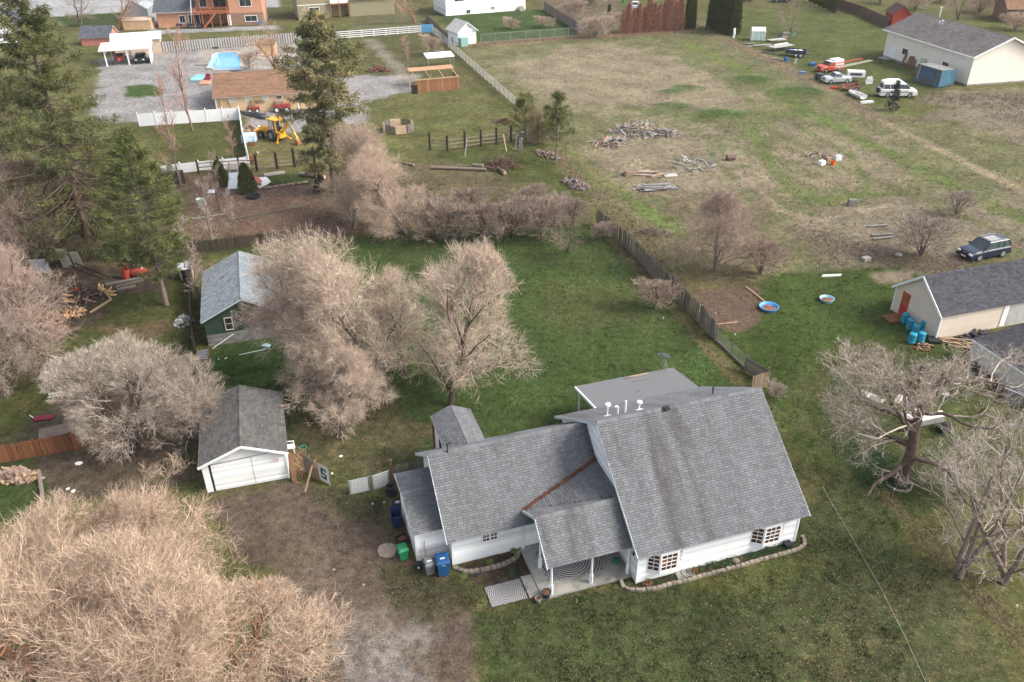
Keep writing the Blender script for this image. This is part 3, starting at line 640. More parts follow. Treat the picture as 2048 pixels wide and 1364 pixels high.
# rear gabled roof over the back door
dorm = MB()
slab(dorm, [(-8.0, 13.6, 3.5), (-8.0, 9.5, 3.5), (-6.68, 9.0, 4.1), (-6.68, 13.6, 4.1)][::-1], (-.45, 0, 1), .1)
slab(dorm, [(-6.68, 13.6, 4.1), (-6.68, 9.0, 4.1), (-5.4, 9.5, 3.5), (-5.4, 13.6, 3.5)][::-1], (.45, 0, 1), .1)
dr_ = part('roof', dorm, [FASC, DECK], house, label='small gabled rear roof projecting over the back yard'); tb = MB()
tabs(tb, (-8.0, 13.6, 3.5), (0, -1, 0), Vector((1.32, 0, .6)), [(0, 0), (4.1, 0), (4.6, 1.45), (0, 1.45)], .3, .143, seed=11)
tabs(tb, (-5.4, 13.6, 3.5), (0, -1, 0), Vector((-1.28, 0, .6)), [(0, 0), (4.1, 0), (4.6, 1.41), (0, 1.41)], .3, .143, seed=12)
part('shingles', tb, SH1, dr_, kind='stuff')
dw = MB(); dw.b2((-7.85, 11, 0), (-5.55, 13.3, 3.45)); part('wall', dw, SIDE, house)
for y in (13.25, 11.4): dw = MB(); dw.b2((-7.98, y, 0), (-7.84, y + .14, 3.45)); part('post', dw, WOODB, house)
# patio roof
pr = MB(); slab(pr, [(2.5, 15.2, 2.5), (2.5, 11.3, 3.2), (9.9, 11.3, 3.2), (9.9, 15.2, 2.5)][::-1], (0, .18, 1), .16)
prf = part('patio_roof', pr, [FASC, mat('patio_roll_roofing', (0.16, 0.163, 0.168), .95, .12, 14, .3, 60)], house)
for (cx, cy, sx, sy, mi) in ((7.15, 15.05, 1.5, .16, 0), (6.3, 14.9, .7, .22, 1), (6.9, 14.2, 1.25, .1, 1), (6.0, 12.7, .25, .12, 1)):
    pq = MB(); pq.box((cx, cy, 2.5 + (15.2 - cy) * .18 + .012), (sx, sy, .012), rx=-.178); part('roof_patch', pq, mat('bare_plywood', (.4, .28, .2), .9, .2) if mi == 0 else mat('old_patch', (.14, .12, .11), .9, .2), prf)
for x, y in ((2.75, 15.05), (9.7, 15.05)): pp = MB(); pp.box((x, y, 1.2), (.1, .1, 2.4)); part('post', pp, TRIM, house)
pp = MB(); pp.box((2.44, 13.2, 2.78), (.1, 3.9, .16), rx=-.17); part('fascia', pp, TRIM, house)
# soffit light, pipes
def pipe(x, y, h, r, kind, m):
    z = 6.98 - (y - 5.55) * .639; b = MB()
    if kind == 'elbow': b.tube([(x, y, z - .1), (x, y, z + h), (x - .05, y, z + h + .09), (x - .2, y, z + h + .08)], r, 8)
    else: b.tube([(x, y, z - .1), (x, y, z + h)], r, 8)
    if kind == 'cap': b.lathe([(.02, 0), (.17, .01), (.17, .1), (.06, .17), (.01, .18)], 12, (x, y, z + h)); b.box((x, y, z + .04), (.4, .4, .03), rx=-.57)
    part('vent_pipe', b, m, house, smooth=False)
pipe(1.0, 6.95, .75, .05, 'cap', TRIM); pipe(1.55, 6.75, .5, .055, 'elbow', TRIM); pipe(2.0, 6.7, .85, .06, 'plain', TRIM); pipe(2.9, 6.75, .5, .06, 'cap', TRIM)
pipe(8.0, 7.2, .5, .045, 'plain', BLACK)
b = MB(); b.tube([(-8.35, 7.5, 5.3), (-8.35, 7.5, 6.0)], .04, 8); b.tube([(-8.35, 7.5, 5.98), (-8.15, 7.5, 6.03)], .03, 6); part('vent_pipe', b, BLACK, house)
b = MB(); b.box((3.9, 5.4, 7.05), (.3, .3, .1)); part('vent_cap', b, BLACK, house)
for lo, hi in (((-.33, -.7, 2.3), (10.12, -.6, 2.42)), ((-5.0, .28, 2.2), (-.35, .37, 2.32)), ((-9.45, 3.74, 2.1), (-5.05, 3.84, 2.22)), ((-11.1, 4.9, 2.16), (-9.47, 4.99, 2.27))):
    b = MB(); b.b2(lo, hi); pass
for p, q in (((-.36, -.62, 2.36), (-.36, 5.55, 6.88)), ((-.36, 11.7, 3.0), (-.36, 5.55, 6.88)), ((10.1, -.62, 2.36), (10.1, 5.55, 6.88)), ((10.1, 11.7, 3.0), (10.1, 5.55, 6.88)), ((-9.48, 3.83, 2.16), (-9.48, 7.6, 5.36)), ((-9.48, 11.5, 2.5), (-9.48, 7.6, 5.36)),
             ((-5.03, .36, 2.27), (-5.03, 2.4, 4.02)), ((-5.03, 4.35, 2.8), (-5.03, 2.4, 4.02)), ((-11.13, 4.98, 2.2), (-11.13, 7.6, 3.05)), ((-11.13, 9.63, 2.8), (-11.13, 7.6, 3.05))):
    b = MB(); b.beam(p, q, .04, .16); part('barge_board', b, FASC, house)
# porch posts: turned square posts, wide at the foot
for x, y in ((-4.67, .66), (-2.37, .67), (-4.6, 2.6), (-5.0, 4.3), (-.2, .7)):
    b = MB(); b.lathe([(.12, .1), (.12, .75), (.075, .82), (.06, 2.1), (.09, 2.16), (.09, 2.3)], 4, (x, y, 0)); part('post', b, TRIM, house)
b = MB(); wb(b, Vector((-5.0, 4.39, 0)), X_, -Y_, 1.3, 2.2, .12, 2.1, 0, .05); part('door', b, TRIM, house)
b = MB(); wb(b, Vector((0, 2.4, 0)), Y_, -X_, 0, .9, .12, 2.1, 0, .04); part('door', b, mat('grey_door', (.35, .36, .36), .5), house)
b = MB(); b.box((-.1, .35, 1.9), (.12, .12, .22)); part('wall_lamp', b, BLACK, house)
LAMP = mat('lit_lamp', (1, .62, .3), .4, emit=7)
b = MB(); b.lathe([(.01, 0), (.08, .04), (.09, .14), (.02, .2)], 10, (-11.0, 7.0, 2.25)); part('lamp', b, LAMP, house, label='small lit wall lamp under the annex eave')
INT = mat('window_painted_reflection', (0.06, 0.035, 0.022), .1, .5, 5, spec=.6, col2=(.24, .09, .035), s2=2.5, th=(.5, .62))  # orange patches paint a warm reflection of the wood interior into the glass
for bx in (.62, 6.98):   # two bay windows
    pl = [(bx - .1, 0), (bx + .5, -.42), (bx + 1.55, -.42), (bx + 2.05, 0)]
    b = MB(); b.prism(pl, 'z', .68, .8); by = part('bay_window', b, TRIM, house); b = MB(); b.prism(pl, 'z', 2.06, 2.2); part('window_head', b, TRIM, by)
    for k in range(3):
        p, q = Vector((*pl[k], 0)), Vector((*pl[k + 1], 0)); d = (q - p); L = d.length; d.normalize(); n = Vector((d.y, -d.x, 0))
        nx = (2, 3, 2)[k]; m = MB()
        for s0, s1 in ((0, .08), (L - .08, L)): wb(m, p, d, n, s0, s1, .8, 2.06, -.06, .015)
        wb(m, p, d, n, .08, L - .08, .8, .87, -.05, .012); wb(m, p, d, n, .08, L - .08, 1.99, 2.06, -.05, .012)
        for i in range(1, nx): s = .08 + (L - .16) * i / nx; wb(m, p, d, n, s - .014, s + .014, .87, 1.99, -.04, .004, 0)
        for j in range(1, 4): z = .87 + 1.12 * j / 4; wb(m, p, d, n, .08, L - .08, z - .014, z + .014, -.042, .002, 0)
        part('window_frame', m, TRIM, by)
        for i in range(nx):
            for j in range(4):
                g = MB(); wb(g, p, d, n, .08 + (L - .16) * i / nx, .08 + (L - .16) * (i + 1) / nx, .87 + .28 * j, .87 + .28 * (j + 1), -.045, -.03)
                part('pane', g, INT, by)
frame_win(house, (0, 4.39, 0), X_, -Y_, -7.33, 1.2, .4, .55, 2, 2, gm=INT); frame_win(house, (0, 4.39, 0), X_, -Y_, -6.9, 1.2, .4, .55, 2, 2, gm=INT)
frame_win(house, (9.96, 0, 0), Y_, X_, 2, 1, 1.2, 1.1, 2, 1); frame_win(house, (9.96, 0, 0), Y_, X_, 7, 1, 1.2, 1.1, 2, 1)
HM = house.matrix_basis
def HL(x, y, z=0): return house.location + Vector((x * math.cos(AH) - y * math.sin(AH), x * math.sin(AH) + y * math.cos(AH), z))
# porch floor and step: part of the ground works
b = MB(); b.prism([(-5.2, .45), (-.03, .45), (-.03, 4.38), (-5.2, 4.38)], 'z', -.05, .12); ob('porch_floor', b.mesh('porch_floor', CONC), loc=house.location, rz=AH, kind='structure')
b = MB(); b.prism([(-5.83, .78), (-5.21, .78), (-5.21, 2.32), (-5.83, 2.32)], 'z', -.05, .07); ob('path', b.mesh('path', CONC), loc=house.location, rz=AH, kind='structure')
def rugmat(name, lw):
    m = bpy.data.materials.new(name); m.use_nodes = True; n = m.node_tree.nodes; l = m.node_tree.links; bb = n['Principled BSDF']; bb.inputs['Roughness'].default_value = .95
    tc = n.new('ShaderNodeTexCoord'); ln = n.new('ShaderNodeVectorMath'); ln.operation = 'LENGTH'; l.new(tc.outputs['Object'], ln.inputs[0])
    def M(op, a, b_=None):
        q = n.new('ShaderNodeMath'); q.operation = op
        if isinstance(a, (int, float)): q.inputs[0].default_value = a
        else: l.new(a, q.inputs[0])
        if b_ is not None:
            if isinstance(b_, (int, float)): q.inputs[1].default_value = b_
            else: l.new(b_, q.inputs[1])
        return q.outputs[0]
    sp = n.new('ShaderNodeSeparateXYZ'); l.new(tc.outputs['Object'], sp.inputs[0])
    ang = M('ARCTAN2', sp.outputs[1], sp.outputs[0]); r = ln.outputs['Value']
    w1 = M('SINE', M('MULTIPLY', r, lw)); w2 = M('SINE', M('MULTIPLY', ang, 46)); w3 = M('SINE', M('MULTIPLY', r, lw * .5 + 3))
    v = M('ADD', M('MULTIPLY', w1, .6), M('MULTIPLY', M('MULTIPLY', w2, w3), .5))
    mr = n.new('ShaderNodeMapRange'); mr.inputs['From Min'].default_value = -.15; mr.inputs['From Max'].default_value = .15; l.new(v, mr.inputs['Value'])
    mx = n.new('ShaderNodeMix'); mx.data_type = 'RGBA'; l.new(mr.outputs[0], mx.inputs[0]); mx.inputs[6].default_value = (.06, .06, .07, 1); mx.inputs[7].default_value = (.34, .33, .32, 1)
    l.new(mx.outputs[2], bb.inputs['Base Color']); return m
b = MB(); b.box((0, 0, 0), (2.0, 1.42, .02)); solo('rug', b, rugmat('grey_ring_rug', 62), 'grey mat with concentric rings laid on the bare soil left of the porch step', 'rug', HL(-6.92, 1.5, .07), AH)
b = MB(); b.box((0, 0, 0), (3.2, 2.35, .02)); solo('rug', b, rugmat('dark_ring_rug', 40), 'large dark rug with white rings under the porch roof', 'rug', HL(-2.9, 2.55, .135), AH)
def pot(x, y, r, h, m, lab, z=.12, soil=(.12, .06, .03)):
    t = thing('flower_pot', lab, 'flower pot', HL(x, y, z)); b = MB(); b.lathe([(r * .75, 0), (r, h), (r * 1.08, h), (r * 1.08, h * .9), (r * .9, h * .9)], 18, cap=False); part('bowl', b, m, t, True)
    b = MB(); b.lathe([(r * .94, h * .86), (r * .4, h * .93), (.01, h * .95)], 14, cap=False); part('soil', b, mat('pot_soil', soil, 1, .4, 20, .5), t)
pot(-5.0, .5, .24, .42, mat('dark_blue_pot', (.04, .05, .065), .5), 'large dark pot of bare soil on the porch corner'); pot(-5.45, .45, .17, .25, mat('cream_pot', (.4, .37, .27), .7), 'small pale pot with rusty plants beside the porch step', .02)
t = thing('hose_caddy', 'green watering hose bundle on the porch by the right wall', 'hose', HL(-.5, 1.55, .12)); b = MB(); b.lathe([(.16, 0), (.2, .3), (.14, .36)], 14); part('drum', b, mat('green_plastic', (.02, .12, .08), .5), t)
b = MB(); b.lathe([(.21, .1), (.25, .14), (.21, .2)], 14, cap=False); part('coil', b, mat('green_plastic2', (.03, .18, .1), .5), t)
t = thing('folding_chair', 'thin dark metal chair on the porch near the rug', 'chair', HL(-1.0, 2.6, .12), AH + 1.1); b = MB(); b.box((0, 0, .42), (.42, .42, .03)); part('seat', b, BLACK, t); b = MB(); b.box((0, .2, .72), (.42, .03, .4), rx=-.15); part('backrest', b, BLACK, t)
for sx in (-1, 1):
    for sy in (-1, 1): b = MB(); b.beam((sx * .19, sy * .19, 0), (sx * .19, sy * .17, .42), .025); part('leg', b, BLACK, t)
# satellite dish
t = thing('satellite_dish', 'grey satellite dish on a pole at the far corner of the patio roof', 'satellite dish', HL(9.2, 15.05, 2.52))
b = MB(); b.tube([(0, 0, 0), (0, 0, .75), (-.1, .05, 1.0)], .035, 8); part('mast', b, STEEL, t)
b = MB(); b.lathe([(.01, .0), (.2, .03), (.38, .11), (.4, .12), (.38, .13), (.2, .05), (.01, .02)], 20, sx=1.15)
ob('dish', b.mesh('dish', mat('dish_grey', (.42, .44, .44), .5), True), t, loc=(-.1, .05, 1.05), rot=(R_(50), 0, R_(150)))
b = MB(); b.tube([(0, 0, .75), (-.45, .35, 1.0)], .015, 6); b.box((-.47, .36, 1.06), (.1, .1, .14)); b.tube([(0, 0, .6), (.25, -.3, 0)], .012, 6); b.tube([(0, 0, .6), (-.3, -.3, 0)], .012, 6); part('arm', b, STEEL, t)
# brick edging
EDG = mat('edging_stone', (.26, .215, .175), .95, .25, 5, .3, 40, rnd=.25, col2=(.17, .17, .12), s2=4)
def edging(lab, pts, w, d, h, zc=.0):
    t = thing('brick_edging', lab, 'edging', HL(*pts[0])); o0 = t.location.copy()
    P = [HL(*p) for p in pts]; ms = []
    for k in range(4):
        b = MB(); b.box((0, 0, h / 2), (w * random.uniform(.86, .95), d, h), taper=.93); ms.append(b.mesh('brick', EDG))
    seg = [(P[i], P[i + 1]) for i in range(len(P) - 1)]; carry = 0
    for a, c in seg:
        L = (c - a).length; dirn = (c - a).normalized(); s = carry
        while s < L:
            p = a + dirn * s - o0; ob('brick', random.choice(ms), t, loc=(p.x + random.uniform(-.015, .015), p.y + random.uniform(-.02, .02), zc + random.uniform(-.015, .01)), rz=math.atan2(dirn.y, dirn.x) + random.uniform(-.09, .09)); s += w
        carry = s - L
edging('curved brick edging round the flower bed under the two bay windows', [(-.75, .3), (-.8, -.05), (-.55, -.35), (-.1, -.58), (.5, -.68), (1.1, -.72), (2.5, -.74), (5, -.74), (8, -.72), (9.8, -.68), (10.3, -.5), (10.55, -.15), (10.6, .25)], .3, .2, .13)
edging('short row of mossy bricks below the small twin window of the wing', [(-9.0, 4.05), (-8.7, 3.72), (-8.2, 3.52), (-7.4, 3.46), (-6.5, 3.5), (-5.9, 3.6), (-5.5, 3.85), (-5.35, 4.1)], .31, .24, .14)
def leafclump(mb, c, r, h, n, rr, size=.05):
    for i in range(n):
        a = rr.random() * 6.283; q = r * math.sqrt(rr.random()); p = Vector(c) + Vector((math.cos(a) * q, math.sin(a) * q, h * rr.random() * (1 - .5 * q / r)))
        d = Vector((rr.gauss(0, 1), rr.gauss(0, 1), rr.gauss(.4, .6))).normalized(); e = d.orthogonal().normalized(); s = size * rr.uniform(.6, 1.4)
        mb.add([p, p + d * s + e * s * .35, p + d * s * 2, p + d * s - e * s * .35], [(0, 1, 2, 3)], 0, rr.random())
PLG = mat('bed_leaf_green', (.045, .085, .03), .8, .3, tint=.6); PLR = mat('rust_shrub', (.2, .09, .045), .9, .3, tint=.5); LIME = mat('lime_leaf', (.14, .2, .05), .8, .3, tint=.5)
b = MB(); rr = random.Random(3)
for i in range(60): x = rr.uniform(3.0, 9.8); leafclump(b, (x, rr.uniform(-.5, -.15), 0), .22, rr.uniform(.12, .35), 36, rr, .05)
for i in range(14): leafclump(b, (rr.uniform(.1, 3), rr.uniform(-.5, -.15), 0), .15, .15, 20, rr, .04)
solo('bed_plants', b, PLG, 'low dark green plants filling the bed below the bay windows', 'plants', house.location, AH, kind='stuff')
for lab, x, y, r, h, m in (('round rust coloured shrub at the left end of the bay window bed', .55, -.35, .26, .4, PLR), ('small reddish brown shrub right of the stone slabs in the bed', 3.35, -.35, .16, .4, PLR),
    ('lime green plant in the wing flower bed above the bricks', -7.1, 3.85, .2, .3, LIME), ('green plant at the right end of the wing flower bed', -5.6, 4.2, .16, .35, LIME),
    ('yellow green plant outside the left end of the wing bricks', -8.75, 3.35, .2, .15, LIME), ('green weed on the bare soil between wing bricks and mat', -6.2, 2.75, .2, .25, PLG), ('low rusty shrub left of the far bay window bed end', 6.2, -.38, .22, .3, PLR)):
    b = MB(); leafclump(b, (0, 0, 0), r, h, 220, rr, .045); solo('shrub', b, m, lab, 'shrub', HL(x, y))
t = thing('stepping_stones', 'pair of grey slabs lying in the bed right of the first bay window', 'slab', HL(2.75, -.3, .03), AH)
for x, s in ((-.32, .3), (.05, .32), (.4, .3)): b = MB(); b.box((x, 0, 0), (s, .5, .09)); part('slab', b, CONC, t)
t = thing('air_vent_box', 'small black box at the right end of the bay window bed', 'box', HL(9.3, -.3), AH); b = MB(); b.box((0, 0, .14), (.4, .36, .28)); part('body', b, BLACK, t); b = MB(); b.box((0, 0, .3), (.46, .42, .05)); b.box((.1, -.21, .12), (.2, .02, .08)); part('lid', b, BLACK, t)
t = thing('landscape_rock', 'brown rock in the bed between the two bay windows', 'rock', HL(5.9, -.4)); b = MB(); b.lathe([(.12, 0), (.2, .1), (.14, .22), (.03, .25)], 7, sx=1.3); part('stone', b, EDG, t)
# ---------------------------------------------------------------- bins and tyres
def bin_(x, y, m, lab, s=1.0, rz=0, lid='closed', lidm=None, mark=None):
    t = thing('wheelie_bin', lab, 'bin', HL(x, y), AH + rz); w, d, h = .62 * s, .72 * s, .98 * s; b = MB()
    v = []
    for z, k in ((.06, .74), (h, 1.0)):
        v += [(-w / 2 * k, -d / 2 * k, z), (w / 2 * k, -d / 2 * k, z), (w / 2 * k, d / 2 * k, z), (-w / 2 * k, d / 2 * k, z)]
    v += [(-w / 2 * .93, -d / 2 * .93, h), (w / 2 * .93, -d / 2 * .93, h), (w / 2 * .93, d / 2 * .93, h), (-w / 2 * .93, d / 2 * .93, h)]
    v += [(a * .72, c * .72, .12) for a, c in ((-w / 2, -d / 2), (w / 2, -d / 2), (w / 2, d / 2), (-w / 2, d / 2))]
    b.add(v, [(3, 2, 1, 0)] + [(i, (i + 1) % 4, 4 + (i + 1) % 4, 4 + i) for i in range(4)] + [(4 + i, 4 + (i + 1) % 4, 8 + (i + 1) % 4, 8 + i) for i in range(4)] +
          [(8 + i, 8 + (i + 1) % 4, 12 + (i + 1) % 4, 12 + i) for i in range(4)] + [(12, 13, 14, 15)])
    part('body', b, m, t); b = MB(); b.box((0, -d * .53, h * .95), (w * 1.04, .04, .06)); b.box((w * .52, 0, h * .95), (.04, d, .06)); b.box((-w * .52, 0, h * .95), (.04, d, .06)); part('rim', b, m, t)
    for q in (-1, 1): b = MB(); b.tube([(q * w * .35, d * .42, .12 * s), (q * w * .5, d * .42, .12 * s)], .12 * s, 12); part('wheel', b, BLACK, t)
    b = MB()
    if lid == 'closed':
        b.add([(-w * .54, -d * .57, h + .01), (w * .54, -d * .57, h + .01), (w * .54, d * .52, h + .03), (-w * .54, d * .52, h + .03), (-w * .4, -d * .4, h + .09), (w * .4, -d * .4, h + .09), (w * .4, d * .4, h + .1), (-w * .4, d * .4, h + .1)],
              [(3, 2, 1, 0), (4, 5, 6, 7), (0, 1, 5, 4), (1, 2, 6, 5), (2, 3, 7, 6), (3, 0, 4, 7)])
    else: b.box((0, d * .62, h - .3), (w, .05, .75), rx=-.25)
    part('lid', b, lidm or m, t); b = MB(); b.tube([(-w * .4, d * .58, h * .93), (w * .4, d * .58, h * .93)], .02, 6); part('handle', b, m, t)
    if mark:
        b = MB()
        for k in range(5): b.box((-.11 + k * .055, -d * .12, h + .1), (.04, .1, .008))
        for k in range(4): b.box((-.08 + k * .05, -d * .5, h * .86), (.03, .012, .05))
        part('lettering', b, TRIM, t)
    return t
NAVY = mat('blue_bin', (.015, .075, .2), .4, .1); NAVY2 = mat('dark_blue_bin', (.012, .035, .11), .5, .1); GRNB = mat('green_bin', (.02, .21, .09), .45, .1); GRB = mat('grey_bin', (.13, .145, .15), .55, .1)
bin_(-9.75, 4.0, NAVY, 'big blue wheelie bin with white lettering beside the wing corner', 1.12, -.05, mark=True)
bin_(-10.45, 4.25, GRB, 'grey wheelie bin between the big blue bin and the annex corner', .88, .1, mark=True)
bin_(-11.62, 5.75, GRNB, 'bright green wheelie bin left of the annex', .85, .15, mark=False)
bin_(-11.42, 8.45, NAVY2, 'dark blue bin with its lid flipped open by the annex wall', 1.0, -.15, 'open')
t = thing('plastic_crate', 'black open tub of leaves between the green and dark blue bins', 'crate', HL(-11.4, 7.0), AH + .3); b = MB()
for s in (-1, 1): b.box((s * .29, 0, .2), (.03, .5, .4)); b.box((0, s * .25, .2), (.6, .03, .4))
part('body', b, BLACK, t); b = MB(); b.box((0, 0, .25), (.54, .46, .03)); part('leaves', b, mat('dead_leaves', (0.16, 0.07, 0.04)), t)
def tyre_mesh(r=.33, w=.22):
    b = MB(); b.lathe([(r * .62, 0), (r * .93, 0), (r, w * .2), (r, w * .8), (r * .93, w), (r * .62, w), (r * .56, w * .8), (r * .56, w * .2), (r * .62, 0)], 22, cap=False); return b
TYM = tyre_mesh().mesh('tyre', BLACK, True)
def rim(par, loc=(0, 0, 0), rot=None, r=.19, m=None):
    b = MB(); b.lathe([(r, .04), (r * .9, .02), (r * .4, .1), (.04, .12)], 14); ob('rim', b.mesh('rim', m or STEEL, True), par, loc=loc, rot=rot)
for k, dz in enumerate((0, .23, .46)):
    p = HL(-11.2 + random.uniform(-.03, .03), 11.25, dz); ob('tyre', TYM, loc=p, label=['bottom tyre of the stack of three by the chain link gate', 'middle tyre of the stack of three by the chain link gate', 'top tyre of the stack of three by the chain link gate'][k], cat='tyre', group='tyres stacked beside the gate')
t = thing('spare_wheel', 'wheel with metal hub lying on a tyre beside the annex', 'wheel', HL(-11.05, 10.0, .24)); ob('tyre', TYM, t); rim(t, (0, 0, .1))
ob('tyre', TYM, loc=HL(-11.05, 10.02, 0), label='tyre lying under the wheel with the metal hub', cat='tyre', group='tyres stacked beside the gate')
t = thing('rubbish_bag', 'black bucket with white sticker and sticks at the annex corner', 'bucket', HL(-10.95, 4.75)); b = MB(); b.lathe([(.16, 0), (.22, .2), (.18, .4), (.05, .43)], 12); part('body', b, BLACK, t); b = MB(); b.box((.03, -.21, .25), (.12, .03, .1)); part('sticker', b, TRIM, t)
for k, (dx, dy, l) in enumerate(((.35, .1, 1.5), (.5, .25, 1.3))):
    b = MB(); b.beam((0, 0, 0), (.1 - .15 * k, .35, l), .035); solo('plank', b, WOODT, ['taller stick leaning on the annex wall by the bucket', 'shorter stick leaning on the annex wall by the grey bin'][k], 'stick', HL(-10.9 + dx, 4.8 + dy - .1), AH)
t = thing('flat_rock', 'large cracked pale stone lying beside the dirt drive', 'rock', HL(-12.35, 6.6)); b = MB(); rr = random.Random(8)
pl = [(math.cos(a) * rr.uniform(.45, .7), math.sin(a) * rr.uniform(.5, .75)) for a in [i * PI / 5 for i in range(10)]]; b.prism(pl, 'z', -.02, .07); part('slab', b, mat('pale_stone', (.32, .26, .2), 1, .35, 8, .6, 20), t)
b = MB(); b.prism([(.5, -.3), (1.1, -.1), (1.0, .3), (.6, .2)], 'z', -.02, .04); part('slab', b, mat('dark_slate', (.09, .09, .09), .9, .2), t)
# small stones on the drive
for k, (px, lab) in enumerate((((671, 1188), 'white stone on the dirt drive nearest the big pale tree'), ((642, 1210), 'round grey stone left of the white stone on the drive'), ((727, 1170), 'white stone right of centre on the upper dirt drive'), ((636, 1228), 'small grey stone lowest on the left edge of the drive'), ((668, 1140), 'tiny stone near the top of the drive'))):
    b = MB(); b.lathe([(.05, 0), (.08, .03), (.05, .045), (.01, .05)], 7, sx=1.2); solo('stone', b, mat('stone_pale', (.26, .24, .2), .9, .2) if k % 2 == 0 else CONC, lab, 'stone', G(*px), k)
# ================================================================ WHITE GARAGE (left of the drive)
SH2 = roofmat('brown_grey_shingles', (0.11, 0.106, 0.1), .25, .22, (0.1, 0.095, 0.085), .8)
t = thing('garage', 'small white garage with a dark shingle roof at the head of the dirt drive', 'garage', G(416, 984.5), R_(16))
w = MB(); lap(w, Vector((0, 0, 0)), X_, -Y_, [(.5, 0), (4.92, 0), (4.92, 2.1), (.5, 2.1)], .17, .015); part('garage_door', w, SIDE, t)
w = MB(); lap(w, Vector((0, -.02, 0)), X_, -Y_, [(0, 2.1), (4.92, 2.1), (4.92, 2.3), (2.46, 3.2), (0, 2.3)], .5, .01); wb(w, Vector((0, 0, 0)), X_, -Y_, 0, .36, 0, 2.1, 0, .03)
part('front_wall', w, SIDE, t)
w = MB(); wb(w, Vector((0, 0, 0)), X_, -Y_, .36, .5, 0, 2.1, -.06, -.02); part('door_gap', w, BLACK, t)
w = MB(); lap(w, Vector((0, 6.2, 0)), -Y_, -X_, [(0, 0), (6.2, 0), (6.2, 2.3), (0, 2.3)]); lap(w, Vector((4.92, 0, 0)), Y_, X_, [(0, 0), (6.2, 0), (6.2, 2.3), (0, 2.3)]); lap(w, Vector((4.92, 6.2, 0)), -X_, Y_, [(0, 0), (4.92, 0), (4.92, 2.3), (2.46, 3.2), (0, 2.3)]); part('wall', w, SIDE, t, kind='stuff')
w = MB(); w.beam((.35, -.05, 2.06), (4.9, -.05, 2.3), .02); part('door_cable', w, BLACK, t)
w = MB(); wb(w, Vector((0, 0, 0)), X_, -Y_, 2.9, 2.93, .1, 2.1, .016, .03); part('door_seam', w, FASC, t)
for x0 in (-.02, 4.84): w = MB(); wb(w, Vector((0, 0, 0)), X_, -Y_, x0, x0 + .1, 0, 2.2, .02, .05); part('corner_trim', w, TRIM, t)
e = ob('roof_frame', None, t, loc=(4.92, 0, 0), rz=PI / 2)
# ridge runs away from the camera: rotate the roof helper by 90 degrees
def roof_y(par, y0, y1, xl, zl, xr, zr, xb, zb, rm, **k):
    """ridge along local y at x=xr; eaves x=xl (left) and x=xb (right)"""
    dmx = k.pop('dm', None) or FASC; seed = k.get('seed', 0); tw = k.get('tw', .3); th = k.get('thh', .143); mb = MB()
    sl_ = (zr - zl) / (xr - xl); sr_ = (zr - zb) / (xb - xr)
    slab(mb, [(xl, y0, zl), (xr, y0, zr), (xr, y1, zr), (xl, y1, zl)], (-sl_, 0, 1), .13)
    slab(mb, [(xr, y0, zr), (xb, y0, zb), (xb, y1, zb), (xr, y1, zr)], (sr_, 0, 1), .13)
    rf = part('roof', mb, [dmx, DECK], par); tb = MB(); L = y1 - y0
    a = math.hypot(xr - xl, zr - zl); b_ = math.hypot(xb - xr, zr - zb)
    tabs(tb, (xl, y1, zl), (0, -1, 0), (xr - xl, 0, zr - zl), [(-.02, 0), (L + .02, 0), (L + .02, a), (-.02, a)], tw, th, seed=seed)
    tabs(tb, (xb, y0, zb), (0, 1, 0), (xr - xb, 0, zr - zb), [(-.02, 0), (L + .02, 0), (L + .02, b_), (-.02, b_)], tw, th, seed=seed + 1)
    y = y0
    while y < y1:
        e_ = min(y + .28, y1); q = random.random()
        tb.add([(xr - .13, y, zr - .13 * sl_ + .05), (xr, y, zr + .06), (xr, e_, zr + .04), (xr - .13, e_, zr - .13 * sl_ + .03), (xr + .13, y, zr - .13 * sr_ + .05), (xr + .13, e_, zr - .13 * sr_ + .03)], [(0, 1, 2, 3), (1, 4, 5, 2)], 0, q); y += .25
    part('shingles', tb, rm, rf, kind='stuff'); return rf
bpy.data.objects.remove(e)
roof_y(t, -.3, 6.5, -.17, 2.22, 2.46, 3.3, 5.12, 2.2, SH2, seed=21)
for q, p in (((-.19, -.33, 2.15), (2.46, -.33, 3.22)), ((5.14, -.33, 2.12), (2.46, -.33, 3.22))): b = MB(); b.beam(q, p, .05, .16); part('barge_board', b, TRIM, t)
sg = thing('sign', 'small white sign with red letters on the garage door', 'sign', t.location + Vector((math.cos(R_(16)) * 4.3 + .03 * math.sin(R_(16)), math.sin(R_(16)) * 4.3 - .03 * math.cos(R_(16)), 1.55)), R_(16))
b = MB(); b.box((0, 0, 0), (.42, .02, .3)); part('plate', b, TRIM, sg)
def text(s, size, m, par, loc, rot, name='lettering', ex=.004):
    c = bpy.data.curves.new(name, 'FONT'); c.body = s; c.size = size; c.extrude = ex; c.align_x = 'CENTER'; c.align_y = 'CENTER'
    tmp = bpy.data.objects.new('t', c); dg = bpy.context.evaluated_depsgraph_get(); COL.objects.link(tmp); dg.update()
    me = bpy.data.meshes.new_from_object(tmp.evaluated_get(dg)); me.name = name; bpy.data.objects.remove(tmp)
    me.materials.clear(); me.materials.append(m); return ob(name, me, par, loc=loc, rot=rot)
text('PETE', .15, RED, sg, (0, -.014, .05), (PI / 2, 0, 0))
b = MB(); b.box((0, -.013, -.08), (.3, .004, .05)); part('lettering', b, mat('pink_print', (.6, .25, .2)), sg)
def GL(x, y, z=0, a=R_(16), o=None):
    o = o or G(416, 984.5); return Vector((o.x + x * math.cos(a) - y * math.sin(a), o.y + x * math.sin(a) + y * math.cos(a), z))
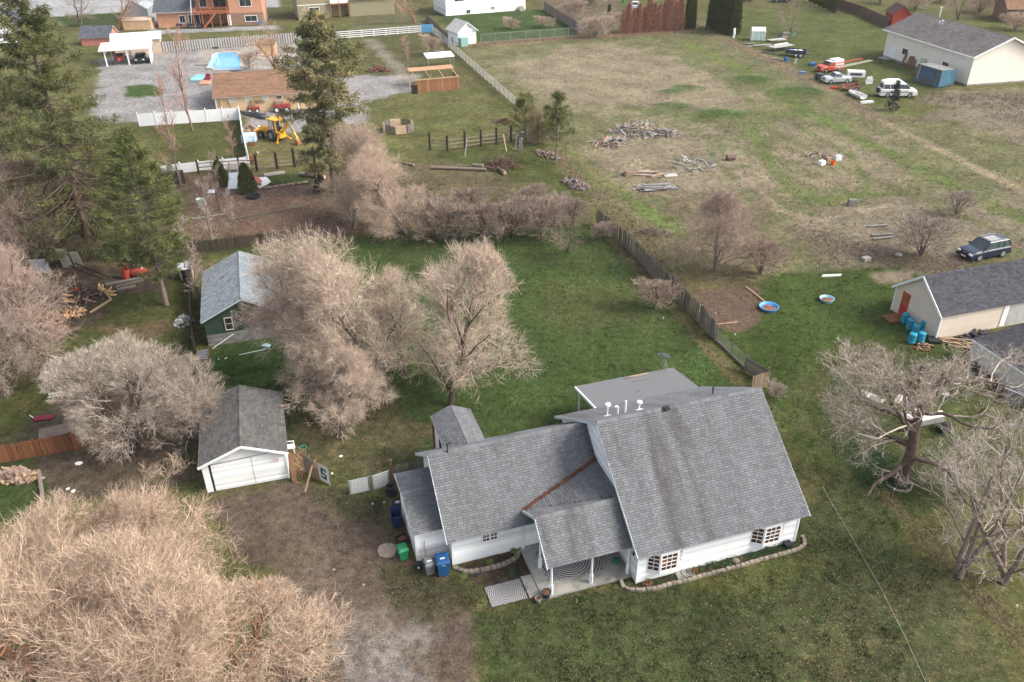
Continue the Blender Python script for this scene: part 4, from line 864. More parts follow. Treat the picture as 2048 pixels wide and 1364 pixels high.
# things leaning by the garage
for k, (x, l, lab) in enumerate(((5.15, 2.0, 'rusty plank leaning on the right corner of the white garage'), (5.3, 1.75, 'shorter plank leaning beside the rusty plank at the garage corner'))):
    b = MB(); b.beam((0, -.55, 0), (0, -.05, l), .12, .04); solo('plank', b, WOODB, lab, 'plank', GL(x, 0), R_(16))
t = thing('plastic_chair', 'white plastic garden chair standing against the garage side', 'chair', G(583, 903), R_(100))
b = MB(); b.box((0, 0, .42), (.5, .48, .04)); part('seat', b, PLW, t)
b = MB(); b.box((0, .27, .6), (.06, .03, .5), rx=-.15); b.box((0, .31, .88), (.5, .04, .1), rx=-.15)
for sx in (-1, 1): b.box((sx * .22, .27, .66), (.07, .03, .5), rx=-.15)
part('backrest', b, PLW, t)
for sx in (-1, 1):
    b = MB(); b.box((sx * .28, 0, .64), (.06, .46, .03)); b.box((sx * .28, -.2, .52), (.05, .05, .24)); part('armrest', b, PLW, t)
    for sy in (-1, 1): b = MB(); b.beam((sx * .25, sy * .24, 0), (sx * .22, sy * .2, .42), .05); part('leg', b, PLW, t)
b = MB()
for k in range(4): b.tube([(math.cos(a) * (.2 + k * .02), math.sin(a) * (.22 + k * .02), .02 + k * .025) for a in [i * PI / 8 for i in range(17)]], .014, 5, cap=False)
solo('garden_hose', b, mat('hose_green', (.04, .25, .16), .5), 'coiled green garden hose on the grass beside the plastic chair', 'hose', G(606, 897))
# gates of chain link woven with white slats
SLAT = mat('white_slat', (.78, .8, .78), .7, .1, rnd=.06)
def slat_gate(a, b_, h, lab, n=11, logo=False):
    p, q = G(*a), G(*b_); L = (q - p).length; t = thing('chain_link_gate', lab, 'gate', p, math.atan2(q.y - p.y, q.x - p.x))
    for z in (.08, h): m = MB(); m.tube([(0, 0, z), (L, 0, z)], .025, 6); part('rail', m, STEEL, t)
    for x in (0, L): m = MB(); m.tube([(x, 0, 0), (x, 0, h + .06)], .03, 6); part('gate_post', m, STEEL, t)
    w = (L - .16) / n; m = MB(); m.box((0, 0, 0), (w * .93, .012, h - .12)); me = m.mesh('slat', SLAT)
    for i in range(n): ob('slat', me, t, loc=(.08 + w * (i + .5), .012 * (-1) ** i, h / 2 + .04))
    # diamond wire
    m = MB(); k = 0; s = .12
    x = -h
    while x < L:
        for sg_ in (1, -1):
            a0 = max(x, 0); a1 = min(x + h, L)
            if a1 > a0:
                z0, z1 = (a0 - x, a1 - x) if sg_ > 0 else (h - (a0 - x), h - (a1 - x))
                m.beam((a0, -.022, max(.08, z0)), (a1, -.022, max(.08, z1)), .006)
        x += s
    part('wire_mesh', m, STEEL, t, kind='stuff'); return t, L
slat_gate((700, 991), (741, 982), 1.15, 'left one of the two white slatted gate panels near the stacked tyres')
slat_gate((746, 981.5), (780, 970), 1.15, 'right white slatted gate panel beside the stacked tyres')
tg, L = slat_gate((638, 958), (660.5, 972), 1.35, 'white slatted gate panel bearing a dark teal letter S')
TEAL = mat('teal_print', (.0, .07, .07), .6)
m = MB(); s_ = [(.0, .0), (.5, .0), (.5, .1), (.5, .34), (.2, .34)]
for lo, hi in (((0, 0), (.5, .13)), ((.34, .13), (.5, .4)), ((0, .33), (.34, .45)), ((0, .45), (.16, .7)), ((0, .7), (.5, .83)), ((-.05, .0), (0, .2)), ((.5, .63), (.55, .83))):
    m.b2((.38 + lo[0], -.05, .38 + lo[1] * .95), (.38 + hi[0], -.035, .38 + hi[1] * .95))
part('letter', m, TEAL, tg)
# board fences
def board_fence(name, lab, pts, h, bw=.14, m=WOODG, rails=True, jit=.05, gap=.012, lean=.02, world=False, hfun=None, posts=True, cat='fence', tk=.02):
    P = pts if world else [G(*p) for p in pts]; o = P[0].copy(); t = thing(name, lab, cat, o); ms = []
    for k in range(3):
        b = MB(); b.box((0, 0, h / 2), (bw - gap, tk, h * random.uniform(.97, 1.0))); ms.append(b.mesh('board', m))
    tot = 0
    for i in range(len(P) - 1):
        a, c = P[i], P[i + 1]; L = (c - a).length; d = (c - a).normalized(); az = math.atan2(d.y, d.x); n = max(1, int(L / bw))
        for k in range(n):
            q = a + d * (k + .5) * (L / n) - o; sc = hfun(tot + k * bw) if hfun else 1
            ob('board', random.choice(ms), t, loc=(q.x, q.y, q.z + random.uniform(-jit, 0) * h * .5), rot=(random.gauss(0, lean), random.gauss(0, lean), az), scale=(1, 1, sc))
        tot += L
        nrm = Vector((-d.y, d.x, 0))
        if rails:
            for z in (.3, h * .8): b = MB(); b.beam(a - o + nrm * .04 + Zv * z, c - o + nrm * .04 + Zv * z, .05, .09); part('rail', b, m, t)
        if posts:
            np_ = max(1, round(L / 2.4))
            for k in range(np_): q = a + d * L * k / np_ - o + nrm * .1; b = MB(); b.beam(q, q + Zv * (h + .05), .1); part('post', b, m, t)
    return t
board_fence('board_fence', 'long weathered grey board fence between the back yard and the open field', [(1192, 448), (1222, 470), (1256, 500), (1300, 548), (1345, 590), (1400, 648), (1432, 684)], 1.75, .17, lean=.035)
t = thing('wire_fence', 'low wire mesh fence with wooden base board near the patio corner', 'fence', G(1432, 684)); o = t.location.copy(); q = G(1493, 742) - o
b = MB(); b.beam((0, 0, .12), q + Zv * .12, .04, .22); part('base_board', b, WOODG, t)
for f in (0, .5, 1): b = MB(); b.beam(q * f, q * f + Zv * 1.3, .09); part('post', b, WOODG, t)
b = MB()
for i in range(40): b.beam(q * (i / 40), q * (i / 40) + Zv * 1.15, .006)
for i in range(9): b.beam(Zv * (.15 + i * .125), q + Zv * (.15 + i * .125), .006)
part('wire_mesh', b, STEEL, t, kind='stuff')
t = thing('plank_fence', 'short grey panel of horizontal planks at the near end of the wire fence', 'fence', G(1489, 742)); o = t.location.copy(); q = G(1533, 768) - o
for i in range(7): b = MB(); b.beam(Zv * (.14 + i * .17), q + Zv * (.14 + i * .17), .03, .15); part('plank', b, WOODG, t)
for f in (0, 1): b = MB(); b.beam(q * f, q * f + Zv * 1.45, .11); part('post', b, WOODG, t)
board_fence('plank_gate', 'tan plank gate at the back right corner of the house', [(1502, 782), (1535, 773)], 1.35, .13, mat('tan_fence_wood', (.24, .18, .12), .9, .25, 6, .2, 30, rnd=.15), posts=False)
board_fence('board_fence', 'grey board fence piece between the wooden post and the house wing', [(790, 961), (846, 946)], 1.2, .11, WOODG, posts=False)
b = MB(); b.box((0, 0, .95), (.16, .16, 1.9)); solo('wooden_post', b, WOODB, 'tall brown wooden post behind the stacked tyres', 'post', G(785, 967))
board_fence('plank_gate', 'grey plank panel beside the gate with the teal letter', [(611, 945), (634, 959)], 1.5, .16, WOODG, posts=False)
b = MB(); b.box((0, 0, .8), (.2, .12, 1.6)); solo('wooden_post', b, WOODB, 'brown gate post left of the teal letter panel', 'post', G(636, 960), .4)
b = MB(); b.beam((-.1, -.75, 0), (.35, .1, 1.4), .1, .06); solo('brace', b, WOODT, 'pale diagonal timber propping the plank gate', 'timber', G(618, 968))
board_fence('board_fence', 'rusty red board fence at the left edge behind the firewood', [(-120, 950), (0, 926), (150, 899), (232, 884)], 1.35, .15, WOODR)
# ================================================================ GREEN SHED
o = G(417.6, 692.8); A2 = R_(16.5); t = thing('green_shed', 'dark green shed on a grey block base with a bluish shingle roof', 'shed', o, A2)
GRN = mat('dark_green_board', (.032, .062, .042), .85, .2, 1.5, col2=(.045, .04, .03), s2=1.5, th=(.55, .7)); BLK = mat('grey_block', (.24, .23, .21), .95, .12, 4, .3, 30, rnd=.22)
DP = 8.6; WD = 6.2
w = MB(); w.b2((.02, .02, 0), (WD - .02, DP, 1.0)); part('mortar_wall', w, mat('mortar', (.16, .155, .145), .95, .2), t)
ms = []
for k in range(3): b = MB(); b.box((0, 0, 0), (.385, .05, .19)); ms.append(b.mesh('block', BLK))
for r_ in range(5):
    for k in range(16):
        x = .2 + k * .4 + (.2 if r_ % 2 else 0)
        if x < WD - .1: ob('block', ms[k % 3], t, loc=(x, random.uniform(-.006, .006), .1 + r_ * .2))
for x0, x1 in ((.0, 1.2), (1.2, 2.15), (2.15, 3.3), (3.3, 4.5), (4.5, 6.2)):
    def top(x): return 2.45 + (x if x < 3.1 else 6.2 - x) * .49
    poly = [(x0 + .01, 1.02), (x1 - .01, 1.02), (x1 - .01, top(x1))] + ([(3.1, top(3.1))] if x0 < 3.1 < x1 else []) + [(x0 + .01, top(x0))]
    w = MB(); w.prism(poly, 'y', random.uniform(-.01, .01), .08); part('wall_panel', w, GRN, t)
w = MB(); w.b2((0, .05, 1.0), (.06, DP, 2.5)); part('wall', w, GRN, t); w = MB(); w.b2((WD - .06, .05, 1.0), (WD, DP, 2.5)); part('wall', w, GRN, t)
w = MB(); w.prism([(0, 1), (WD, 1), (WD, 2.45), (3.1, 3.95), (0, 2.45)], 'y', DP - .08, DP); part('wall', w, GRN, t)
SH3 = roofmat('blue_grey_old_shingles', (0.22, 0.25, 0.27), .2, .2, (0.17, 0.14, 0.12), 1.6, None, (.55, .7))
roof_y(t, -.35, DP + .3, -.18, 2.4, 3.1, 3.98, 6.38, 2.4, SH3, seed=31, tw=.25, thh=.12)
frame_win(t, (0, -.015, 0), X_, -Y_, 1.6, 1.3, .5, 1.0, 1, 2, fm=mat('cream_frame', (.55, .5, .4), .7))
b = MB(); b.box((2.25, -.05, 2.2), (.1, .06, 1.5), ry=-.05); part('wall_batten', b, WOODG, t)
b = MB(); wb(b, Vector((0, 0, 0)), X_, -Y_, 2.35, 3.8, 1.9, 2.3, .02, .1); part('wall_shelf', b, WOODD, t)
b = MB(); b.tube([(0, 0, 0), (1.75, .35, .95)], .04, 8); solo('drain_pipe', b, PLW, 'white pipe leaning on the block base of the green shed', 'pipe', G(425, 697), R_(10))
b = MB(); b.tube([(0, 0, .04), (2.2, 1.0, .05)], .05, 6); b.tube([(1.9, .86, .05), (2.3, .6, .3)], .05, 6); solo('gutter_pipe', b, mat('pale_green_pipe', (.4, .5, .44), .6), 'pale gutter pipe lying on the grass in front of the green shed', 'pipe', G(478, 711))
b = MB(); b.prism([(0, 0), (.5, -.1), (.7, .2), (.3, .4), (0, .25)], 'z', 0, .12); solo('plastic_bag', b, mat('pale_blue_sheet', (.45, .6, .6), .6), 'crumpled pale blue plastic right of the gutter pipe', 'plastic', G(524, 694))
b = MB(); b.box((0, 0, .06), (.5, .14, .12), ry=.2); b.box((.25, .05, .16), (.4, .2, .04), ry=-.5); solo('scrap', b, PLW, 'white scrap piece on the grass near the pallet steps', 'scrap', G(443, 722))
t = thing('pallet_steps', 'rust framed grey pallet steps by the near corner of the green shed', 'steps', G(398, 722), R_(16))
for i in range(4): b = MB(); b.box((.28, .15 + i * .32, .1 + i * .03), (.7, .28, .05)); part('step', b, mat('grey_rubber_step', (.17, .18, .19), .9, .2), t)
for x in (-.12, .68): b = MB(); b.beam((x, 0, .05), (x, 1.5, .25), .06, .1); part('side_rail', b, WOODR, t)
board_fence('board_fence', 'dark board fence along the left side of the green shed', [(392, 706), (386, 640), (384, 590), (388, 530)], 1.5, .18, WOODD)
# ================================================================ TAN GARAGE AND LOW SHED AT THE RIGHT
TANS = mat('tan_siding', (.62, .54, .45), .7, .05, 1, tint=.04); SH4 = roofmat('charcoal_shingles', (.062, .062, .07), .35, .2)
t = thing('tan_garage', 'tan sided building with charcoal roof and a red gable door at the right edge', 'building', G(1870.5, 679), R_(17.3))
w = MB(); lap(w, Vector((0, 5.25, 0)), -Y_, -X_, [(0, 0), (5.25, 0), (5.25, 2.2), (2.62, 4.3), (0, 2.2)], .16, .018); lap(w, Vector((0, 0, 0)), X_, -Y_, [(0, 0), (13, 0), (13, 2.25), (0, 2.25)], .16, .018)
lap(w, Vector((13, 5.25, 0)), -X_, Y_, [(0, 0), (13, 0), (13, 2.25), (0, 2.25)], .16, .018); part('wall', w, TANS, t, kind='stuff')
roof2(t, -.28, 13.2, -.22, 2.2, 2.62, 4.5, 5.45, 2.2, SH4, dm=TRIM, seed=41)
for q in ((-.3, -.25, 2.1), (-.3, 5.5, 2.1)): b = MB(); b.beam(q, (-.3, 2.62, 4.42), .05, .2); part('barge_board', b, TRIM, t)
for y in (-.01, 5.24): b = MB(); b.box((-.01, y, 1.1), (.1, .1, 2.2)); part('corner_trim', b, TRIM, t)
d_ = MB(); wb(d_, Vector((0, 4.4, 0)), -Y_, -X_, 0, .85, .15, 2.2, 0, .05); dd = part('door', d_, RED, t)
for i in range(2):
    for j in range(3): b = MB(); wb(b, Vector((0, 4.4, 0)), -Y_, -X_, .12 + i * .32, .41 + i * .32, 1.1 + j * .34, 1.4 + j * .34, .05, .058); part('pane', b, mat('amber_pane', (.28, .13, .05), .4, .3), dd)
b = MB(); wb(b, Vector((0, 0, 0)), X_, -Y_, 6.2, 6.75, .1, 2.1, .02, .06); part('door', b, TRIM, t)
b = MB(); wb(b, Vector((0, 0, 0)), X_, -Y_, 6.85, 9.0, .1, 2.1, .02, .04); part('garage_door', b, mat('grey_roller', (.4, .4, .39), .6), t)
e0 = G(1940, 713); A3 = R_(17.3)
t = thing('low_shed', 'low tan shed with a flat charcoal roof at the right edge beside the apple tree', 'shed', e0, A3)
w = MB(); lap(w, Vector((-.6, -.4, 0)), -Y_, -X_, [(0, 0), (8.5, 0), (8.5, 1.75), (0, 1.75)], .4, .006); w.b2((-.55, -8.9, 0), (7.5, -.45, 1.7)); part('wall', w, mat('pale_tan_wall', (.66, .6, .52), .7, .08), t)
w = MB(); slab(w, [(-.75, -9, 1.9), (7.8, -9, 2.95), (7.8, -.3, 2.95), (-.75, -.3, 1.9)], (-.12, 0, 1), .12); rf = part('roof', w, [TRIM, DECK], t); tb = MB()
tabs(tb, (-.75, -.3, 1.9), (0, -1, 0), (8.55, 0, 1.05), [(0, 0), (8.7, 0), (8.7, 8.6), (0, 8.6)], .3, .143, seed=43); part('shingles', tb, SH4, rf, kind='stuff')
b = MB(); b.beam((-.78, -9, 1.82), (-.78, -.3, 1.82), .04, .14); part('fascia', b, TRIM, t)
# ================================================================ LONG CREAM BUILDING top right
CRM = mat('cream_siding', (.8, .74, .65), .7, .04, .8); SH5 = roofmat('taupe_shingles', (.17, .15, .14), .22, .15, (.13, .12, .115), .5)
t = thing('cream_building', 'long cream outbuilding with a taupe gable roof at the top right', 'building', G(1933, 172), R_(13.4))
w = MB(); lap(w, Vector((0, 22.3, 0)), -Y_, -X_, [(0, 0), (22.3, 0), (22.3, 4.62), (0, 4.62)], .3, .012); lap(w, Vector((0, 0, 0)), X_, -Y_, [(0, 0), (12, 0), (12, 4.6), (6, 7.1), (0, 4.6)], .3, .012); lap(w, Vector((12, 0, 0)), Y_, X_, [(0, 0), (22.3, 0), (22.3, 4.6), (0, 4.6)], .3, .012)
lap(w, Vector((12, 22.3, 0)), -X_, Y_, [(0, 0), (12, 0), (12, 4.6), (6, 7.1), (0, 4.6)], .3, .012); part('wall', w, CRM, t, kind='stuff')
b = MB(); b.b2((-.06, -.1, -.1), (12.05, 22.3, .25)); part('foundation', b, CONC, t)
roof_y(t, -.6, 23.1, -.55, 4.62, 6, 7.32, 12.55, 4.62, SH5, dm=CRM, seed=51, tw=.5, thh=.25)
for q in ((-.57, -.62, 4.55), (12.57, -.62, 4.55)): b = MB(); b.beam(q, (6, -.62, 7.25), .06, .24); part('barge_board', b, TRIM, t)
b = MB(); b.b2((-.68, -.6, 4.45), (-.55, 23.1, 4.6)); part('gutter', b, TRIM, t)
for y0 in (15.7, 5.1): frame_win(t, (-.01, y0 + 1.5, 0), -Y_, -X_, 0, 1.5, 1.4, .95, 2, 1, fm=CRM)
b = MB(); wb(b, Vector((0, 20.6, 0)), -Y_, -X_, 0, 1.5, .1, 2.3, .01, .05); part('door', b, TRIM, t)
for y in (20.2, 12.0, 2.2): b = MB(); b.box((-.15, y, 3.8), (.3, .12, .12)); part('wall_lamp', b, TRIM, t)
for x, y, h in ((4.2, 14.8, .7), (4.5, 14.5, .9)): b = MB(); b.tube([(x, y, 6.4), (x, y, 6.4 + h)], .08, 6); b.lathe([(.16, 0), (.16, .1), (.02, .15)], 8, (x, y, 6.4 + h)); part('vent_pipe', b, TRIM, t)
def WL(x, y, z=0): return GL(x, y, z, R_(13.4), G(1933, 172))
b = MB(); b.b2((-1.6, 0, 0), (0, 2, .15)); solo('door_step', b, CONC, 'concrete slab step at the white door of the cream building', 'step', WL(0, 19.4), R_(13.4))
for k, (y, h, lab) in enumerate(((15.9, 1.9, 'dark brown board leaning leftmost on the cream wall'), (14.6, 1.7, 'rust brown board leaning second on the cream wall'), (13.9, 1.8, 'brown board leaning third on the cream wall'), (13.2, 1.4, 'shortest brown board leaning on the cream wall'))):
    b = MB(); b.box((-.35, 0, h / 2), (.05, .5, h), ry=.3); solo('board', b, WOODB if k != 1 else WOODR, lab, 'board', WL(0, y), R_(13.4), 'boards leaning on the cream wall')
t = thing('window_sash', 'old white window frames leaning on the cream wall by the container', 'window frame', WL(-.25, 11.2), R_(13.4)); 
for i in range(2):
    for j in range(3): b = MB(); b.box((0, -.35 + i * .7, .35 + j * .6), (.05, .6, .5)); part('pane', b, MET, t)
    b = MB(); b.box((.04, -.35 + i * .7, .95), (.05, .72, 2.0)); part('frame', b, WOODT, t)
# shipping container
c0 = G(1876, 175.5); c1 = G(1829.5, 161); az = math.atan2(c0.y - c1.y, c0.x - c1.x); Lc = (c0 - c1).length
t = thing('shipping_container', 'blue and rusty corrugated container beside the cream building', 'container', c1, az); H_ = 2.7
CB = mat('container_blue', (.09, .17, .24), .7, .3, 2, rnd=.0, col2=(.16, .12, .1), s2=.9, th=(.5, .6)); CT = mat('container_roof', (.22, .25, .24), .8, .3, 1, col2=(.2, .14, .1), s2=1)
b = MB(); x = 0
while x < Lc - .05: b.b2((x, -.03, .12), (x + .16, .05, H_ - .1)); x += .3
b.b2((0, .04, .1), (Lc, .08, H_ - .05)); part('side_wall', b, CB, t)
D2 = 2.9; b = MB(); x = 0
while x < D2 - .05: b.b2((Lc - .05, x, .12), (Lc + .03, x + .16, H_ - .1)); x += .3
b.b2((Lc - .08, 0, .1), (Lc - .04, D2, H_ - .05)); part('end_wall', b, mat('container_end', (.1, .27, .38), .7, .25, 2, col2=(.16, .15, .14), s2=1.2, th=(.55, .65)), t)
b = MB(); b.b2((0, 0, 0), (.06, D2, H_)); b.b2((0, D2 - .06, 0), (Lc, D2, H_)); part('wall', b, CB, t)
b = MB(); b.b2((0, 0, H_ - .06), (Lc, D2, H_)); part('roof', b, CT, t)
for p in ((0, 0), (Lc, 0), (Lc, D2)): b = MB(); b.box((p[0], p[1], H_ / 2), (.16, .16, H_ + .06)); part('corner_post', b, CB, t)
for z in (.06, H_ - .04): b = MB(); b.b2((0, -.06, z - .07), (Lc, .03, z + .06)); part('rail', b, CB, t)
b = MB(); b.b2((.35, -.07, .4), (.65, -.035, H_ - .2)); part('rust_panel', b, mat('orange_rust', (.5, .26, .17), .8, .3), t)
# ================================================================ TAN POOL HOUSE with brown roof
p0 = G(424.2, 196.3, 2.55); p1 = G(604, 184.5, 2.55); az = math.atan2(p1.y - p0.y, p1.x - p0.x); L_ = (p1 - p0).length + 3.2
t = thing('pool_house', 'long yellow outbuilding with a brown roof in front of the swimming pool', 'building', Vector((p0.x, p0.y, 0)), az)
YEL = mat('yellow_wall', (.56, .41, .24), .8, .1, 1); SH6 = roofmat('brown_shingles', (.25, .145, .09), .2, .2, (.2, .11, .07), 1, (.4, 3, 3))
b = MB(); lap(b, Vector((.3, .4, 0)), X_, -Y_, [(0, 0), (L_ - .6, 0), (L_ - .6, 2.6), (0, 2.6)], .5, .004); lap(b, Vector((.3, 14, 0)), -Y_, -X_, [(0, 0), (13.6, 0), (13.6, 2.6), (6.8, 4.4), (0, 2.6)], .5, .004); lap(b, Vector((L_ - .3, .4, 0)), Y_, X_, [(0, 0), (13.6, 0), (13.6, 2.6), (6.8, 4.4), (0, 2.6)], .5, .004); part('wall', b, YEL, t)
roof2(t, 0, L_, 0, 2.5, 7.2, 4.4, 14.4, 2.5, SH6, dm=TRIM, seed=61, tw=.5, thh=.25)
for k, x in enumerate((2.3, 4.6, 7.0, 9.0)): frame_win(t, (0, .39, 0), X_, -Y_, x, 1.75, .75, .4, 1, 1, fm=TRIM, gm=GLASS if k == 3 else mat('pale_blind', (.5, .5, .47), .6))
for x in (.35, 12.0): b = MB(); b.box((x, .38, 1.25), (.16, .1, 2.5)); part('corner_trim', b, TRIM, t)
for x, a in ((.9, .1), (2.3, .6), (9.3, -.05)): b = MB(); b.box((x, .2, 1.1), (.12, .06, 2.0), ry=-a * .5); part('wall_batten', b, WOODB, t)
def PL(x, y, z=0): return GL(x, y, z, az, Vector((p0.x, p0.y, 0)))
AZP = az
b = MB()
for k, x in enumerate((5.3, 6.0, 6.45, 7.0)):
    b = MB(); b.lathe([(.27, 0), (.3, .03), (.27, .06)], 16, cap=False); b.beam((-.27, 0, .03), (.27, 0, .03), .03); b.beam((0, -.27, .03), (0, .27, .03), .03)
    o = ob('wheel', b.mesh('wheel', BLACK), loc=PL(x, .3, 1.55), rot=(PI / 2, 0, az), label=['leftmost', 'second from left', 'third from left', 'rightmost'][k] + ' of the four old wheels hung on the yellow wall', cat='wheel', group='wheels hung on the yellow wall')
# ================================================================ TREES
def norm(a): return a / np.maximum(np.linalg.norm(a, axis=-1, keepdims=True), 1e-9)
def sweep(P, r0, r1, n, rng):
    k, M, _ = P.shape; T = norm(np.gradient(P, axis=1)); ref = norm(rng.normal(0, 1, (k, 1, 3))); U = norm(np.cross(T, ref)); Wv = np.cross(T, U)
    tt = np.linspace(0, 1, M)[None, :]; R = r0[:, None] * (1 - tt) + r1[:, None] * tt
    if n == 2: V = np.stack([P - U * R[..., None], P + U * R[..., None]], 2)
    else:
        an = np.arange(n) * 2 * PI / n; V = P[:, :, None] + (U[:, :, None] * np.cos(an)[:, None] + Wv[:, :, None] * np.sin(an)[:, None]) * R[..., None, None]
    m = n if n > 2 else 1; base = (np.arange(k)[:, None, None] * M + np.arange(M - 1)[None, :, None]) * n + np.arange(m)[None, None, :]
    nxt = (np.arange(k)[:, None, None] * M + np.arange(M - 1)[None, :, None]) * n + ((np.arange(m) + 1) % n)[None, None, :]
    Q = np.stack([base, nxt, nxt + n, base + n], -1).reshape(-1, 4); return V.reshape(-1, 3), Q
def bare(name, seed, H, R, cb, kids, lens, ang, rad, tm, tc, stems=1, up=(.5, .35, .25, .1, .05), out=.35, tw=.007, trunk_to=1, wig=.16, grav=0., trop=0.05, r1f=.5, lean=(0, 0), low=.25, cz=None, steep=1.0):
    """bare tree as (trunk mesh, crown mesh): levels of branches grown inside an egg shaped envelope"""
    g = np.random.default_rng(seed); c = np.array([lean[0] * H, lean[1] * H, (cb + H) / 2 * .88 if cz is None else cz]); E = np.array([R, R, (H - cb) / 2 * 1.15])
    M0 = 10; st = np.zeros((stems, 3)); st[:, :2] = g.normal(0, rad * .8 if stems > 1 else 0, (stems, 2))
    d = np.tile([0., 0, 1], (stems, 1)); d[:, :2] += (g.normal(0, .32, (stems, 2)) if stems > 1 else 0) + np.array(lean); d = norm(d)
    lob = norm(g.normal(0, 1, (9, 3))); la = g.uniform(-.36, .36, 9)
    def env(p):
        o_ = (p - c) / E; q_ = np.linalg.norm(o_, axis=1); dn = o_ / np.maximum(q_, 1e-6)[:, None]; m_ = 1 + (np.clip(dn @ lob.T - .45, 0, 1) * la * 1.9).sum(1); return q_ / np.clip(m_, .45, 1.4)
    def grow(s, d, L, M, w, tr):
        P = [s]; dd = d
        for i in range(M - 1):
            dd = norm(dd + g.normal(0, w, dd.shape) + np.array([0, 0, 1.0]) * tr); P.append(P[-1] + dd * (L / (M - 1))[:, None])
        return np.stack(P, 1)
    P = grow(st, d, np.full(stems, H * .82) * g.uniform(.85, 1, stems), M0, .06, .05); r0 = np.full(stems, rad) * g.uniform(.8, 1.1, stems); rr = r0 * .22
    tv, tq, cv, cq, ct = [], [], [], [], []; no = [0, 0]
    def emit(P, r0, r1, n, tr):
        V, Q = sweep(P, r0, r1, n, g)
        if tr: tv.append(V); tq.append(Q + no[0]); no[0] += len(V)
        else:
            cv.append(V); cq.append(Q + no[1]); no[1] += len(V); ct.append(np.repeat(g.random(len(P)), len(Q) // len(P)))
    emit(P, r0, rr, 9, True)
    for lv, k in enumerate(kids):
        n = len(P); M = P.shape[1]; pi = np.repeat(np.arange(n), k); lo = (cb / (H * .82)) * .75 if lv == 0 else low
        t = (lo + (1 - lo) * (np.tile((np.arange(k) + .5) / k, n) + g.uniform(-.5, .5, n * k) / k)); t = np.clip(t, 0, .995)
        f = t * (M - 1); i = f.astype(int); fr = (f - i)[:, None]; s = P[pi, i] * (1 - fr) + P[pi, i + 1] * fr; T = norm(P[pi, i + 1] - P[pi, i])
        pr = norm(np.cross(T, norm(g.normal(0, 1, T.shape)))); a = np.radians(ang[lv]) * g.uniform(.6, 1.35, n * k)[:, None]
        o = norm((s - c) / E + 1e-6); d = norm(T * np.cos(a) + pr * np.sin(a) + np.array([0, 0, 1.]) * up[lv] + o * out)
        L = lens[lv] * g.uniform(.55, 1.25, n * k) * ((1.1 - .55 * t) if lv == 0 else (1.1 - .5 * t))
        q = env(s + d * L[:, None]); q0 = env(s); L = L * np.clip(1 - (q - 1) * 1.1, .25, 1)
        keep = (q0 < 1.25) & ((g.random(len(s)) > .28) if lv in (1, 2) else True) & (s[:, 2] + d[:, 2] * L > .15)
        s, d, L, pi, t = s[keep], d[keep], L[keep], pi[keep], t[keep]
        Mn = (8, 6, 4, 4, 3)[lv] if lv < 5 else 3
        PR = (r0[pi] * (1 - t) + rr[pi] * t); last = lv == len(kids) - 1
        P = grow(s, d, L, Mn, wig * (1 if lv < 3 else 1.3), trop if not last else trop - grav); nr = np.minimum(PR * .72, (rad * (.42, .16, .06, .03, .02)[lv])) * g.uniform(.75, 1.1, len(s))
        if last: nr = np.full(len(s), tw) * g.uniform(.7, 1.2, len(s))
        nr = np.maximum(nr, tw); r0 = nr; rr = np.maximum(nr * .35, tw * .45)
        emit(P, r0, rr, (6, 4, 3, 3, 2)[lv] if not last else 2, lv < trunk_to)
    a = npmesh(name + '_trunk', np.concatenate(tv), np.concatenate(tq), tm, smooth=True); b = npmesh(name + '_crown', np.concatenate(cv), np.concatenate(cq), tc, tint=np.concatenate(ct)); return a, b
def twm(name, c, t=.5): return mat(name, c, .9, .2, .6, tint=t)
TW_O = twm('peach_twigs', (.48, .36, .265), .7); TW_P = twm('pale_pink_twigs', (.5, .4, .315), .7); TW_G = twm('grey_twigs', (.38, .32, .265), .7); TW_B = twm('brown_twigs', (.3, .23, .19)); TW_R = twm('rosy_twigs', (.46, .35, .27)); TW_D = twm('dull_brown_twigs', (.36, .27, .22))
BK_O = mat('orange_bark', (.3, .15, .075), .95, .3, 3, .6, 12); BK_G = mat('grey_bark', (.2, .16, .13), .95, .3, 4, .6, 12, stretch=(3, 3, 1))
BK_D = mat('dark_bark', (.1, .07, .055), .95, .3, 4, .6, 12)
def tree(name, lab, m, loc, rz=0, sc=1, group=None, cat='tree', sz=None):
    t = thing(name, lab, cat, loc, rz, group); s = (sc, sc, sz or sc); ob('trunk', m[0], t, scale=s); ob('crown', m[1], t, scale=s); return t
# envelopes in metres
ELM = bare('elm', 5, 9.5, 7.0, .3, (13, 9, 7, 6, 5), (6.0, 3.2, 1.9, 1.2, .95), (58, 50, 50, 50, 50), .26, BK_O, TW_O, stems=2, up=(.15, .2, .2, .2, .25), out=.2, tw=.0062, low=.15, wig=.2)
ELM2 = bare('elm2', 9, 8.5, 5.8, .3, (12, 9, 7, 6, 5), (5.2, 2.8, 1.7, 1.1, .9), (58, 50, 50, 50, 50), .22, BK_O, TW_O, stems=2, up=(.15, .2, .2, .2, .25), out=.2, tw=.0062, low=.15, wig=.2)
MAP = bare('maple', 12, 12.2, 5.3, .3, (20, 9, 7, 6, 5), (4.6, 2.3, 1.4, .95, .75), (52, 48, 48, 48, 46), .24, BK_D, TW_P, up=(.2, .15, .1, .1, .1), out=.25, tw=.0062, low=.15, lean=(.09, 0))
MAP2 = bare('maple2', 13, 12.6, 5.7, .4, (16, 9, 7, 6, 5), (5.0, 2.7, 1.6, 1.1, .8), (52, 48, 48, 48, 46), .2, BK_D, TW_P, stems=2, up=(.2, .15, .1, .1, .1), out=.25, tw=.0062, low=.15)
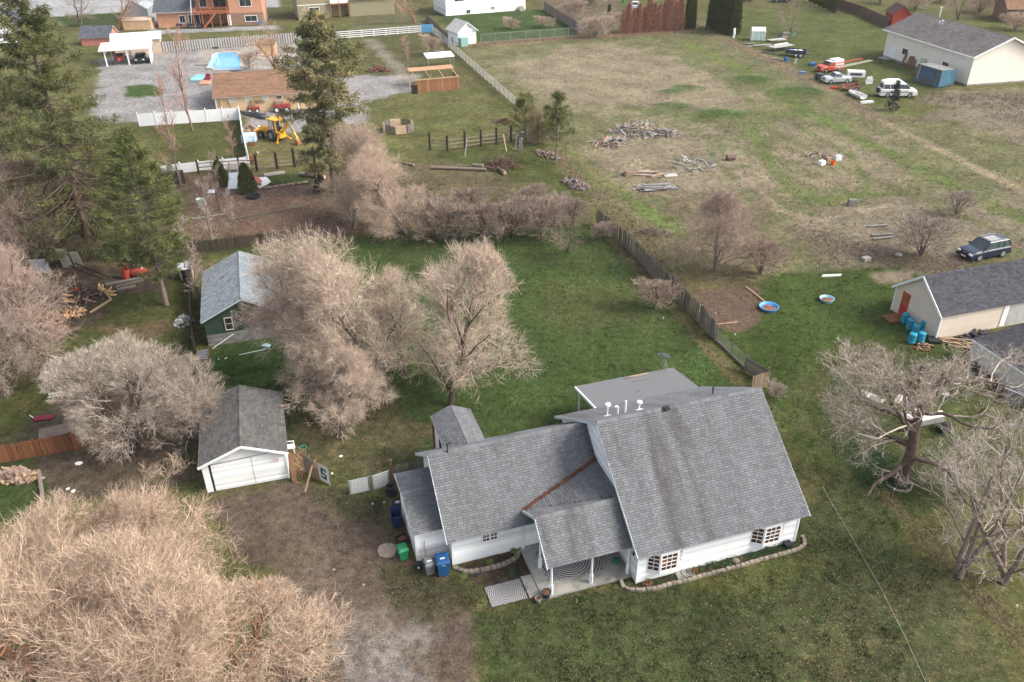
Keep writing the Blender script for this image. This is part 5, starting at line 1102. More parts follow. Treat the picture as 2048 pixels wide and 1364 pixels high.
SPR = bare('spreading', 15, 7.5, 4.8, .4, (12, 9, 7, 6, 6), (4.4, 2.4, 1.5, .9, .55), (58, 48, 45, 42, 40), .2, BK_D, TW_G, stems=2, up=(.15, .15, .15, .15, .1), out=.35, tw=.0062, low=.2)
MED = bare('medium', 17, 8.5, 3.8, .8, (8, 7, 6, 6), (3.6, 2.0, 1.2, .75), (46, 45, 42, 40), .17, BK_G, TW_R, stems=2, up=(.35, .3, .2, .15), out=.35, tw=.0085, low=.2)
BSH = bare('bush', 19, 3.0, 1.9, .1, (7, 6, 6, 5), (1.7, 1.1, .7, .45), (40, 42, 42, 40), .05, BK_D, TW_B, stems=6, up=(.35, .25, .2, .15), out=.4, tw=.008, low=.15)
SLM = bare('slim', 21, 8.0, 2.0, 1.0, (18, 6, 5, 4), (1.9, .95, .55, .35), (32, 38, 40, 40), .1, BK_G, TW_R, up=(.6, .4, .3, .2), out=.2, tw=.0068, low=.2)
APP = bare('apple', 23, 7.8, 7.2, 2.0, (16, 9, 7, 6, 5), (7.0, 3.2, 1.6, .8, .42), (66, 52, 50, 48, 45), .36, BK_D, TW_G, up=(.1, .1, .12, .12, .15), cz=5.0, out=.35, tw=.0068, wig=.26, trunk_to=1, low=.2)
STM = bare('multistem', 25, 8.5, 3.8, 1.0, (7, 6, 5, 5), (3.4, 1.9, 1.1, .65), (46, 48, 46, 44), .14, BK_G, twm('pale_grey_twigs', (.42, .36, .31)), stems=3, up=(.3, .2, .15, .15), out=.3, tw=.0066, wig=.2, low=.2)
def UC(x, y, z): p = G(x, y, z); return Vector((p.x, p.y, 0))
tree('bare_tree', 'huge peach bare tree filling the very bottom left corner', ELM, UC(90, 1290, 4.5), .4, 1.0)
tree('bare_tree', 'large peach bare tree at the left edge of the dirt drive', ELM2, UC(475, 1270, 3.5), 1.2, .95, sz=.8)
tree('bare_tree', 'peach bare tree just below and left of the white garage', ELM2, UC(290, 1110, 3), 3.3, .84)
tree('bare_tree', 'peach bare tree at the left edge below the firewood heap', ELM2, UC(60, 1170, 3), 4.6, .8)
tree('bare_tree', 'peach bare tree between the corner tree and the drive, at the bottom edge', ELM, UC(300, 1350, 4), 2.6, .9)
tree('bare_tree', 'low spreading grey bare tree behind and left of the white garage', SPR, UC(270, 815, 3), .5, 1.15, sz=.85)
tree('bare_tree', 'second grey bare tree overlapping the left slope of the white garage roof', SPR, UC(385, 800, 3), 2.5, .75, sz=.7)
# middle group
tree('bare_tree', 'tall pale bare tree rising behind the rear roof of the main house', MAP, G(900, 812), .3, 1.1, sz=1.17)
tree('bare_tree', 'tall pale bare tree left of the one behind the house', MAP2, G(775, 775), 3.6, 1.0)
tree('bare_tree', 'pale bare tree touching the right side of the green shed roof', MAP2, G(655, 720), 4.4, .92)
tree('bare_tree', 'smaller pale bare tree on the lawn right of the white garage', MAP2, G(675, 880), 1.0, .52, sz=.5)
tree('bare_tree', 'pale bare tree filling the gap between the two tallest middle trees', MAP, G(810, 745), 2.0, .8, sz=.75)
tree('bare_tree', 'pale bare tree between the green shed and the tall middle tree', MAP, G(640, 800), 5.1, .75, sz=.6)
# behind
def recol(m, nm, tc, tk=None):
    a, b = m[0].copy(), m[1].copy(); b.materials[0] = tc
    if tk: a.materials[0] = tk
    return a, b
MAPR = recol(MAP2, 'r', TW_R, BK_G)
tree('bare_tree', 'rosy bare tree in front of the dark post fence, beside the tall conifer', MAPR, G(700, 458), 1.0, .85, sz=.8)
tree('bare_tree', 'second rosy bare tree right of the one by the tall conifer', MAPR, G(815, 468), 3.0, .85, sz=.7)
for k, (x, y, s, lab) in enumerate(((905, 480, 1.54, 'leftmost dark bush of the hedge at the back of the lawn'), (965, 478, 1.61, 'second dark bush of the hedge at the back of the lawn'), (1025, 478, 1.68, 'third dark bush of the hedge, at its middle'), (1085, 478, 1.54, 'fourth dark bush of the hedge at the back of the lawn'),
        (865, 482, 1.47, 'dark bush where the back hedge meets the rosy tree'), (1145, 450, 1.26, 'last dark bush of the hedge against the board fence top'), (940, 430, 1.26, 'bush behind the left part of the dark hedge'), (1060, 425, 1.19, 'bush behind the right part of the dark hedge'))):
    tree('bush', lab, BSH, G(x, y), k * 1.3, s, 'dark bushes of the hedge behind the lawn', 'bush')
tree('bare_tree', 'small dark bare tree standing alone before the hedge on the back lawn', recol(MED, 'b', TW_B, BK_D), G(1135, 503), 1, .5)
tree('bush', 'grey brush against the inner side of the board fence', recol(BSH, 'g', TW_D, BK_D), G(1310, 618), 1, 1.15, cat='bush')
tree('bush', 'twiggy sapling on the inner side of the fence near its far end', recol(BSH, 'g', TW_D, BK_D), G(1205, 480), 2, .8, cat='bush')
tree('bare_tree', 'wide rosy grey bare tree in the open field right of the board fence', recol(ELM2, 'f', TW_D, BK_G), G(1430, 540), 2.0, .82, sz=.95)
tree('bush', 'rosy bush right of the wide bare tree in the field', recol(BSH, 'h', TW_D, BK_G), G(1520, 548), 1.0, 1.4, cat='bush')
tree('bush', 'leafless brush beside the dark blue car', recol(BSH, 'i', TW_G, BK_G), G(1840, 512), 1.0, 1.7, cat='bush')
tree('bush', 'small leafless shrub in the field above the dark blue car', recol(BSH, 'j', TW_G, BK_G), G(1912, 430), 2.0, 1.1, cat='bush')
tree('apple_tree', 'thick trunked spreading bare apple tree with a stone ring on the right lawn', APP, G(1797, 965), 2.9, 1.25, sz=1.1)
tree('bare_tree', 'grey many stemmed bare tree at the right edge below the apple tree', STM, G(1915, 1150), .2, 1.15)
tree('bare_tree', 'grey many stemmed bare tree cut by the right edge of the picture', STM, G(2010, 1165), 2.2, 1.3)
tree('sapling', 'thin bare sapling right of the tan plank gate', recol(BSH, 'k', TW_G, BK_G), G(1552, 795), 0, .5, cat='sapling')
# left edge
tree('bare_tree', 'big grey brown bare tree at the left edge beside the wood pile', recol(ELM2, 'l', TW_D, BK_D), UC(15, 640, 4), .3, 1.2)
tree('bare_tree', 'brown bare tree at the left edge under the big spruce', recol(ELM2, 'm', TW_D, BK_D), UC(25, 430, 5), 2.0, 1.35)
tree('bare_tree', 'grey bare tree low at the left edge above the rusty fence', recol(SPR, 'n', TW_G, BK_D), G(20, 790), 1.0, .8)
for k, (x, y, s, lab) in enumerate(((345, 470, 1.1, 'slim brownish tree behind the pine crown, farthest back'), (440, 420, .9, 'slim tree by the left garden plot path'), (398, 600, 1.05, 'slim bare tree rising between the pine and the green shed'), (375, 560, .95, 'slim bare tree behind the right side of the pine'), (430, 500, 1.0, 'slim grey bare tree behind the green shed roof top left'), (470, 470, .7, 'slim small bare tree in the garden plot by the metal sheet'))):
    tree('bare_tree', lab, recol(SLM, 's', TW_G, BK_G) if k > 1 else recol(SLM, 's', TW_D, BK_D), G(x, y), k * 1.7, s)
SLR = recol(SLM, 't', twm('pink_twigs', (.5, .3, .25)), BK_G)
tree('bare_tree', 'pinkish slim bare tree inside the white vinyl fence', SLR, G(385, 262), 1, 1.75, sz=1.9)
tree('bare_tree', 'tall thin pinkish bare tree just in front of the fenced lawn', SLR, G(362, 372), 2, 1.3, sz=1.75)
tree('bare_tree', 'small bare tree inside the lawn corner by the backhoe', SLR, G(468, 322), 3, .8)
tree('pollard_tree', 'small pruned bare tree by the swimming pool fence', recol(MED, 'p', TW_R, BK_O), G(550, 138), 1, 1.15)
tree('bare_tree', 'small bare tree in front of the pool next to the brown roof', recol(BSH, 'q', TW_O, BK_G), G(499, 137), 1, 1.0)
tree('bare_tree', 'thick pruned bare tree at the top left behind the carport', recol(MED, 'p2', TW_D, BK_O), G(236, 60), 3, 1.35)
tree('bare_tree', 'bare tree left of the thick pruned one at the top left', recol(MED, 'p3', TW_D, BK_G), G(160, 52), 2, 1.2)
tree('bare_tree', 'reddish bare tree beside the small tan pool cabin', recol(MED, 'p4', TW_R, BK_G), G(600, 100), 2.6, .95)
tree('bare_tree', 'small bare tree on the lawn left of the wooden enclosure', SLR, G(814, 135), 3.6, .75)
tree('bush', 'reddish shrub by the upper end of the diagonal white fence', recol(BSH, 'u', TW_R, BK_G), G(866, 110), .4, 1.4, cat='bush')
tree('bare_tree', 'wide orange bare tree at the left corner of the white house', recol(MED, 'v', TW_R, BK_O), G(830, 45), .4, 1.1)
for k, (x, y, s, m, lab) in enumerate(((1024, 58, 1.25, TW_R, 'left round leafless bush on the lawn behind the chain link fence'), (1090, 55, 1.35, TW_O, 'right round leafless bush on the lawn behind the chain link fence'), (1190, 75, 2.4, TW_R, 'large tangled leafless thicket right of the chain link fence'), (1140, 40, 2.2, TW_D, 'grey thicket beside the grey board fence at the top'), (1215, 60, 1.8, TW_D, 'grey thicket left of the reddish hedge'), (1180, 10, 2.6, TW_D, 'far thicket at the top edge left of the reddish hedge'))):
    tree('bush', lab, recol(BSH, 'w', m, BK_G), G(x, y), k, s, cat='bush', sz=s * .7)
tree('bare_tree', 'rosy bare tree on the lawn above the junk trailer', recol(MED, 'x', TW_D, BK_G), G(1582, 66), .4, .8)
tree('bare_tree', 'bare tree behind the ridge of the cream building', recol(MED, 'y', TW_D, BK_G), G(1915, 40), .4, 1.2)
for k, (x, y, s) in enumerate(((1760, 8, 1.6), (1830, 20, 2), (1960, 25, 2.2), (1690, -15, 2), (1880, 5, 2), (2030, 60, 2))):
    tree('bush', ['tangled bush left of the red barn top', 'tangled bush right of the red barn', 'tangled bush behind the cream building right end', 'bush at the top edge above the brown fence', 'bush at the top edge behind the bare tree', 'bush at the right edge behind the cream roof'][k], recol(BSH, 'z', (TW_D, TW_R)[k % 2], BK_G), G(x, y), k, s, cat='bush', sz=s * .6)
for k, (x, y) in enumerate(((640, 5), (700, 15), (760, 5), (600, 20), (1090, -20), (1300, -10))):
    tree('bare_tree', ['bare tree between the orange and the olive house', 'bare tree in front of the olive house right wing', 'bare tree at the top edge right of the olive house', 'small rosy bare tree left of the olive house', 'bare tree at the top edge behind the grey fence', 'bare tree at the top edge behind the reddish hedge'][k], recol(MED, 'aa', (TW_D, TW_R)[k % 2], BK_G), G(x, y), k, .9)
# ---------------------------------------------------------------- evergreens
def leafy(P, D, n_, s, w, rng, spread=.5):
    """elongated leaf shaped quads growing from points P along D"""
    k = len(P); idx = np.repeat(np.arange(k), n_); p = P[idx] + rng.normal(0, 1, (k * n_, 3)) * s * .35; d = norm(D[idx] + rng.normal(0, spread, (k * n_, 3)))
    u = norm(np.cross(d, rng.normal(0, 1, d.shape))); L = s * rng.uniform(.6, 1.3, k * n_)[:, None]; ww = w * rng.uniform(.7, 1.2, k * n_)[:, None]
    V = np.stack([p, p + d * L * .45 + u * ww, p + d * L, p + d * L * .45 - u * ww], 1).reshape(-1, 3); return V, np.arange(len(V)).reshape(-1, 4), np.repeat(rng.random(k), n_) * .6 + rng.random(k * n_) * .4
def conifer(name, seed, H, R, base, nb, prof, droop, fol, size, wid, tm, lm, per=14, nl=7, hang=.5, rad=.3, sparse=0., upt=.0, lean=0.):
    g = np.random.default_rng(seed); t = np.sort(g.random(nb)); z = base + (H - base) * t; a = g.uniform(0, 2 * PI, nb)
    L = R * prof(t) * g.uniform(.72, 1.12, nb)
    if sparse: L = L * np.where(g.random(nb) < sparse, .35, 1)
    M = 7; s = np.linspace(0, 1, M)[None, :]; dirn = np.stack([np.cos(a), np.sin(a)], -1)
    r = L[:, None] * s; zz = z[:, None] + L[:, None] * (-droop * s * (1 - t[:, None]) + upt * s ** 2 + (.25 * s * t[:, None]))
    cx = lean * z
    P = np.stack([dirn[:, :1] * r + cx[:, None], dirn[:, 1:] * r, zz], -1) + g.normal(0, .03, (nb, M, 3)) * s[..., None] * 3
    V1, Q1 = sweep(P, .012 + L * .012, np.full(nb, .006), 3, g); zt = np.linspace(0, H, 12); TP = np.stack([lean * zt, zt * 0, zt], -1)[None]
    V0, Q0 = sweep(TP, np.array([rad]), np.array([.03]), 9, g)
    tm_ = npmesh(name + '_trunk', np.concatenate([V0, V1]), np.concatenate([Q0, Q1 + len(V0)]), tm, smooth=True)
    # branchlets
    k = per; pi = np.repeat(np.arange(nb), k); f = fol + (1 - fol) * np.sqrt(g.random(nb * k)); q = f * (M - 1); i = np.minimum(q.astype(int), M - 2); fr = (q - i)[:, None]
    B = P[pi, i] * (1 - fr) + P[pi, i + 1] * fr; T = norm(P[pi, i + 1] - P[pi, i]); side = norm(np.cross(T, [0, 0, 1.])) * g.choice([-1, 1], nb * k)[:, None]
    D = norm(T * .6 + side * g.uniform(.2, 1.1, nb * k)[:, None] + np.array([0, 0, -1.]) * hang); off = side * (L[pi] * .16 * (1.1 - f) * g.random(nb * k))[:, None] + np.array([0, 0, -1.]) * (g.random(nb * k) * hang * .35)[:, None]
    V2, Q2, tt = leafy(B + off, D, nl, size, wid, g)
    return tm_, npmesh(name + '_crown', V2, Q2, lm, tint=tt)
FOL_S = mat('spruce_needles', (.11, .112, .036), .9, .35, .5, tint=.75, col2=(.065, .078, .028), s2=.4, th=(.4, .6)); FOL_P = mat('pine_needles', (.12, .135, .045), .9, .3, .6, tint=.65); FOL_T = mat('olive_needles', (.26, .22, .1), .9, .35, .5, tint=.7, col2=(.11, .12, .05), s2=.35, th=(.42, .58))
FOL_A = mat('arborvitae_green', (.085, .1, .025), .9, .3, .9, tint=.6, col2=(.1, .085, .025), s2=1.2); FOL_W = mat('yellow_green_needles', (.15, .15, .04), .9, .3, .8, tint=.6)
SP1 = conifer('spruce', 1, 25.5, 7.6, 2.5, 330, lambda t: np.clip((1 - t) ** .85 * 1.12, 0, 1) * np.clip(.5 + t * 2.2, 0, 1) + .04, .42, .12, .36, .032, BARK, FOL_S, per=22, nl=8, hang=.85, rad=.38, sparse=.25, upt=.22)
tree('spruce_tree', 'very tall dark spruce at the upper left, its top out of the picture', SP1, G(188, 520), .4, 1.0)
tree('spruce_tree', 'second tall dark spruce left of the tallest one, cut by the left edge', SP1, G(30, 440), 2.4, .92)
tree('spruce_tree', 'smaller dark spruce behind the pine, right of the tallest spruce', SP1, G(222, 468), 1.4, .36)
SP2 = conifer('pine', 2, 15.2, 3.3, 3.3, 260, lambda t: np.sin(np.clip(t * .9 + .28, 0, 1.1) * PI / 1.12) ** .7 * 1.0, .1, .4, .34, .022, BK_G, FOL_P, per=20, nl=12, hang=-.15, rad=.24, upt=.2)
tree('pine_tree', 'green pine with a bare pale trunk standing on the left lawn', SP2, G(333, 610), .4, 1.0)
SP3 = conifer('olive_conifer', 3, 19.5, 6.0, 3.5, 270, lambda t: np.clip(.5 + .9 * t, 0, 1) * (1 - t ** 5) * (.8 + .22 * np.sin(t * 21)), .32, .2, .42, .045, BK_G, FOL_T, per=24, nl=7, hang=.6, rad=.26, sparse=.3, upt=.1)
tree('conifer_tree', 'tall sparse olive brown conifer in the upper middle left', SP3, G(668, 385), .4, 1.0)
SP4 = conifer('small_pine', 4, 8.6, 2.6, 2.6, 100, lambda t: np.clip(1.1 - t * .9, 0, 1), .15, .3, .3, .022, BK_G, FOL_P, per=12, nl=9, hang=0, rad=.14, sparse=.3, upt=.25)
tree('pine_tree', 'small open pine with pale trunk at the field corner', SP4, G(1112, 328), .4, 1.0)
SP5 = conifer('young', 5, 5.8, 2.7, .4, 90, lambda t: np.clip(1.1 - t * .8, 0, 1), -.2, .2, .26, .02, BK_G, FOL_W, per=14, nl=8, hang=-.2, rad=.07, upt=.3)
tree('evergreen_tree', 'yellow green bushy evergreen left of the small open pine', SP5, G(1050, 282), .4, 1.0)
tree('evergreen_tree', 'smaller yellow green evergreen right of the reed clump', SP5, G(1098, 290), 2.4, .7)
SP6 = conifer('young_spruce', 6, 4.3, 1.25, .2, 90, lambda t: 1.05 - t, .1, .15, .2, .025, BK_D, mat('blue_green_needles', (.04, .055, .04), .9, .3, tint=.5), per=10, nl=6, hang=.1, rad=.07, upt=.1)
tree('spruce_tree', 'little dark spruce in front of the white van', SP6, G(1783, 222), .4, 1.0)
tree('evergreen_shrub', 'dark green young spruce at the foot of the tall olive conifer', SP6, G(640, 385), 1.4, .7)
def column(name, seed, H, R, lm, n=1500, size=.16, wid=.03, sh=.35):
    g = np.random.default_rng(seed); a = g.uniform(0, 2 * PI, n); t = g.random(n) ** .9; r = R * np.clip((1 - t) ** sh * (.6 + .6 * np.sqrt(np.clip(t * 6, 0, 1))), 0, 1) * np.sqrt(g.uniform(.5, 1, n)) * (1 + .15 * np.sin(a * 3 + seed))
    P = np.stack([np.cos(a) * r, np.sin(a) * r, t * H], -1); D = np.stack([np.cos(a) * .5, np.sin(a) * .5, np.full(n, 1.2)], -1); V, Q, tt = leafy(P, D, 4, size, wid, g, .35)
    z = np.linspace(0, H * .9, 4); V0, Q0 = sweep(np.stack([z * 0, z * 0, z], -1)[None], np.array([.07]), np.array([.02]), 6, g)
    return npmesh(name + '_trunk', V0, Q0, BK_D), npmesh(name + '_crown', V, Q, lm, tint=tt)
AR1 = column('arborvitae', 1, 3.2, .95, FOL_A, 1600, .2, .035, .6)
tree('arborvitae', 'cone shaped evergreen left of the pale metal sheet', AR1, G(442, 372), 0, .95, cat='evergreen'); tree('arborvitae', 'cone shaped evergreen right of the pale metal sheet', AR1, G(496, 385), 2, 1.05, cat='evergreen')
AR2 = column('tall_arborvitae', 2, 9.2, .9, FOL_A, 2400, .4, .05, .5)
ords = ['first', 'second', 'third', 'fourth', 'fifth', 'sixth', 'seventh', 'eighth', 'ninth', 'tenth', 'eleventh', 'twelfth']
for k in range(7):
    f = k / 6; tree('arborvitae', ords[k] + ' from the left of the seven tall dark green columns at the top', AR2, G(1422 + 46 * f, 55 + 15 * f), k, random.uniform(.92, 1.08), 'tall evergreen columns by the field corner', 'evergreen')
RH = column('rust_column', 3, 7.0, .95, mat('rust_foliage', (.38, .2, .14), .9, .3, 1, tint=.6), 1500, .4, .035, .55)
for k in range(12):
    f = k / 11; tree('dead_arborvitae', ords[k] + ' from the left of the dead rust red hedge columns at the top', RH, G(1246 + 112 * f, 68 - 8 * f), k, random.uniform(.72, 1.05) * (.85 + .2 * f), 'dead reddish hedge columns at the top of the field', 'dead evergreen')
for k in range(2): tree('arborvitae', ('left', 'right')[k] + ' of the two green columns closing the dead reddish hedge', AR2, G(1373 + 11 * k, 59), k, .7, 'two green columns at the end of the dead hedge', 'evergreen')
tree('arborvitae', 'slim yellow green column left of the dead hedge', AR2, G(1217, 50), 1, .45, cat='evergreen')
for k in range(6): tree('arborvitae', ords[k] + ' from the left of the evergreen row before the brown board fence', AR2, G(1622 + 9 * k, 4 + 4.2 * k), k, .62, 'evergreens left of the brown board fence', 'evergreen')
# ivy mound and reeds
b = MB(); rr = random.Random(2)
for i in range(70): leafclump(b, (rr.gauss(0, .8), rr.gauss(0, 1.1), 0), .5, rr.uniform(.5, 1.3), 60, rr, .05)
solo('ivy_mound', b, mat('ivy_green', (.018, .055, .02), .7, .3, tint=.6), 'dense dark green ivy mound left of the apple tree trunk', 'ivy', G(1742, 935))
b = MB()
for i in range(160): x, y = rr.gauss(0, .55), rr.gauss(0, .3); b.beam((x, y, 0), (x + rr.gauss(0, .12), y, rr.uniform(3, 5.5)), .03)
solo('reed_clump', b, mat('dry_reed', (.42, .32, .2), .9, .2), 'clump of tall dry pale reeds between the yellow green evergreens', 'reeds', G(1070, 285), kind=None)
b = MB()
for i in range(36): leafclump(b, (rr.gauss(0, 1.3), rr.gauss(0, .5), 0), .35, .4, 40, rr, .08)
solo('green_weeds', b, mat('bright_weed', (.04, .095, .02), .8, .3, tint=.5), 'bright green tall weeds between the green shed and the white garage', 'weeds', G(475, 735), kind='stuff')
# stone ring under the apple tree
t = thing('stone_ring', 'ring of concrete edging round the apple tree foot', 'edging', G(1797, 968))
for k in range(10): a = k * PI / 5; b = MB(); b.box((math.cos(a) * .75, math.sin(a) * .75, .06), (.1, .45, .14), rz=a); part('stone', b, EDG, t)
# ================================================================ WHEELED THINGS
TYRE = BLACK
def wheel(par, x, y, r, w=.22, m=None):
    b = MB(); b.tube([(x, y - w / 2, r), (x, y + w / 2, r)], r, 18); o = part('wheel', b, TYRE, par)
    b = MB(); s = 1 if y > 0 else -1; b.tube([(x, y + s * w / 2 - s * .02, r), (x, y + s * w / 2 + s * .015, r)], r * .62, 12); part('rim', b, m or STEEL, o)
def loft(mb, secs, mi=0, cap=True):
    """secs: list of rings (same length) of points"""
    n = len(secs[0]); vs = [p for s in secs for p in s]
    fs = [(i * n + j, i * n + (j + 1) % n, (i + 1) * n + (j + 1) % n, (i + 1) * n + j) for i in range(len(secs) - 1) for j in range(n)]
    if cap: fs += [tuple(reversed(range(n))), tuple(range((len(secs) - 1) * n, len(secs) * n))]
    mb.add(vs, fs, mi)
def ring(x, hw, z0, z1, r=.12):
    return [(x, -hw + .04, z0), (x, -hw, z0 + (z1 - z0) * .35), (x, -hw, z1 - r * 1.4), (x, -hw + r, z1), (x, hw - r, z1), (x, hw, z1 - r * 1.4), (x, hw, z0 + (z1 - z0) * .35), (x, hw - .04, z0)]
def car(name, lab, cat, loc, rz, L, W_, prof, cab, m, sc=1, wr=.36, wb_=None, gm=None, lights=True, roofm=None):
    """x forwards. prof: [(x, z_top)] of lower body; cab: [(x_bottom, x_top)...] rear and front of the cabin"""
    t = thing(name, lab, cat, loc, rz); hw = W_ / 2; b = MB(); loft(b, [ring(x, hw * (k if len(p) > 2 else 1), .28, z) for p in prof for x, z, k in [(p[0], p[1], p[2] if len(p) > 2 else 1)]]); part('body', b, m, t, smooth=False)
    xr0, xr1, xf1, xf0, zb, zt = cab
    b = MB(); i = .06
    q = lambda x0, x1, h0, h1: [(x0, -h0, zb), (x1, -h1, zt), (x1, h1, zt), (x0, h0, zb)]
    v = [(xr0, -hw + i, zb), (xf0, -hw + i, zb), (xf0, hw - i, zb), (xr0, hw - i, zb), (xr1, -hw + .2, zt), (xf1, -hw + .2, zt), (xf1, hw - .2, zt), (xr1, hw - .2, zt)]
    b.add(v, [(0, 1, 5, 4), (1, 2, 6, 5), (2, 3, 7, 6), (3, 0, 4, 7)]); part('windows', b, gm or GLASS, t)
    b = MB(); b.add([(p[0], p[1], p[2]) for p in v[4:]] + [(p[0] * .98, p[1] * .92, zt + .07) for p in v[4:]], [(0, 1, 5, 4), (1, 2, 6, 5), (2, 3, 7, 6), (3, 0, 4, 7), (4, 5, 6, 7)])
    rf = part('roof', b, roofm or m, t)
    for s in (-1, 1):
        for (x0, x1) in ((xr0, xr1), (xf0, xf1), ((xr0 + xf0) / 2, (xr1 + xf1) / 2), ((xr0 * .72 + xf0 * .28), (xr1 * .75 + xf1 * .25))):
            b = MB(); b.beam((x0, s * (hw - i + .01), zb), (x1, s * (hw - .19), zt + .01), .07, .05); part('pillar', b, m, t)
    xw = wb_ or (-L * .3, L * .31)
    for x in xw:
        for s in (-1, 1): wheel(t, x, s * (hw - .1), wr)
    fx = prof[-1][0]; rx = prof[0][0]
    b = MB(); b.box((fx - .02, 0, .45), (.16, W_ * .96, .26)); part('bumper', b, m, t); b = MB(); b.box((rx + .02, 0, .45), (.16, W_ * .96, .26)); part('bumper', b, m, t)
    if lights:
        for s in (-1, 1):
            b = MB(); b.box((fx + .0, s * (hw - .25), .76), (.1, .36, .16)); part('headlight', b, mat('lamp_glass', (.7, .72, .7), .15, .05), t)
            b = MB(); b.box((rx + .0, s * (hw - .1), .95), (.1, .14, .32)); part('tail_light', b, RED, t)
            b = MB(); b.box((xf0 - .15, s * (hw + .1), zb + .08), (.1, .18, .14)); part('mirror', b, m, t)
        b = MB(); b.box((fx + .03, 0, .74), (.06, W_ * .5, .2)); part('grille', b, BLACK, t)
    return t
# dark blue four wheel drive
NV = mat('dark_blue_car_paint', (.012, .022, .05), .25, .05, spec=.7)
p0 = G(1950, 524); p1 = G(2007, 513); az = math.atan2(p0.y - p1.y, p0.x - p1.x); cen = (p0 + p1) / 2 + Vector((-math.sin(az), math.cos(az), 0)) * -.85
t = car('parked_car', 'dark blue four wheel drive car with roof rails parked behind the tan building', 'car', cen, az, 4.9, 1.9, [(-2.4, 1.0, .9), (-2.3, 1.12), (-1.0, 1.12), (1.0, 1.08), (1.9, 1.0), (2.3, .9, .95), (2.42, .75, .85)],
        (-2.25, -1.95, .35, 1.05, 1.08, 1.68), NV, wr=.38, wb_=(-1.45, 1.4), gm=mat('green_tint_glass', (.05, .075, .07), .08, .2, spec=.7))
for s in (-1, 1): b = MB(); b.beam((-1.7, s * .68, 1.82), (.2, s * .68, 1.82), .04); part('roof_rail', b, STEEL, t)
b = MB(); b.box((2.47, 0, .8), (.02, .22, .06)); part('emblem', b, mat('gold_emblem', (.7, .6, .35), .3), t); b = MB(); b.box((2.5, 0, .45), (.02, .5, .14)); part('number_plate', b, TRIM, t)
b = MB(); b.b2((-1.2, -.5, 1.755), (.1, .5, 1.77)); part('sunroof_glint', b, mat('roof_glint', (.3, .28, .27), .2), t)  # pale plate colour paints a light glint on the car roof
# white camper van
WV = mat('white_car_paint', (.72, .72, .7), .35, .05)
def at2(a, b_): p, q = G(*a), G(*b_); return (p + q) / 2, math.atan2(q.y - p.y, q.x - p.x)
c_, az = at2((1768, 192), (1815, 192)); t = car('camper_van', 'white high roofed van with dark stripes behind the little dark spruce', 'van', c_, az, 5.6, 2.0, [(-2.8, 1.25), (-2.6, 1.35), (1.2, 1.35), (1.7, 1.2), (2.7, 1.1, .92), (2.8, .8, .85)], (-2.6, -2.45, 1.0, 1.7, 1.33, 1.95), WV, wr=.37)
b = MB(); loft(b, [[(x, y * w, z) for y, z in ((-.85, 1.98), (-.7, zt), (.7, zt), (.85, 1.98))] for x, w, zt in ((-2.5, 1, 2.3), (-1.5, 1, 2.55), (.2, 1, 2.5), (1.0, .9, 2.05))]); part('high_roof', b, WV, t)
for s in (-1, 1):
    b = MB(); b.b2((-2.7, s * 1.0, .8), (2.2, s * 1.015, .9)); part('stripe', b, mat('maroon_stripe', (.1, .04, .05), .5), t)
b = MB(); b.box((-2.95, 0, .9), (.25, .7, .7)); part('spare_wheel', b, BLACK, t)
# old pickups and ladders
c_, az = at2((1668, 168), (1622, 160)); az += .0
t = car('pickup_truck', 'silver and white old pickup in the junk yard below the ladders', 'pickup', G(1672, 165), AZ((1700, 160), (1655, 162)), 4.6, 1.85, [(-2.2, 1.05), (.8, 1.08), (2.1, 1.0, .95), (2.25, .8, .9)], (-.4, -.25, .55, .95, 1.06, 1.55), mat('silver_paint', (.42, .44, .45), .35, .1), wr=.35)
t = thing('camper_shell', 'white pickup canopy with side windows resting beside the silver pickup', 'canopy', G(1708, 163), AZ((1735, 160), (1690, 158))); b = MB(); loft(b, [[(x, y, z) for y, z in ((-.85, .9), (-.7, 1.75), (.7, 1.75), (.85, .9))] for x in (-1.4, 1.3)]); part('body', b, WV, t)
for s in (-1, 1): b = MB(); b.box((0, s * .8, 1.35), (1.9, .04, .35), rx=s * .17); part('window', b, GLASS, t)
b = MB(); b.box((-1.42, 0, 1.35), (.03, 1.1, .5)); part('rear_window', b, GLASS, t)
t = thing('truck_bed', 'rusty brown pickup bed under the white canopy', 'truck bed', G(1700, 181), AZ((1735, 180), (1680, 182))); b = MB()
for s in (-1, 1): b.box((0, s * .8, .7), (2.6, .08, .5)); 
b.box((0, 0, .5), (2.6, 1.6, .08)); b.box((-1.3, 0, .7), (.06, 1.6, .5)); part('bed', b, mat('rust_brown', (.22, .1, .07), .8, .3), t)
for s in (-1, 1): wheel(t, -.5, s * .75, .36)
t = car('pickup_truck', 'red and white old pickup behind the two pale ladders', 'pickup', G(1658, 142), AZ((1690, 140), (1640, 146)), 4.8, 1.9, [(-2.3, 1.05), (.8, 1.1), (2.2, 1.05, .95), (2.35, .8, .9)], (-.5, -.3, .5, .95, 1.08, 1.65), mat('faded_red', (.5, .08, .05), .5, .2), wr=.37, roofm=WV)
b = MB(); loft(b, [[(x, y, z) for y, z in ((-.9, 1.1), (-.75, 1.95), (.75, 1.95), (.9, 1.1))] for x in (-2.2, -.3)]); part('canopy', b, WV, t)
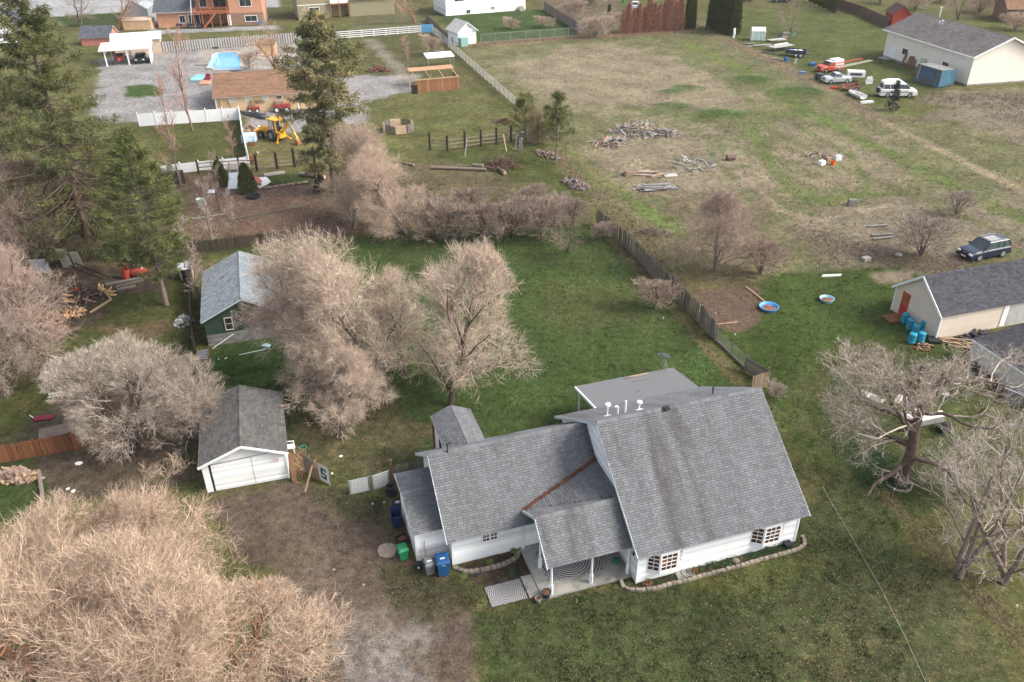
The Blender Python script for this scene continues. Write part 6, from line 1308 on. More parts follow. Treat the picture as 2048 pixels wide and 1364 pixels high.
def ladder(lab, a, b_, w=.45, n=14, m=None, z=(.1, .1), th=.05, cat='ladder', grp=None):
    p, q = G(*a), G(*b_); o = p.copy(); p = Vector((0, 0, z[0])); q = q - o + Vector((0, 0, z[1])); d = (q - p).normalized(); s = d.cross(Zv).normalized() * w / 2
    t = thing('ladder', lab, cat, o, 0, grp); m = m or mat('aluminium', (.55, .56, .55), .4, .1)
    for k in (-1, 1): b = MB(); b.beam(p + s * k, q + s * k, th, th * 1.6); part('rail', b, m, t)
    b = MB(); r_ = (q - p) / n; b.beam(-s, s, th * .8, th * .8); me = b.mesh('rung', m)
    for i in range(n): ob('rung', me, t, loc=p + r_ * (i + .5))
    return t
ladder('long pale fire ladder lying over the pickups, nearer one of the two', (1668, 155), (1738, 143), .6, 22, z=(1.6, 1.9), m=mat('pale_ladder', (.55, .5, .42), .6))
ladder('long red tinted ladder lying over the pickups behind the pale one', (1655, 150), (1720, 138), .5, 18, mat('faded_red', (.5, .08, .05)), z=(1.7, 1.8))
ladder('silver ladder lying on the grass at the left of the picture', (97, 794), (150, 784), .42, 8)
ladder('dark wooden ladder leaning among the wood piles under the tall spruce', (150, 546), (214, 560), .6, 10, WOODD, z=(.9, .2), th=.07)
# small boat
t = thing('dinghy', 'small white boat hull lying on the grass left of the van', 'boat', G(1712, 193), AZ((1697, 185), (1728, 199))); b = MB(); hull = []
for x, w in ((-2.0, .1), (-1.5, .45), (-.5, .75), (.8, .78), (1.9, .65)): hull.append([(x, -w, .6), (x, -w * .7, .15), (x, 0, .02), (x, w * .7, .15), (x, w, .6), (x, w - .06, .6), (x, w * .5, .22), (x, -w * .5, .22), (x, -w + .06, .6)])
loft(b, hull); part('hull', b, WV, t)
for x in (-.4, .7): b = MB(); b.box((x, 0, .45), (.3, 1.3, .04)); part('seat', b, WOODT, t)
b = MB(); b.prism([(0, 0), (2.2, -.3), (2.4, .4), (1.0, .6), (.1, .4)], 'z', 0, .25); solo('tarpaulin', b, mat('grey_white_tarp', (.5, .5, .5), .7, .3), 'crumpled grey white sheeting below the boat', 'tarpaulin', G(1722, 208), AZ((1722, 208), (1760, 203)))
# tractor front axle by the fence
t = thing('axle', 'dark truck front with one big wheel left of the silver pickup', 'axle', G(1640, 160), .3); b = MB(); b.box((0, .2, .7), (.9, 1.3, .7)); part('body', b, mat('dark_green_grey', (.05, .08, .08), .7, .3), t)
for s in (-1, 1): wheel(t, 0, s * .8, .5, .3)
# utility trailer and flat deck
t = thing('utility_trailer', 'dark two axle trailer heaped with junk at the edge of the field', 'trailer', G(1590, 112), AZ((1572, 106), (1618, 110))); DK = mat('dark_trailer', (.05, .055, .075), .7, .3)
for lo, hi in (((-1.7, -.9, .55), (1.9, -.82, 1.2)), ((-1.7, .82, .55), (1.9, .9, 1.2)), ((-1.7, -.9, .5), (1.9, .9, .58)), ((-1.7, -.9, .55), (-1.62, .9, 1.2)), ((1.82, -.9, .55), (1.9, .9, 1.2))): b = MB(); b.b2(lo, hi); part('side', b, DK, t)
for x in (.3, 1.1):
    for s in (-1, 1): wheel(t, x, s * .98, .36, .2, TRIM)
b = MB(); b.beam((1.9, 0, .5), (3.0, 0, .45), .1); part('drawbar', b, DK, t)
rr = random.Random(4)
for k, (lab, m) in enumerate((('pale blue panel lying in the dark trailer', mat('sky_blue_panel', (.25, .45, .6), .6)), ('grey sheet lying in the dark trailer', MET), ('white box in the dark trailer', PLW))):
    b = MB(); b.box((0, 0, .15), (1.0 - .2 * k, .7, .3), rz=.3 * k, rx=.15); solo('junk', b, m, lab, 'junk', t.location + Vector((-.9 + k * .9, .1, .75)), .3)
t = thing('flat_trailer', 'flat grey deck trailer behind the dark junk trailer', 'trailer', G(1560, 100), AZ((1540, 101), (1590, 93))); b = MB(); b.box((0, 0, .8), (5.2, 2.0, .1)); part('deck', b, mat('grey_deck', (.36, .34, .32), .8, .2), t)
for x in (-2.2, -1.1, 0, 1.1): b = MB(); b.box((x, -.9, .4), (.12, .12, .8)); part('leg', b, DK, t)
b = MB(); b.tube([(-1.5, .3, 1.0), (2.0, .3, 1.0)], .14, 8); solo('pipe', b, MET, 'long pale pipe on the flat grey deck trailer', 'pipe', t.location, AZ((1540, 101), (1590, 93)))
# greenhouse
t = thing('greenhouse', 'small glass greenhouse at the upper edge of the junk yard', 'greenhouse', G(1514, 80), R_(-5)); PG = mat('milky_glass', (.5, .6, .57), .3, .1)
for x in (-1.3, 1.3):
    for y in (-1, 1): b = MB(); b.box((x, y, .9), (.1, .1, 1.8)); part('post', b, TRIM, t)
for i in range(3):
    b = MB(); b.box((-.87 + .87 * i, -1, .9), (.8, .03, 1.6)); part('pane', b, PG, t)
    for s in (-1, 1): b = MB(); b.box((-.87 + .87 * i, s * .52, 2.15), (.8, 1.2, .03), rx=-s * .6); part('roof_pane', b, PG, t)
for i in range(4):
    for s in (-1, 1): b = MB(); b.beam((-1.3 + .87 * i, s * 1.02, 1.8), (-1.3 + .87 * i, 0, 2.52), .06); part('rafter', b, TRIM, t)
for s in (-1, 1): b = MB(); b.prism([(-1, 0), (1, 0), (1, 1.8), (0, 2.5), (-1, 1.8)], 'x', s * 1.3 - .02, s * 1.3 + .02); part('end_wall', b, PG, t)
# assorted junk: name, label, category, px, size, material, rz
def slabs(n, s, m, seed, spread=1.0, flat=True):
    r = random.Random(seed); out = []
    for i in range(n):
        b = MB(); l = r.uniform(.6, 1.3) * s; b.box((0, 0, 0), (l, l * r.uniform(.2, .6), .06)); out.append(b)
    return out
def heap(name, lab, px, n, rx, ry, h, pieces, mats, seed, cat, kids, rz=0, tilt=.35, lab2=None):
    """pile: a thing whose loose pieces are parts sharing a few meshes"""
    r = random.Random(seed); t = thing(name, lab, cat, G(*px), rz); ms = []
    for k in range(8):
        b = MB(); l, w, d = pieces(r); b.box((0, 0, 0), (l, w, d)); ms.append(b.mesh(kids, mats[k % len(mats)]))
    for i in range(n):
        q = math.sqrt(r.random()); a = r.random() * 6.283; z = h * (1 - q) * r.uniform(.4, 1) + .04
        ob(kids, r.choice(ms), t, loc=(math.cos(a) * q * rx, math.sin(a) * q * ry, z), rot=(r.gauss(0, tilt), r.gauss(0, tilt), r.random() * PI if tilt > .12 else r.gauss(0, .12)))
    return t
GW = mat('grey_debris_wood', (.18, .17, .16), .9, .3, 4, rnd=.35); WW = mat('whitish_debris', (.34, .325, .3), .8, .2, 4, rnd=.3); BW = mat('tan_debris', (.36, .25, .17), .9, .3, 4, rnd=.3)
plank_ = lambda r: (r.uniform(.9, 2.6), r.uniform(.1, .22), .05)
heap('debris_pile', 'large pile of grey demolition timber in the open field, its upper part', (1275, 262), 110, 3.6, 3.2, 1.0, plank_, [GW, GW, WW, BW], 1, 'debris pile', 'plank')
heap('debris_pile', 'left lower tongue of the large grey timber pile in the field', (1222, 286), 60, 2.6, 1.9, .6, plank_, [GW, GW, BW], 2, 'debris pile', 'plank')
heap('debris_pile', 'right end of the large grey timber pile in the field', (1325, 268), 45, 2.0, 1.9, .6, plank_, [GW, WW], 3, 'debris pile', 'plank')
heap('debris_pile', 'loose white sticks and boards scattered right of the big debris pile', (1388, 330), 40, 3.0, 2.4, .3, plank_, [WW, WW, GW], 4, 'debris pile', 'plank')
heap('plank_stack', 'upper stack of grey and tan planks below the big debris pile', (1290, 348), 34, 2.0, 1.0, .6, lambda r: (r.uniform(1.6, 2.6), r.uniform(.15, .3), .06), [GW, WW, BW], 5, 'plank stack', 'plank', rz=-.1, tilt=.08)
heap('plank_stack', 'lower stack of pale planks nearest the board fence in the field', (1310, 377), 40, 1.5, 1.1, .7, lambda r: (r.uniform(1.8, 3.0), r.uniform(.15, .3), .06), [GW, WW], 6, 'plank stack', 'plank', rz=.1, tilt=.08)
b = MB(); b.box((0, 0, .1), (1.6, .8, .06), rz=.2, rx=.1); solo('sheet', b, WW, 'pale board lying right of the plank stacks in the field', 'board', G(1341, 352))
t = thing('box', 'open tan wooden box left of the upper plank stack', 'box', G(1262, 350), .1)
for s in (-1, 1): b = MB(); b.box((0, s * .45, .25), (1.4, .05, .5)); part('side', b, BW, t); b = MB(); b.box((s * .7, 0, .25), (.05, .9, .5)); part('side', b, BW, t)
heap('brush_pile', 'brown brush pile just outside the board fence', (1305, 470), 90, 1.9, 1.1, .9, lambda r: (r.uniform(1, 2.2), .04, .04), [mat('brush_stick', (.16, .12, .095), .9, .3, rnd=.3)], 7, 'brush pile', 'stick', tilt=.25)
heap('brush_pile', 'cone of brown brush behind the dark post fence corner', (1005, 335), 110, 1.8, 1.5, 1.6, lambda r: (r.uniform(1.2, 3), .06, .06), [mat('brush_stick2', (.14, .09, .065), .9, .3, rnd=.3)], 8, 'brush pile', 'stick', tilt=.45)
heap('brush_pile', 'small heap of brown sticks left of the diagonal white fence', (1008, 245), 40, 1.3, 1.0, .9, lambda r: (r.uniform(1, 2), .06, .06), [mat('brush_stick2', (.14, .09, .065))], 9, 'brush pile', 'stick', tilt=.4)
heap('rubbish_pile', 'small pile of dark rubbish in the middle of the field', (1634, 312), 26, 1.6, .9, .4, lambda r: (r.uniform(.4, 1), .15, .08), [GW, DK, BW], 10, 'rubbish', 'piece')
for lab, px, s, m in (('white box in front of the field rubbish pile', (1643, 329), (.8, .6, .5), PLW), ('pale grey box right of the field rubbish pile', (1675, 320), (.9, .5, .6), MET), ('cream box between the rubbish and the orange bucket', (1655, 320), (.7, .6, .4), BW), ('dark box standing alone in the field above the bare tree', (1704, 411), (1.0, .6, .7), GW), ('white stone left of the pale bush in the field', (1731, 521), (.9, .6, .35), CONC)):
    t = thing('box' if 'box' in lab else 'stone', lab, 'box' if 'box' in lab else 'stone', G(*px), random.random()); b = MB(); b.box((0, 0, s[2] / 2), s, taper=.9); part('body', b, m, t)
t = thing('bucket', 'orange bucket in the field rubbish', 'bucket', G(1665, 330)); b = MB(); b.lathe([(.25, 0), (.32, .55), (.3, .55), (.24, .05)], 12, cap=False); part('body', b, mat('orange_plastic', (.7, .13, .04), .5), t); b = MB(); b.tube([(-.3, 0, .5), (0, 0, .75), (.3, 0, .5)], .015, 5); part('handle', b, BLACK, t)
t = thing('barrel', 'rusty barrel lying alone in the middle of the field', 'barrel', G(1461, 320), .2); b = MB(); b.tube([(-.55, 0, .36), (-.5, 0, .36), (.5, 0, .36), (.55, 0, .36)], [.34, .36, .36, .34], 14); part('body', b, mat('rusty_drum', (.15, .1, .09), .8, .3), t); b = MB(); b.tube([(.54, 0, .36), (.57, 0, .36)], .3, 14); part('end', b, WOODR, t)
b = MB(); b.lathe([(.2, 0), (.3, .15), (.2, .32), (.04, .36)], 8, sx=1.3); solo('stone', b, CONC, 'rounded grey stone left of the brush by the dark blue car', 'stone', G(1796, 513))
for k, (a, b_) in enumerate((((1735, 455), (1775, 452)), ((1742, 473), (1785, 470)), ((1745, 480), (1785, 476)))):
    p, q = G(*a), G(*b_); m = MB(); m.beam((0, 0, .15), q - p + Zv * .15, .25, .12); solo('timber', m, GW, ('farthest grey timber lying in the weeds above the car', 'middle grey timber lying in the weeds above the car', 'nearest grey timber lying in the weeds above the car')[k], 'timber', p)
b = MB(); b.prism([(-1.0, -.2), (.9, -.15), (1.1, .2), (-.7, .25)], 'z', 0, .08); solo('slab', b, mat('pale_slab', (.5, .48, .43), .9), 'long pale slab on the grass above the right paddling pool', 'slab', G(1662, 552), .1)
# junk between greenhouse and trailer
for k, (lab, px, l, w, h, m, rz) in enumerate((('pale boards lying left of the greenhouse', (1500, 88), 2.6, .8, .2, GW, .1), ('long white plank bundle in front of the greenhouse', (1520, 92), 4.5, .5, .25, WW, .25), ('white panels right of the greenhouse', (1552, 82), 4.0, 1.2, .4, WW, .35), ('grey crumpled sheet near the small bare tree', (1568, 75), 1.8, 1.2, 1.0, GW, .5),
      ('blue folded chair beside the junk trailer', (1572, 122), .7, .6, .7, BLUE, .3), ('blue tub right of the trailer wheels', (1625, 131), 1.1, .8, .5, BLUE, .2), ('blue bag by the field edge', (1604, 147), 1.2, .5, .35, mat('grey_blue', (.12, .22, .42), .6), .1), ('grey wire frame right of the blue chair', (1591, 128), .8, .1, .9, STEEL, .4),
      ('rusty scrap in front of the silver pickup', (1668, 178), 1.4, .4, .4, RED, .3), ('white post at the end of the tall evergreens', (1467, 76), .4, .4, 1.9, TRIM, .2), ('dark post beside the tall evergreens', (1412, 58), .3, .3, 2.2, DK, .1), ('pink white sack between hedge and evergreens', (1392, 56), 1.2, .9, 1.0, mat('pinkish_sack', (.55, .45, .42), .8), .1), ('grey corrugated sheet behind the white canopy', (1738, 168), 1.4, .1, 1.2, MET, .2), ('pale grey sheet beside the fence line logs', (1545, 108), 3.5, .25, .25, GW, -.75), ('second log along the junk yard edge', (1562, 120), 3.0, .25, .25, WW, -.75))):
    t = thing('junk', lab, 'junk', G(*px), rz); r = random.Random(k)
    for j in range(3): b = MB(); b.box((r.uniform(-.15, .15) * l, r.uniform(-.2, .2) * w, h * (j + .5) / 3), (l * r.uniform(.75, 1), w * r.uniform(.7, 1), h / 3.2), rz=r.gauss(0, .08), rx=r.gauss(0, .05)); part('piece', b, m, t)
t = thing('bicycle', 'teal bicycle parts heaped beside the small bare tree', 'bicycle', G(1587, 76), .5)
for s in (-.55, .55): b = MB(); b.tube([(s + math.cos(a) * .35, 0, .38 + math.sin(a) * .35) for a in [i * PI / 8 for i in range(17)]], .035, 5, cap=False); part('wheel', b, BLACK, t)
b = MB(); b.tube([(-.55, 0, .38), (-.1, 0, .4), (.4, 0, .85), (-.25, 0, .85), (-.1, 0, .4)], .05, 5); b.tube([(.4, 0, .95), (.55, 0, .38)], .05, 5); part('frame', b, mat('teal_paint', (.1, .45, .42), .5), t)
# ================================================================ RIGHT YARD
LB = mat('pool_blue', (.08, .3, .6), .4, .08); LB2 = mat('pool_pale_blue', (.3, .5, .62), .4, .08)
for px, r, m, lab in (((1537, 618), .82, LB, 'left blue paddling pool of brown leaves beside the mulch bed'), ((1653, 602), .62, LB2, 'right pale rimmed paddling pool of leaves on the lawn')):
    t = thing('paddling_pool', lab, 'paddling pool', G(*px)); b = MB(); b.lathe([(r * .82, 0), (r * .95, .28), (r * 1.02, .3), (r * 1.02, .26), (r * .86, .24), (r * .78, .08)], 26, cap=False); b.lathe([(r * .8, .06), (.01, .06)], 26, cap=False); part('shell', b, m, t, True)
    b = MB(); rr = random.Random(3)
    for i in range(220): a = rr.random() * 6.283; q = r * .72 * rr.random() ** .7; s = .05; c = Vector((math.cos(a) * q, math.sin(a) * q, .1 + rr.random() * .06)); b.quad(c + Vector((s, 0, 0)), c + Vector((0, s, .02)), c - Vector((s, 0, 0)), c - Vector((0, s, .01)), tint=rr.random())
    part('leaves', b, mat('pool_leaves', (.25, .11, .06), .9, .3, tint=.6), t, kind='stuff')
b = MB(); p, q = G(1492, 575), G(1533, 608); b.beam((0, 0, .06), q - p + Zv * .06, .1, .12); solo('edging_timber', b, WOODT, 'thin timber edging on the right side of the mulch bed', 'timber', p)
b = MB(); p, q = G(1430, 650), G(1475, 645); b.beam((0, 0, .05), q - p + Zv * .05, .07); solo('stick', b, WOODT, 'pale stick along the near edge of the mulch bed', 'stick', p)
for k, (px, lab) in enumerate((((1468, 683), 'white marker stake by the wire fence'), ((1429, 640), 'white marker stake at the mulch bed edge'), ((1719, 898), 'white marker stake in the ivy mound'), ((1784, 995), 'white tipped stake below the apple tree'), ((2026, 1230), 'white tipped stake at the lower right edge'), ((1632, 545), 'thin stake above the right paddling pool'))):
    b = MB(); b.tube([(0, 0, 0), (0, 0, .6)], .025, 6); o = solo('stake', b, WOODB, lab, 'stake', G(*px)); b = MB(); b.tube([(0, 0, .6), (0, 0, .75)], .035, 6); part('cap', b, TRIM, o)
BB = mat('barrel_blue', (.03, .28, .42), .45, .15)
for k, (px, lab) in enumerate((((1808, 646), 'farthest left upright blue barrel by the red door'), ((1818, 657), 'second blue barrel from the red door'), ((1838, 645), 'blue barrel under the door sill at the back'), ((1829, 668), 'middle blue barrel of the cluster at the tan gable'), ((1846, 660), 'rightmost blue barrel near the red can'), ((1822, 686), 'nearest left blue barrel half hidden by twigs'), ((1840, 684), 'nearest right blue barrel half hidden by twigs'))):
    t = thing('barrel', lab, 'barrel', G(*px), 0, 'blue barrels by the tan garage'); b = MB(); b.lathe([(.26, 0), (.29, .05), (.29, .3), (.27, .32), (.29, .34), (.29, .6), (.27, .62), (.29, .64), (.29, .85), (.25, .9)], 16); part('body', b, BB, t, True); b = MB(); b.lathe([(.05, .9), (.05, .94)], 8, (.12, 0, 0)); part('bung', b, BLACK, t)
t = thing('petrol_can', 'red can at the right side of the blue barrels', 'can', G(1855, 664), .4); b = MB(); b.box((0, 0, .25), (.35, .25, .5), taper=.85); part('body', b, mat('can_red', (.5, .06, .04), .5), t); b = MB(); b.beam((-.1, 0, .55), (.1, 0, .58), .04); part('handle', b, BLACK, t)
heap('wood_scrap', 'orange brown wood scraps in front of the blue barrels', (1848, 694), 22, .9, .45, .35, lambda r: (r.uniform(.4, 1), .15, .05), [BW, WOODR], 12, 'scrap', 'piece')
b = MB(); b.prism([(-.5, -.4), (.4, -.5), (.6, .4), (-.3, .5)], 'z', 0, .2); solo('tarpaulin', b, BLACK, 'black plastic sheet at the near corner of the tan gable', 'tarpaulin', G(1866, 682))
t = heap('plank_stack', 'stack of orange tan planks leaning along the tan wall', (1915, 688), 26, .9, .55, .5, lambda r: (r.uniform(1.6, 2.2), .12, .06), [WOODT, BW], 13, 'plank stack', 'plank', rz=R_(-30), tilt=.1)
heap('wood_scrap', 'dark scrap heap between the tan garage and the low shed', (1950, 672), 24, 1.3, .4, .4, lambda r: (r.uniform(.5, 1.2), .2, .1), [WOODD, DK], 14, 'scrap', 'piece', rz=R_(15))
b = MB(); b.box((0, 0, .08), (1.6, 1.2, .16)); solo('doormat', b, WOODR, 'brown wooden step left of the red door', 'step', G(1788, 638), R_(17))
for k in range(7):
    f = k / 6; ob('tyre', TYM, loc=G(1945 + 70 * f, 728 + 62 * f, .32), rot=(PI / 2 - .2, 0, R_(-35) + k), label=ords[k] + ' tyre counted from the far end of the row along the low shed', cat='tyre', group='old tyres lined along the low shed')
b = MB(); b.box((0, 0, .5), (1.4, .1, 1.0), rx=.2); b.box((0, .05, 1.0), (1.4, .1, .06)); solo('wire_gate', b, STEEL, 'grey wire frame leaning at the near end of the low shed', 'frame', G(2022, 805), R_(-50))
PALE = mat('pale_pallet_wood', (.42, .38, .33), .9, .25, 5, rnd=.25)
def pallet(lab, px, l, w, rz, m=PALE, z=0, n=6, name='pallet'):
    t = thing(name, lab, 'pallet', G(*px) + Zv * z, rz)
    for s in (-1, 0, 1): b = MB(); b.box((0, s * w * .45, .06), (l, .09, .1)); part('bearer', b, m, t)
    for i in range(n): b = MB(); b.box((-l / 2 + l * (i + .5) / n, 0, .125), (l / n * .72, w, .025)); part('slat', b, m, t)
    return t
pallet('pale pallet under the left side of the apple tree crown', (1742, 795), 1.9, .7, R_(-42)); pallet('pallet with broken slats behind the apple tree trunk', (1812, 805), 1.5, 1.1, R_(-35)); pallet('pale pallet lying just behind the apple tree fork', (1828, 830), 2.0, .8, R_(20))
for k, (px, l, w, h, rz, lab) in enumerate((((1858, 776), .6, .45, .3, -.5, 'small concrete block stack right of the apple limb'), ((1880, 793), 1.0, .5, .35, -.45, 'stack of flat grey slabs right of the apple limb'))):
    t = thing('slab_stack', lab, 'slabs', G(*px), rz)
    for j in range(4): b = MB(); b.box((random.uniform(-.03, .03), 0, h * (j + .5) / 4), (l, w, h / 4.4)); part('slab', b, CONC, t)
t = thing('workbench', 'long white topped bench right of the apple tree trunk', 'bench', G(1860, 846), R_(17)); b = MB(); b.box((0, 0, .62), (2.0, .55, .06), rx=.05); part('top', b, PLW, t); b = MB(); b.box((0, -.2, .33), (1.9, .06, .5)); part('front', b, CONC, t)
for x in (-.8, .8): b = MB(); b.box((x, .1, .3), (.1, .4, .6)); part('leg', b, CONC, t)
b = MB(); b.lathe([(.14, 0), (.17, .5), (.1, .6)], 12); solo('white_drum', b, PLW, 'white drum at the left end of the white topped bench', 'drum', G(1812, 862))
t = thing('tote', 'black open plastic tub right of the white topped bench', 'tub', G(1886, 862), .3); b = MB()
for s in (-1, 1): b.box((s * .36, 0, .22), (.03, .6, .42), ry=s * .12); b.box((0, s * .3, .22), (.72, .03, .42), rx=-s * .12)
b.box((0, 0, .04), (.66, .56, .04)); part('body', b, BLACK, t); b = MB()
for s in (-1, 1): b.box((s * .4, 0, .44), (.06, .7, .03)); b.box((0, s * .34, .44), (.84, .06, .03))
part('rim', b, BLACK, t)
for k, (px, l, rz, lab) in enumerate((((1700, 722), .8, -.6, 'short cut log left under the apple crown'), ((1722, 728), .9, .3, 'second pale cut log under the apple crown'), ((1745, 726), .8, -.1, 'third grey cut log under the apple crown'))):
    t = thing('log', lab, 'log', G(*px), rz); b = MB(); b.tube([(-l / 2, 0, .18), (l / 2, 0, .18)], .17, 10); part('bark', b, BK_G, t); b = MB(); b.tube([(l / 2, 0, .18), (l / 2 + .01, 0, .18)], .15, 10); part('cut_end', b, WOODT, t)
b = MB(); P = [HL(10.6, -.8, 0) + Vector((0, 0, .04))] 
P = [G(1645, 975) + Zv * .05, G(1700, 1070) + Zv * .05, G(1760, 1175) + Zv * .05, G(1810, 1275) + Zv * .05, G(1862, 1390) + Zv * .05]
b.tube([p - P[0] for p in P], .007, 4); solo('string_line', b, mat('grey_string', (.45, .45, .42)), 'thin white string line running down the front lawn right of the house', 'string', P[0])
for k in range(3): b = MB(); b.beam((0, 0, .04), (.5 + .2 * k, .1 * k, .05), .05); solo('stick', b, WW, ('pale crossed stick under the fence brush', 'second pale stick under the fence brush', 'fallen pale pole inside the far board fence')[k], 'stick', G(*((1325, 640), (1335, 610), (1270, 525))[k]), (1.2, .7, 2.2)[k])
# ================================================================ LEFT YARD
t = thing('hen_house', 'small hen house with pale metal roof beside the pine trunk', 'hen house', G(363, 562), R_(16))
for lo, hi in (((0, 0, .0), (.1, 1, 1.2)), ((1.0, 0, 0), (1.1, 1, 1.2)), ((.5, -.02, 0), (1.1, .04, 1.1)), ((0, .95, 0), (1.1, 1, 1.2))): b = MB(); b.b2(lo, hi); part('wall', b, mat('tan_board', (.4, .34, .26), .8, .2), t)
b = MB(); b.box((.55, .45, 1.25), (1.4, 1.3, .05), rx=.12); part('roof', b, MET, t)
OR = mat('orange_red_drum', (.38, .06, .03), .6, .2)
t = thing('drum', 'upright rusty red drum in the left wood yard', 'drum', G(254, 556)); b = MB(); b.lathe([(.35, 0), (.36, .3), (.38, .33), (.36, .36), (.36, .7), (.38, .73), (.36, .76), (.35, 1.1)], 16); part('body', b, OR, t); b = MB(); b.lathe([(.3, 1.1), (.3, 1.12)], 12); part('lid', b, OR, t)
t = thing('tank', 'red tank lying on its side right of the upright drum', 'tank', G(281, 553), .1); b = MB(); b.tube([(-.7, 0, .42), (-.6, 0, .42), (.6, 0, .42), (.7, 0, .42)], [.25, .4, .4, .25], 16); part('body', b, OR, t, True); b = MB(); b.tube([(.3, 0, .8), (.3, 0, .95)], .07, 8); part('valve', b, TRIM, t)
t = thing('shovel', 'red shovel standing upright in the left wood yard', 'shovel', G(154, 585)); b = MB(); b.beam((0, 0, .2), (.05, .1, 1.5), .04); part('handle', b, WOODT, t); b = MB(); b.prism([(-.16, -.0), (.16, 0), (.2, .3), (.1, .42), (-.1, .42), (-.2, .3)], 'y', -.02, .02); part('blade', b, mat('bright_red', (.6, .03, .02), .5), t)
log_ = lambda r: (r.uniform(.35, .55), r.uniform(.1, .2), r.uniform(.1, .18))
FW = mat('split_firewood', (.5, .31, .15), .85, .3, 5, rnd=.35); FW2 = mat('dark_firewood', (.17, .11, .08), .9, .3, 5, rnd=.35)
heap('firewood_pile', 'round pile of fresh orange split firewood on the left yard edge', (140, 628), 110, 1.3, 1.0, .8, log_, [FW, FW, FW2, WOODT], 21, 'firewood', 'log', tilt=.5)
heap('firewood_pile', 'darker rows of firewood left of the fresh split pile', (85, 640), 110, 1.9, 1.2, .8, log_, [FW2, FW2, FW], 22, 'firewood', 'log', tilt=.4)
heap('firewood_pile', 'dark scrap wood scattered below the dark ladder', (170, 590), 70, 2.6, 1.6, .35, lambda r: (r.uniform(.4, 1.5), .14, .08), [FW2, WOODD, FW], 23, 'firewood', 'piece')
heap('firewood_pile', 'heap of grey brown firewood under the rusty red fence at the left edge', (22, 955), 120, 1.7, .55, .8, lambda r: (r.uniform(.5, .9), r.uniform(.1, .2), r.uniform(.1, .18)), [FW2, mat('grey_firewood', (.3, .23, .18), .9, .3, rnd=.3), WOODT], 24, 'firewood', 'log', tilt=.3)
heap('log_pile', 'reddish cut rounds at the lower edge of the wood yard', (108, 665), 16, 1.2, .8, .3, lambda r: (.45, .4, .35), [mat('red_cut_wood', (.36, .17, .1), .9, .3, rnd=.3), FW2], 25, 'logs', 'round')
t = thing('timber_edge', 'right angled timber edging at the corner of the wood yard', 'timber', G(180, 627)); q = G(223, 600) - t.location; b = MB(); b.beam((0, 0, .08), q + Zv * .08, .12, .16); part('beam', b, WOODT, t); q2 = G(200, 575) - t.location; b = MB(); b.beam(q + Zv * .08, q2 + Zv * .08, .12, .16); part('beam', b, WOODT, t)
for k, (a, b_, lab) in enumerate((((212, 572), (292, 556), 'long grey beam below the red drum and tank'), ((225, 578), (288, 563), 'shorter grey beam in front of the long one under the drums'), ((235, 582), (272, 574), 'shortest grey beam nearest the grass under the drums'))):
    p, q = G(*a), G(*b_); m = MB(); m.beam((0, 0, .12), q - p + Zv * .12, .2, .18); solo('beam', m, WOODG, lab, 'beam', p)
for k, (px, w, h, m, lab) in enumerate((((85, 548), 1.5, 1.6, MET, 'corrugated pale metal sheet leaning left in the wood yard'), ((135, 538), .9, 2.2, mat('cream_board', (.5, .48, .38), .8), 'tall cream board standing right of the corrugated sheet'), ((158, 536), .8, 1.8, mat('cream_board', (.5, .48, .38)), 'second cream board leaning beside split logs'), ((70, 598), .9, 1.3, mat('blue_grey_panel', (.3, .33, .36), .7), 'blue grey panel leaning in the left wood piles'))):
    b = MB(); n = 8
    for i in range(n): b.box((-w / 2 + w * (i + .5) / n, 0 + .02 * (i % 2), h / 2), (w / n * .96, .04, h), rx=.25)
    solo('sheet', b, m, lab, 'sheet', G(*px), .1)
board_fence('board_fence', 'long dark old board fence crossing behind the pine and spruce trunks', [(20, 545), (120, 532), (230, 518), (300, 512), (395, 506), (520, 490), (620, 478)], 1.2, .2, WOODD, lean=.05)
t = heap('rock_pile', 'rounded heap of pale grey stones beside the pine lawn', (368, 645), 70, .75, .9, .7, lambda r: (r.uniform(.12, .3), r.uniform(.12, .25), .15), [mat('pale_rock', (.36, .35, .33), .95, .3, 5, rnd=.3)], 26, 'stones', 'stone')
t = thing('sled', 'dark red sled on the ground at the left under the bare tree', 'sled', G(87, 838), .2); b = MB(); b.prism([(-.6, -.25), (.5, -.25), (.7, 0), (.5, .25), (-.6, .25)], 'z', .05, .15); part('body', b, mat('dark_red', (.2, .03, .05), .5), t); b = MB(); b.beam((-.6, 0, .2), (-.9, .3, .25), .04); part('handle', b, TRIM, t)
t = thing('board_walk', 'brown plank platform beside the rusty fence', 'platform', G(120, 862), R_(24))
for i in range(5): b = MB(); b.box((0, -.5 + i * .26, .08), (2.6, .24, .05)); part('plank', b, mat('brown_boards', (.2, .155, .125), .9, .2, rnd=.15), t)
for k, (px, s, lab) in enumerate((((158, 928), .5, 'white scrap panel right of the red fence end'), ((136, 978), .25, 'small white stone near the left concrete blocks'), ((147, 983), .3, 'second small white stone near the left concrete blocks'), ((85, 957), .35, 'grey concrete lump below the rusty fence'), ((682, 913), .25, 'white scrap on the grass above the slatted gates'), ((664, 947), .18, 'white scrap right of the teal letter gate'), ((80, 975), .3, 'second grey lump below the rusty fence'), ((768, 1005), .12, 'small white scrap beside the dark blue bin'), ((745, 1008), .12, 'small white scrap on the grass below the gates'))):
    b = MB(); b.lathe([(s * .3, 0), (s * .42, s * .15), (s * .2, s * .22)], 6, sx=1.3); solo('scrap', b, PLW if 'white' in lab else CONC, lab, 'scrap', G(*px), k)
t = thing('old_fence_line', 'low grey rotten log running down below the rusty fence', 'log', G(78, 945)); q = G(80, 1040) - t.location; b = MB(); b.tube([(0, 0, .15), q * .5 + Vector((.2, 0, .15)), q + Zv * .12], .14, 7); part('log', b, BK_G, t)
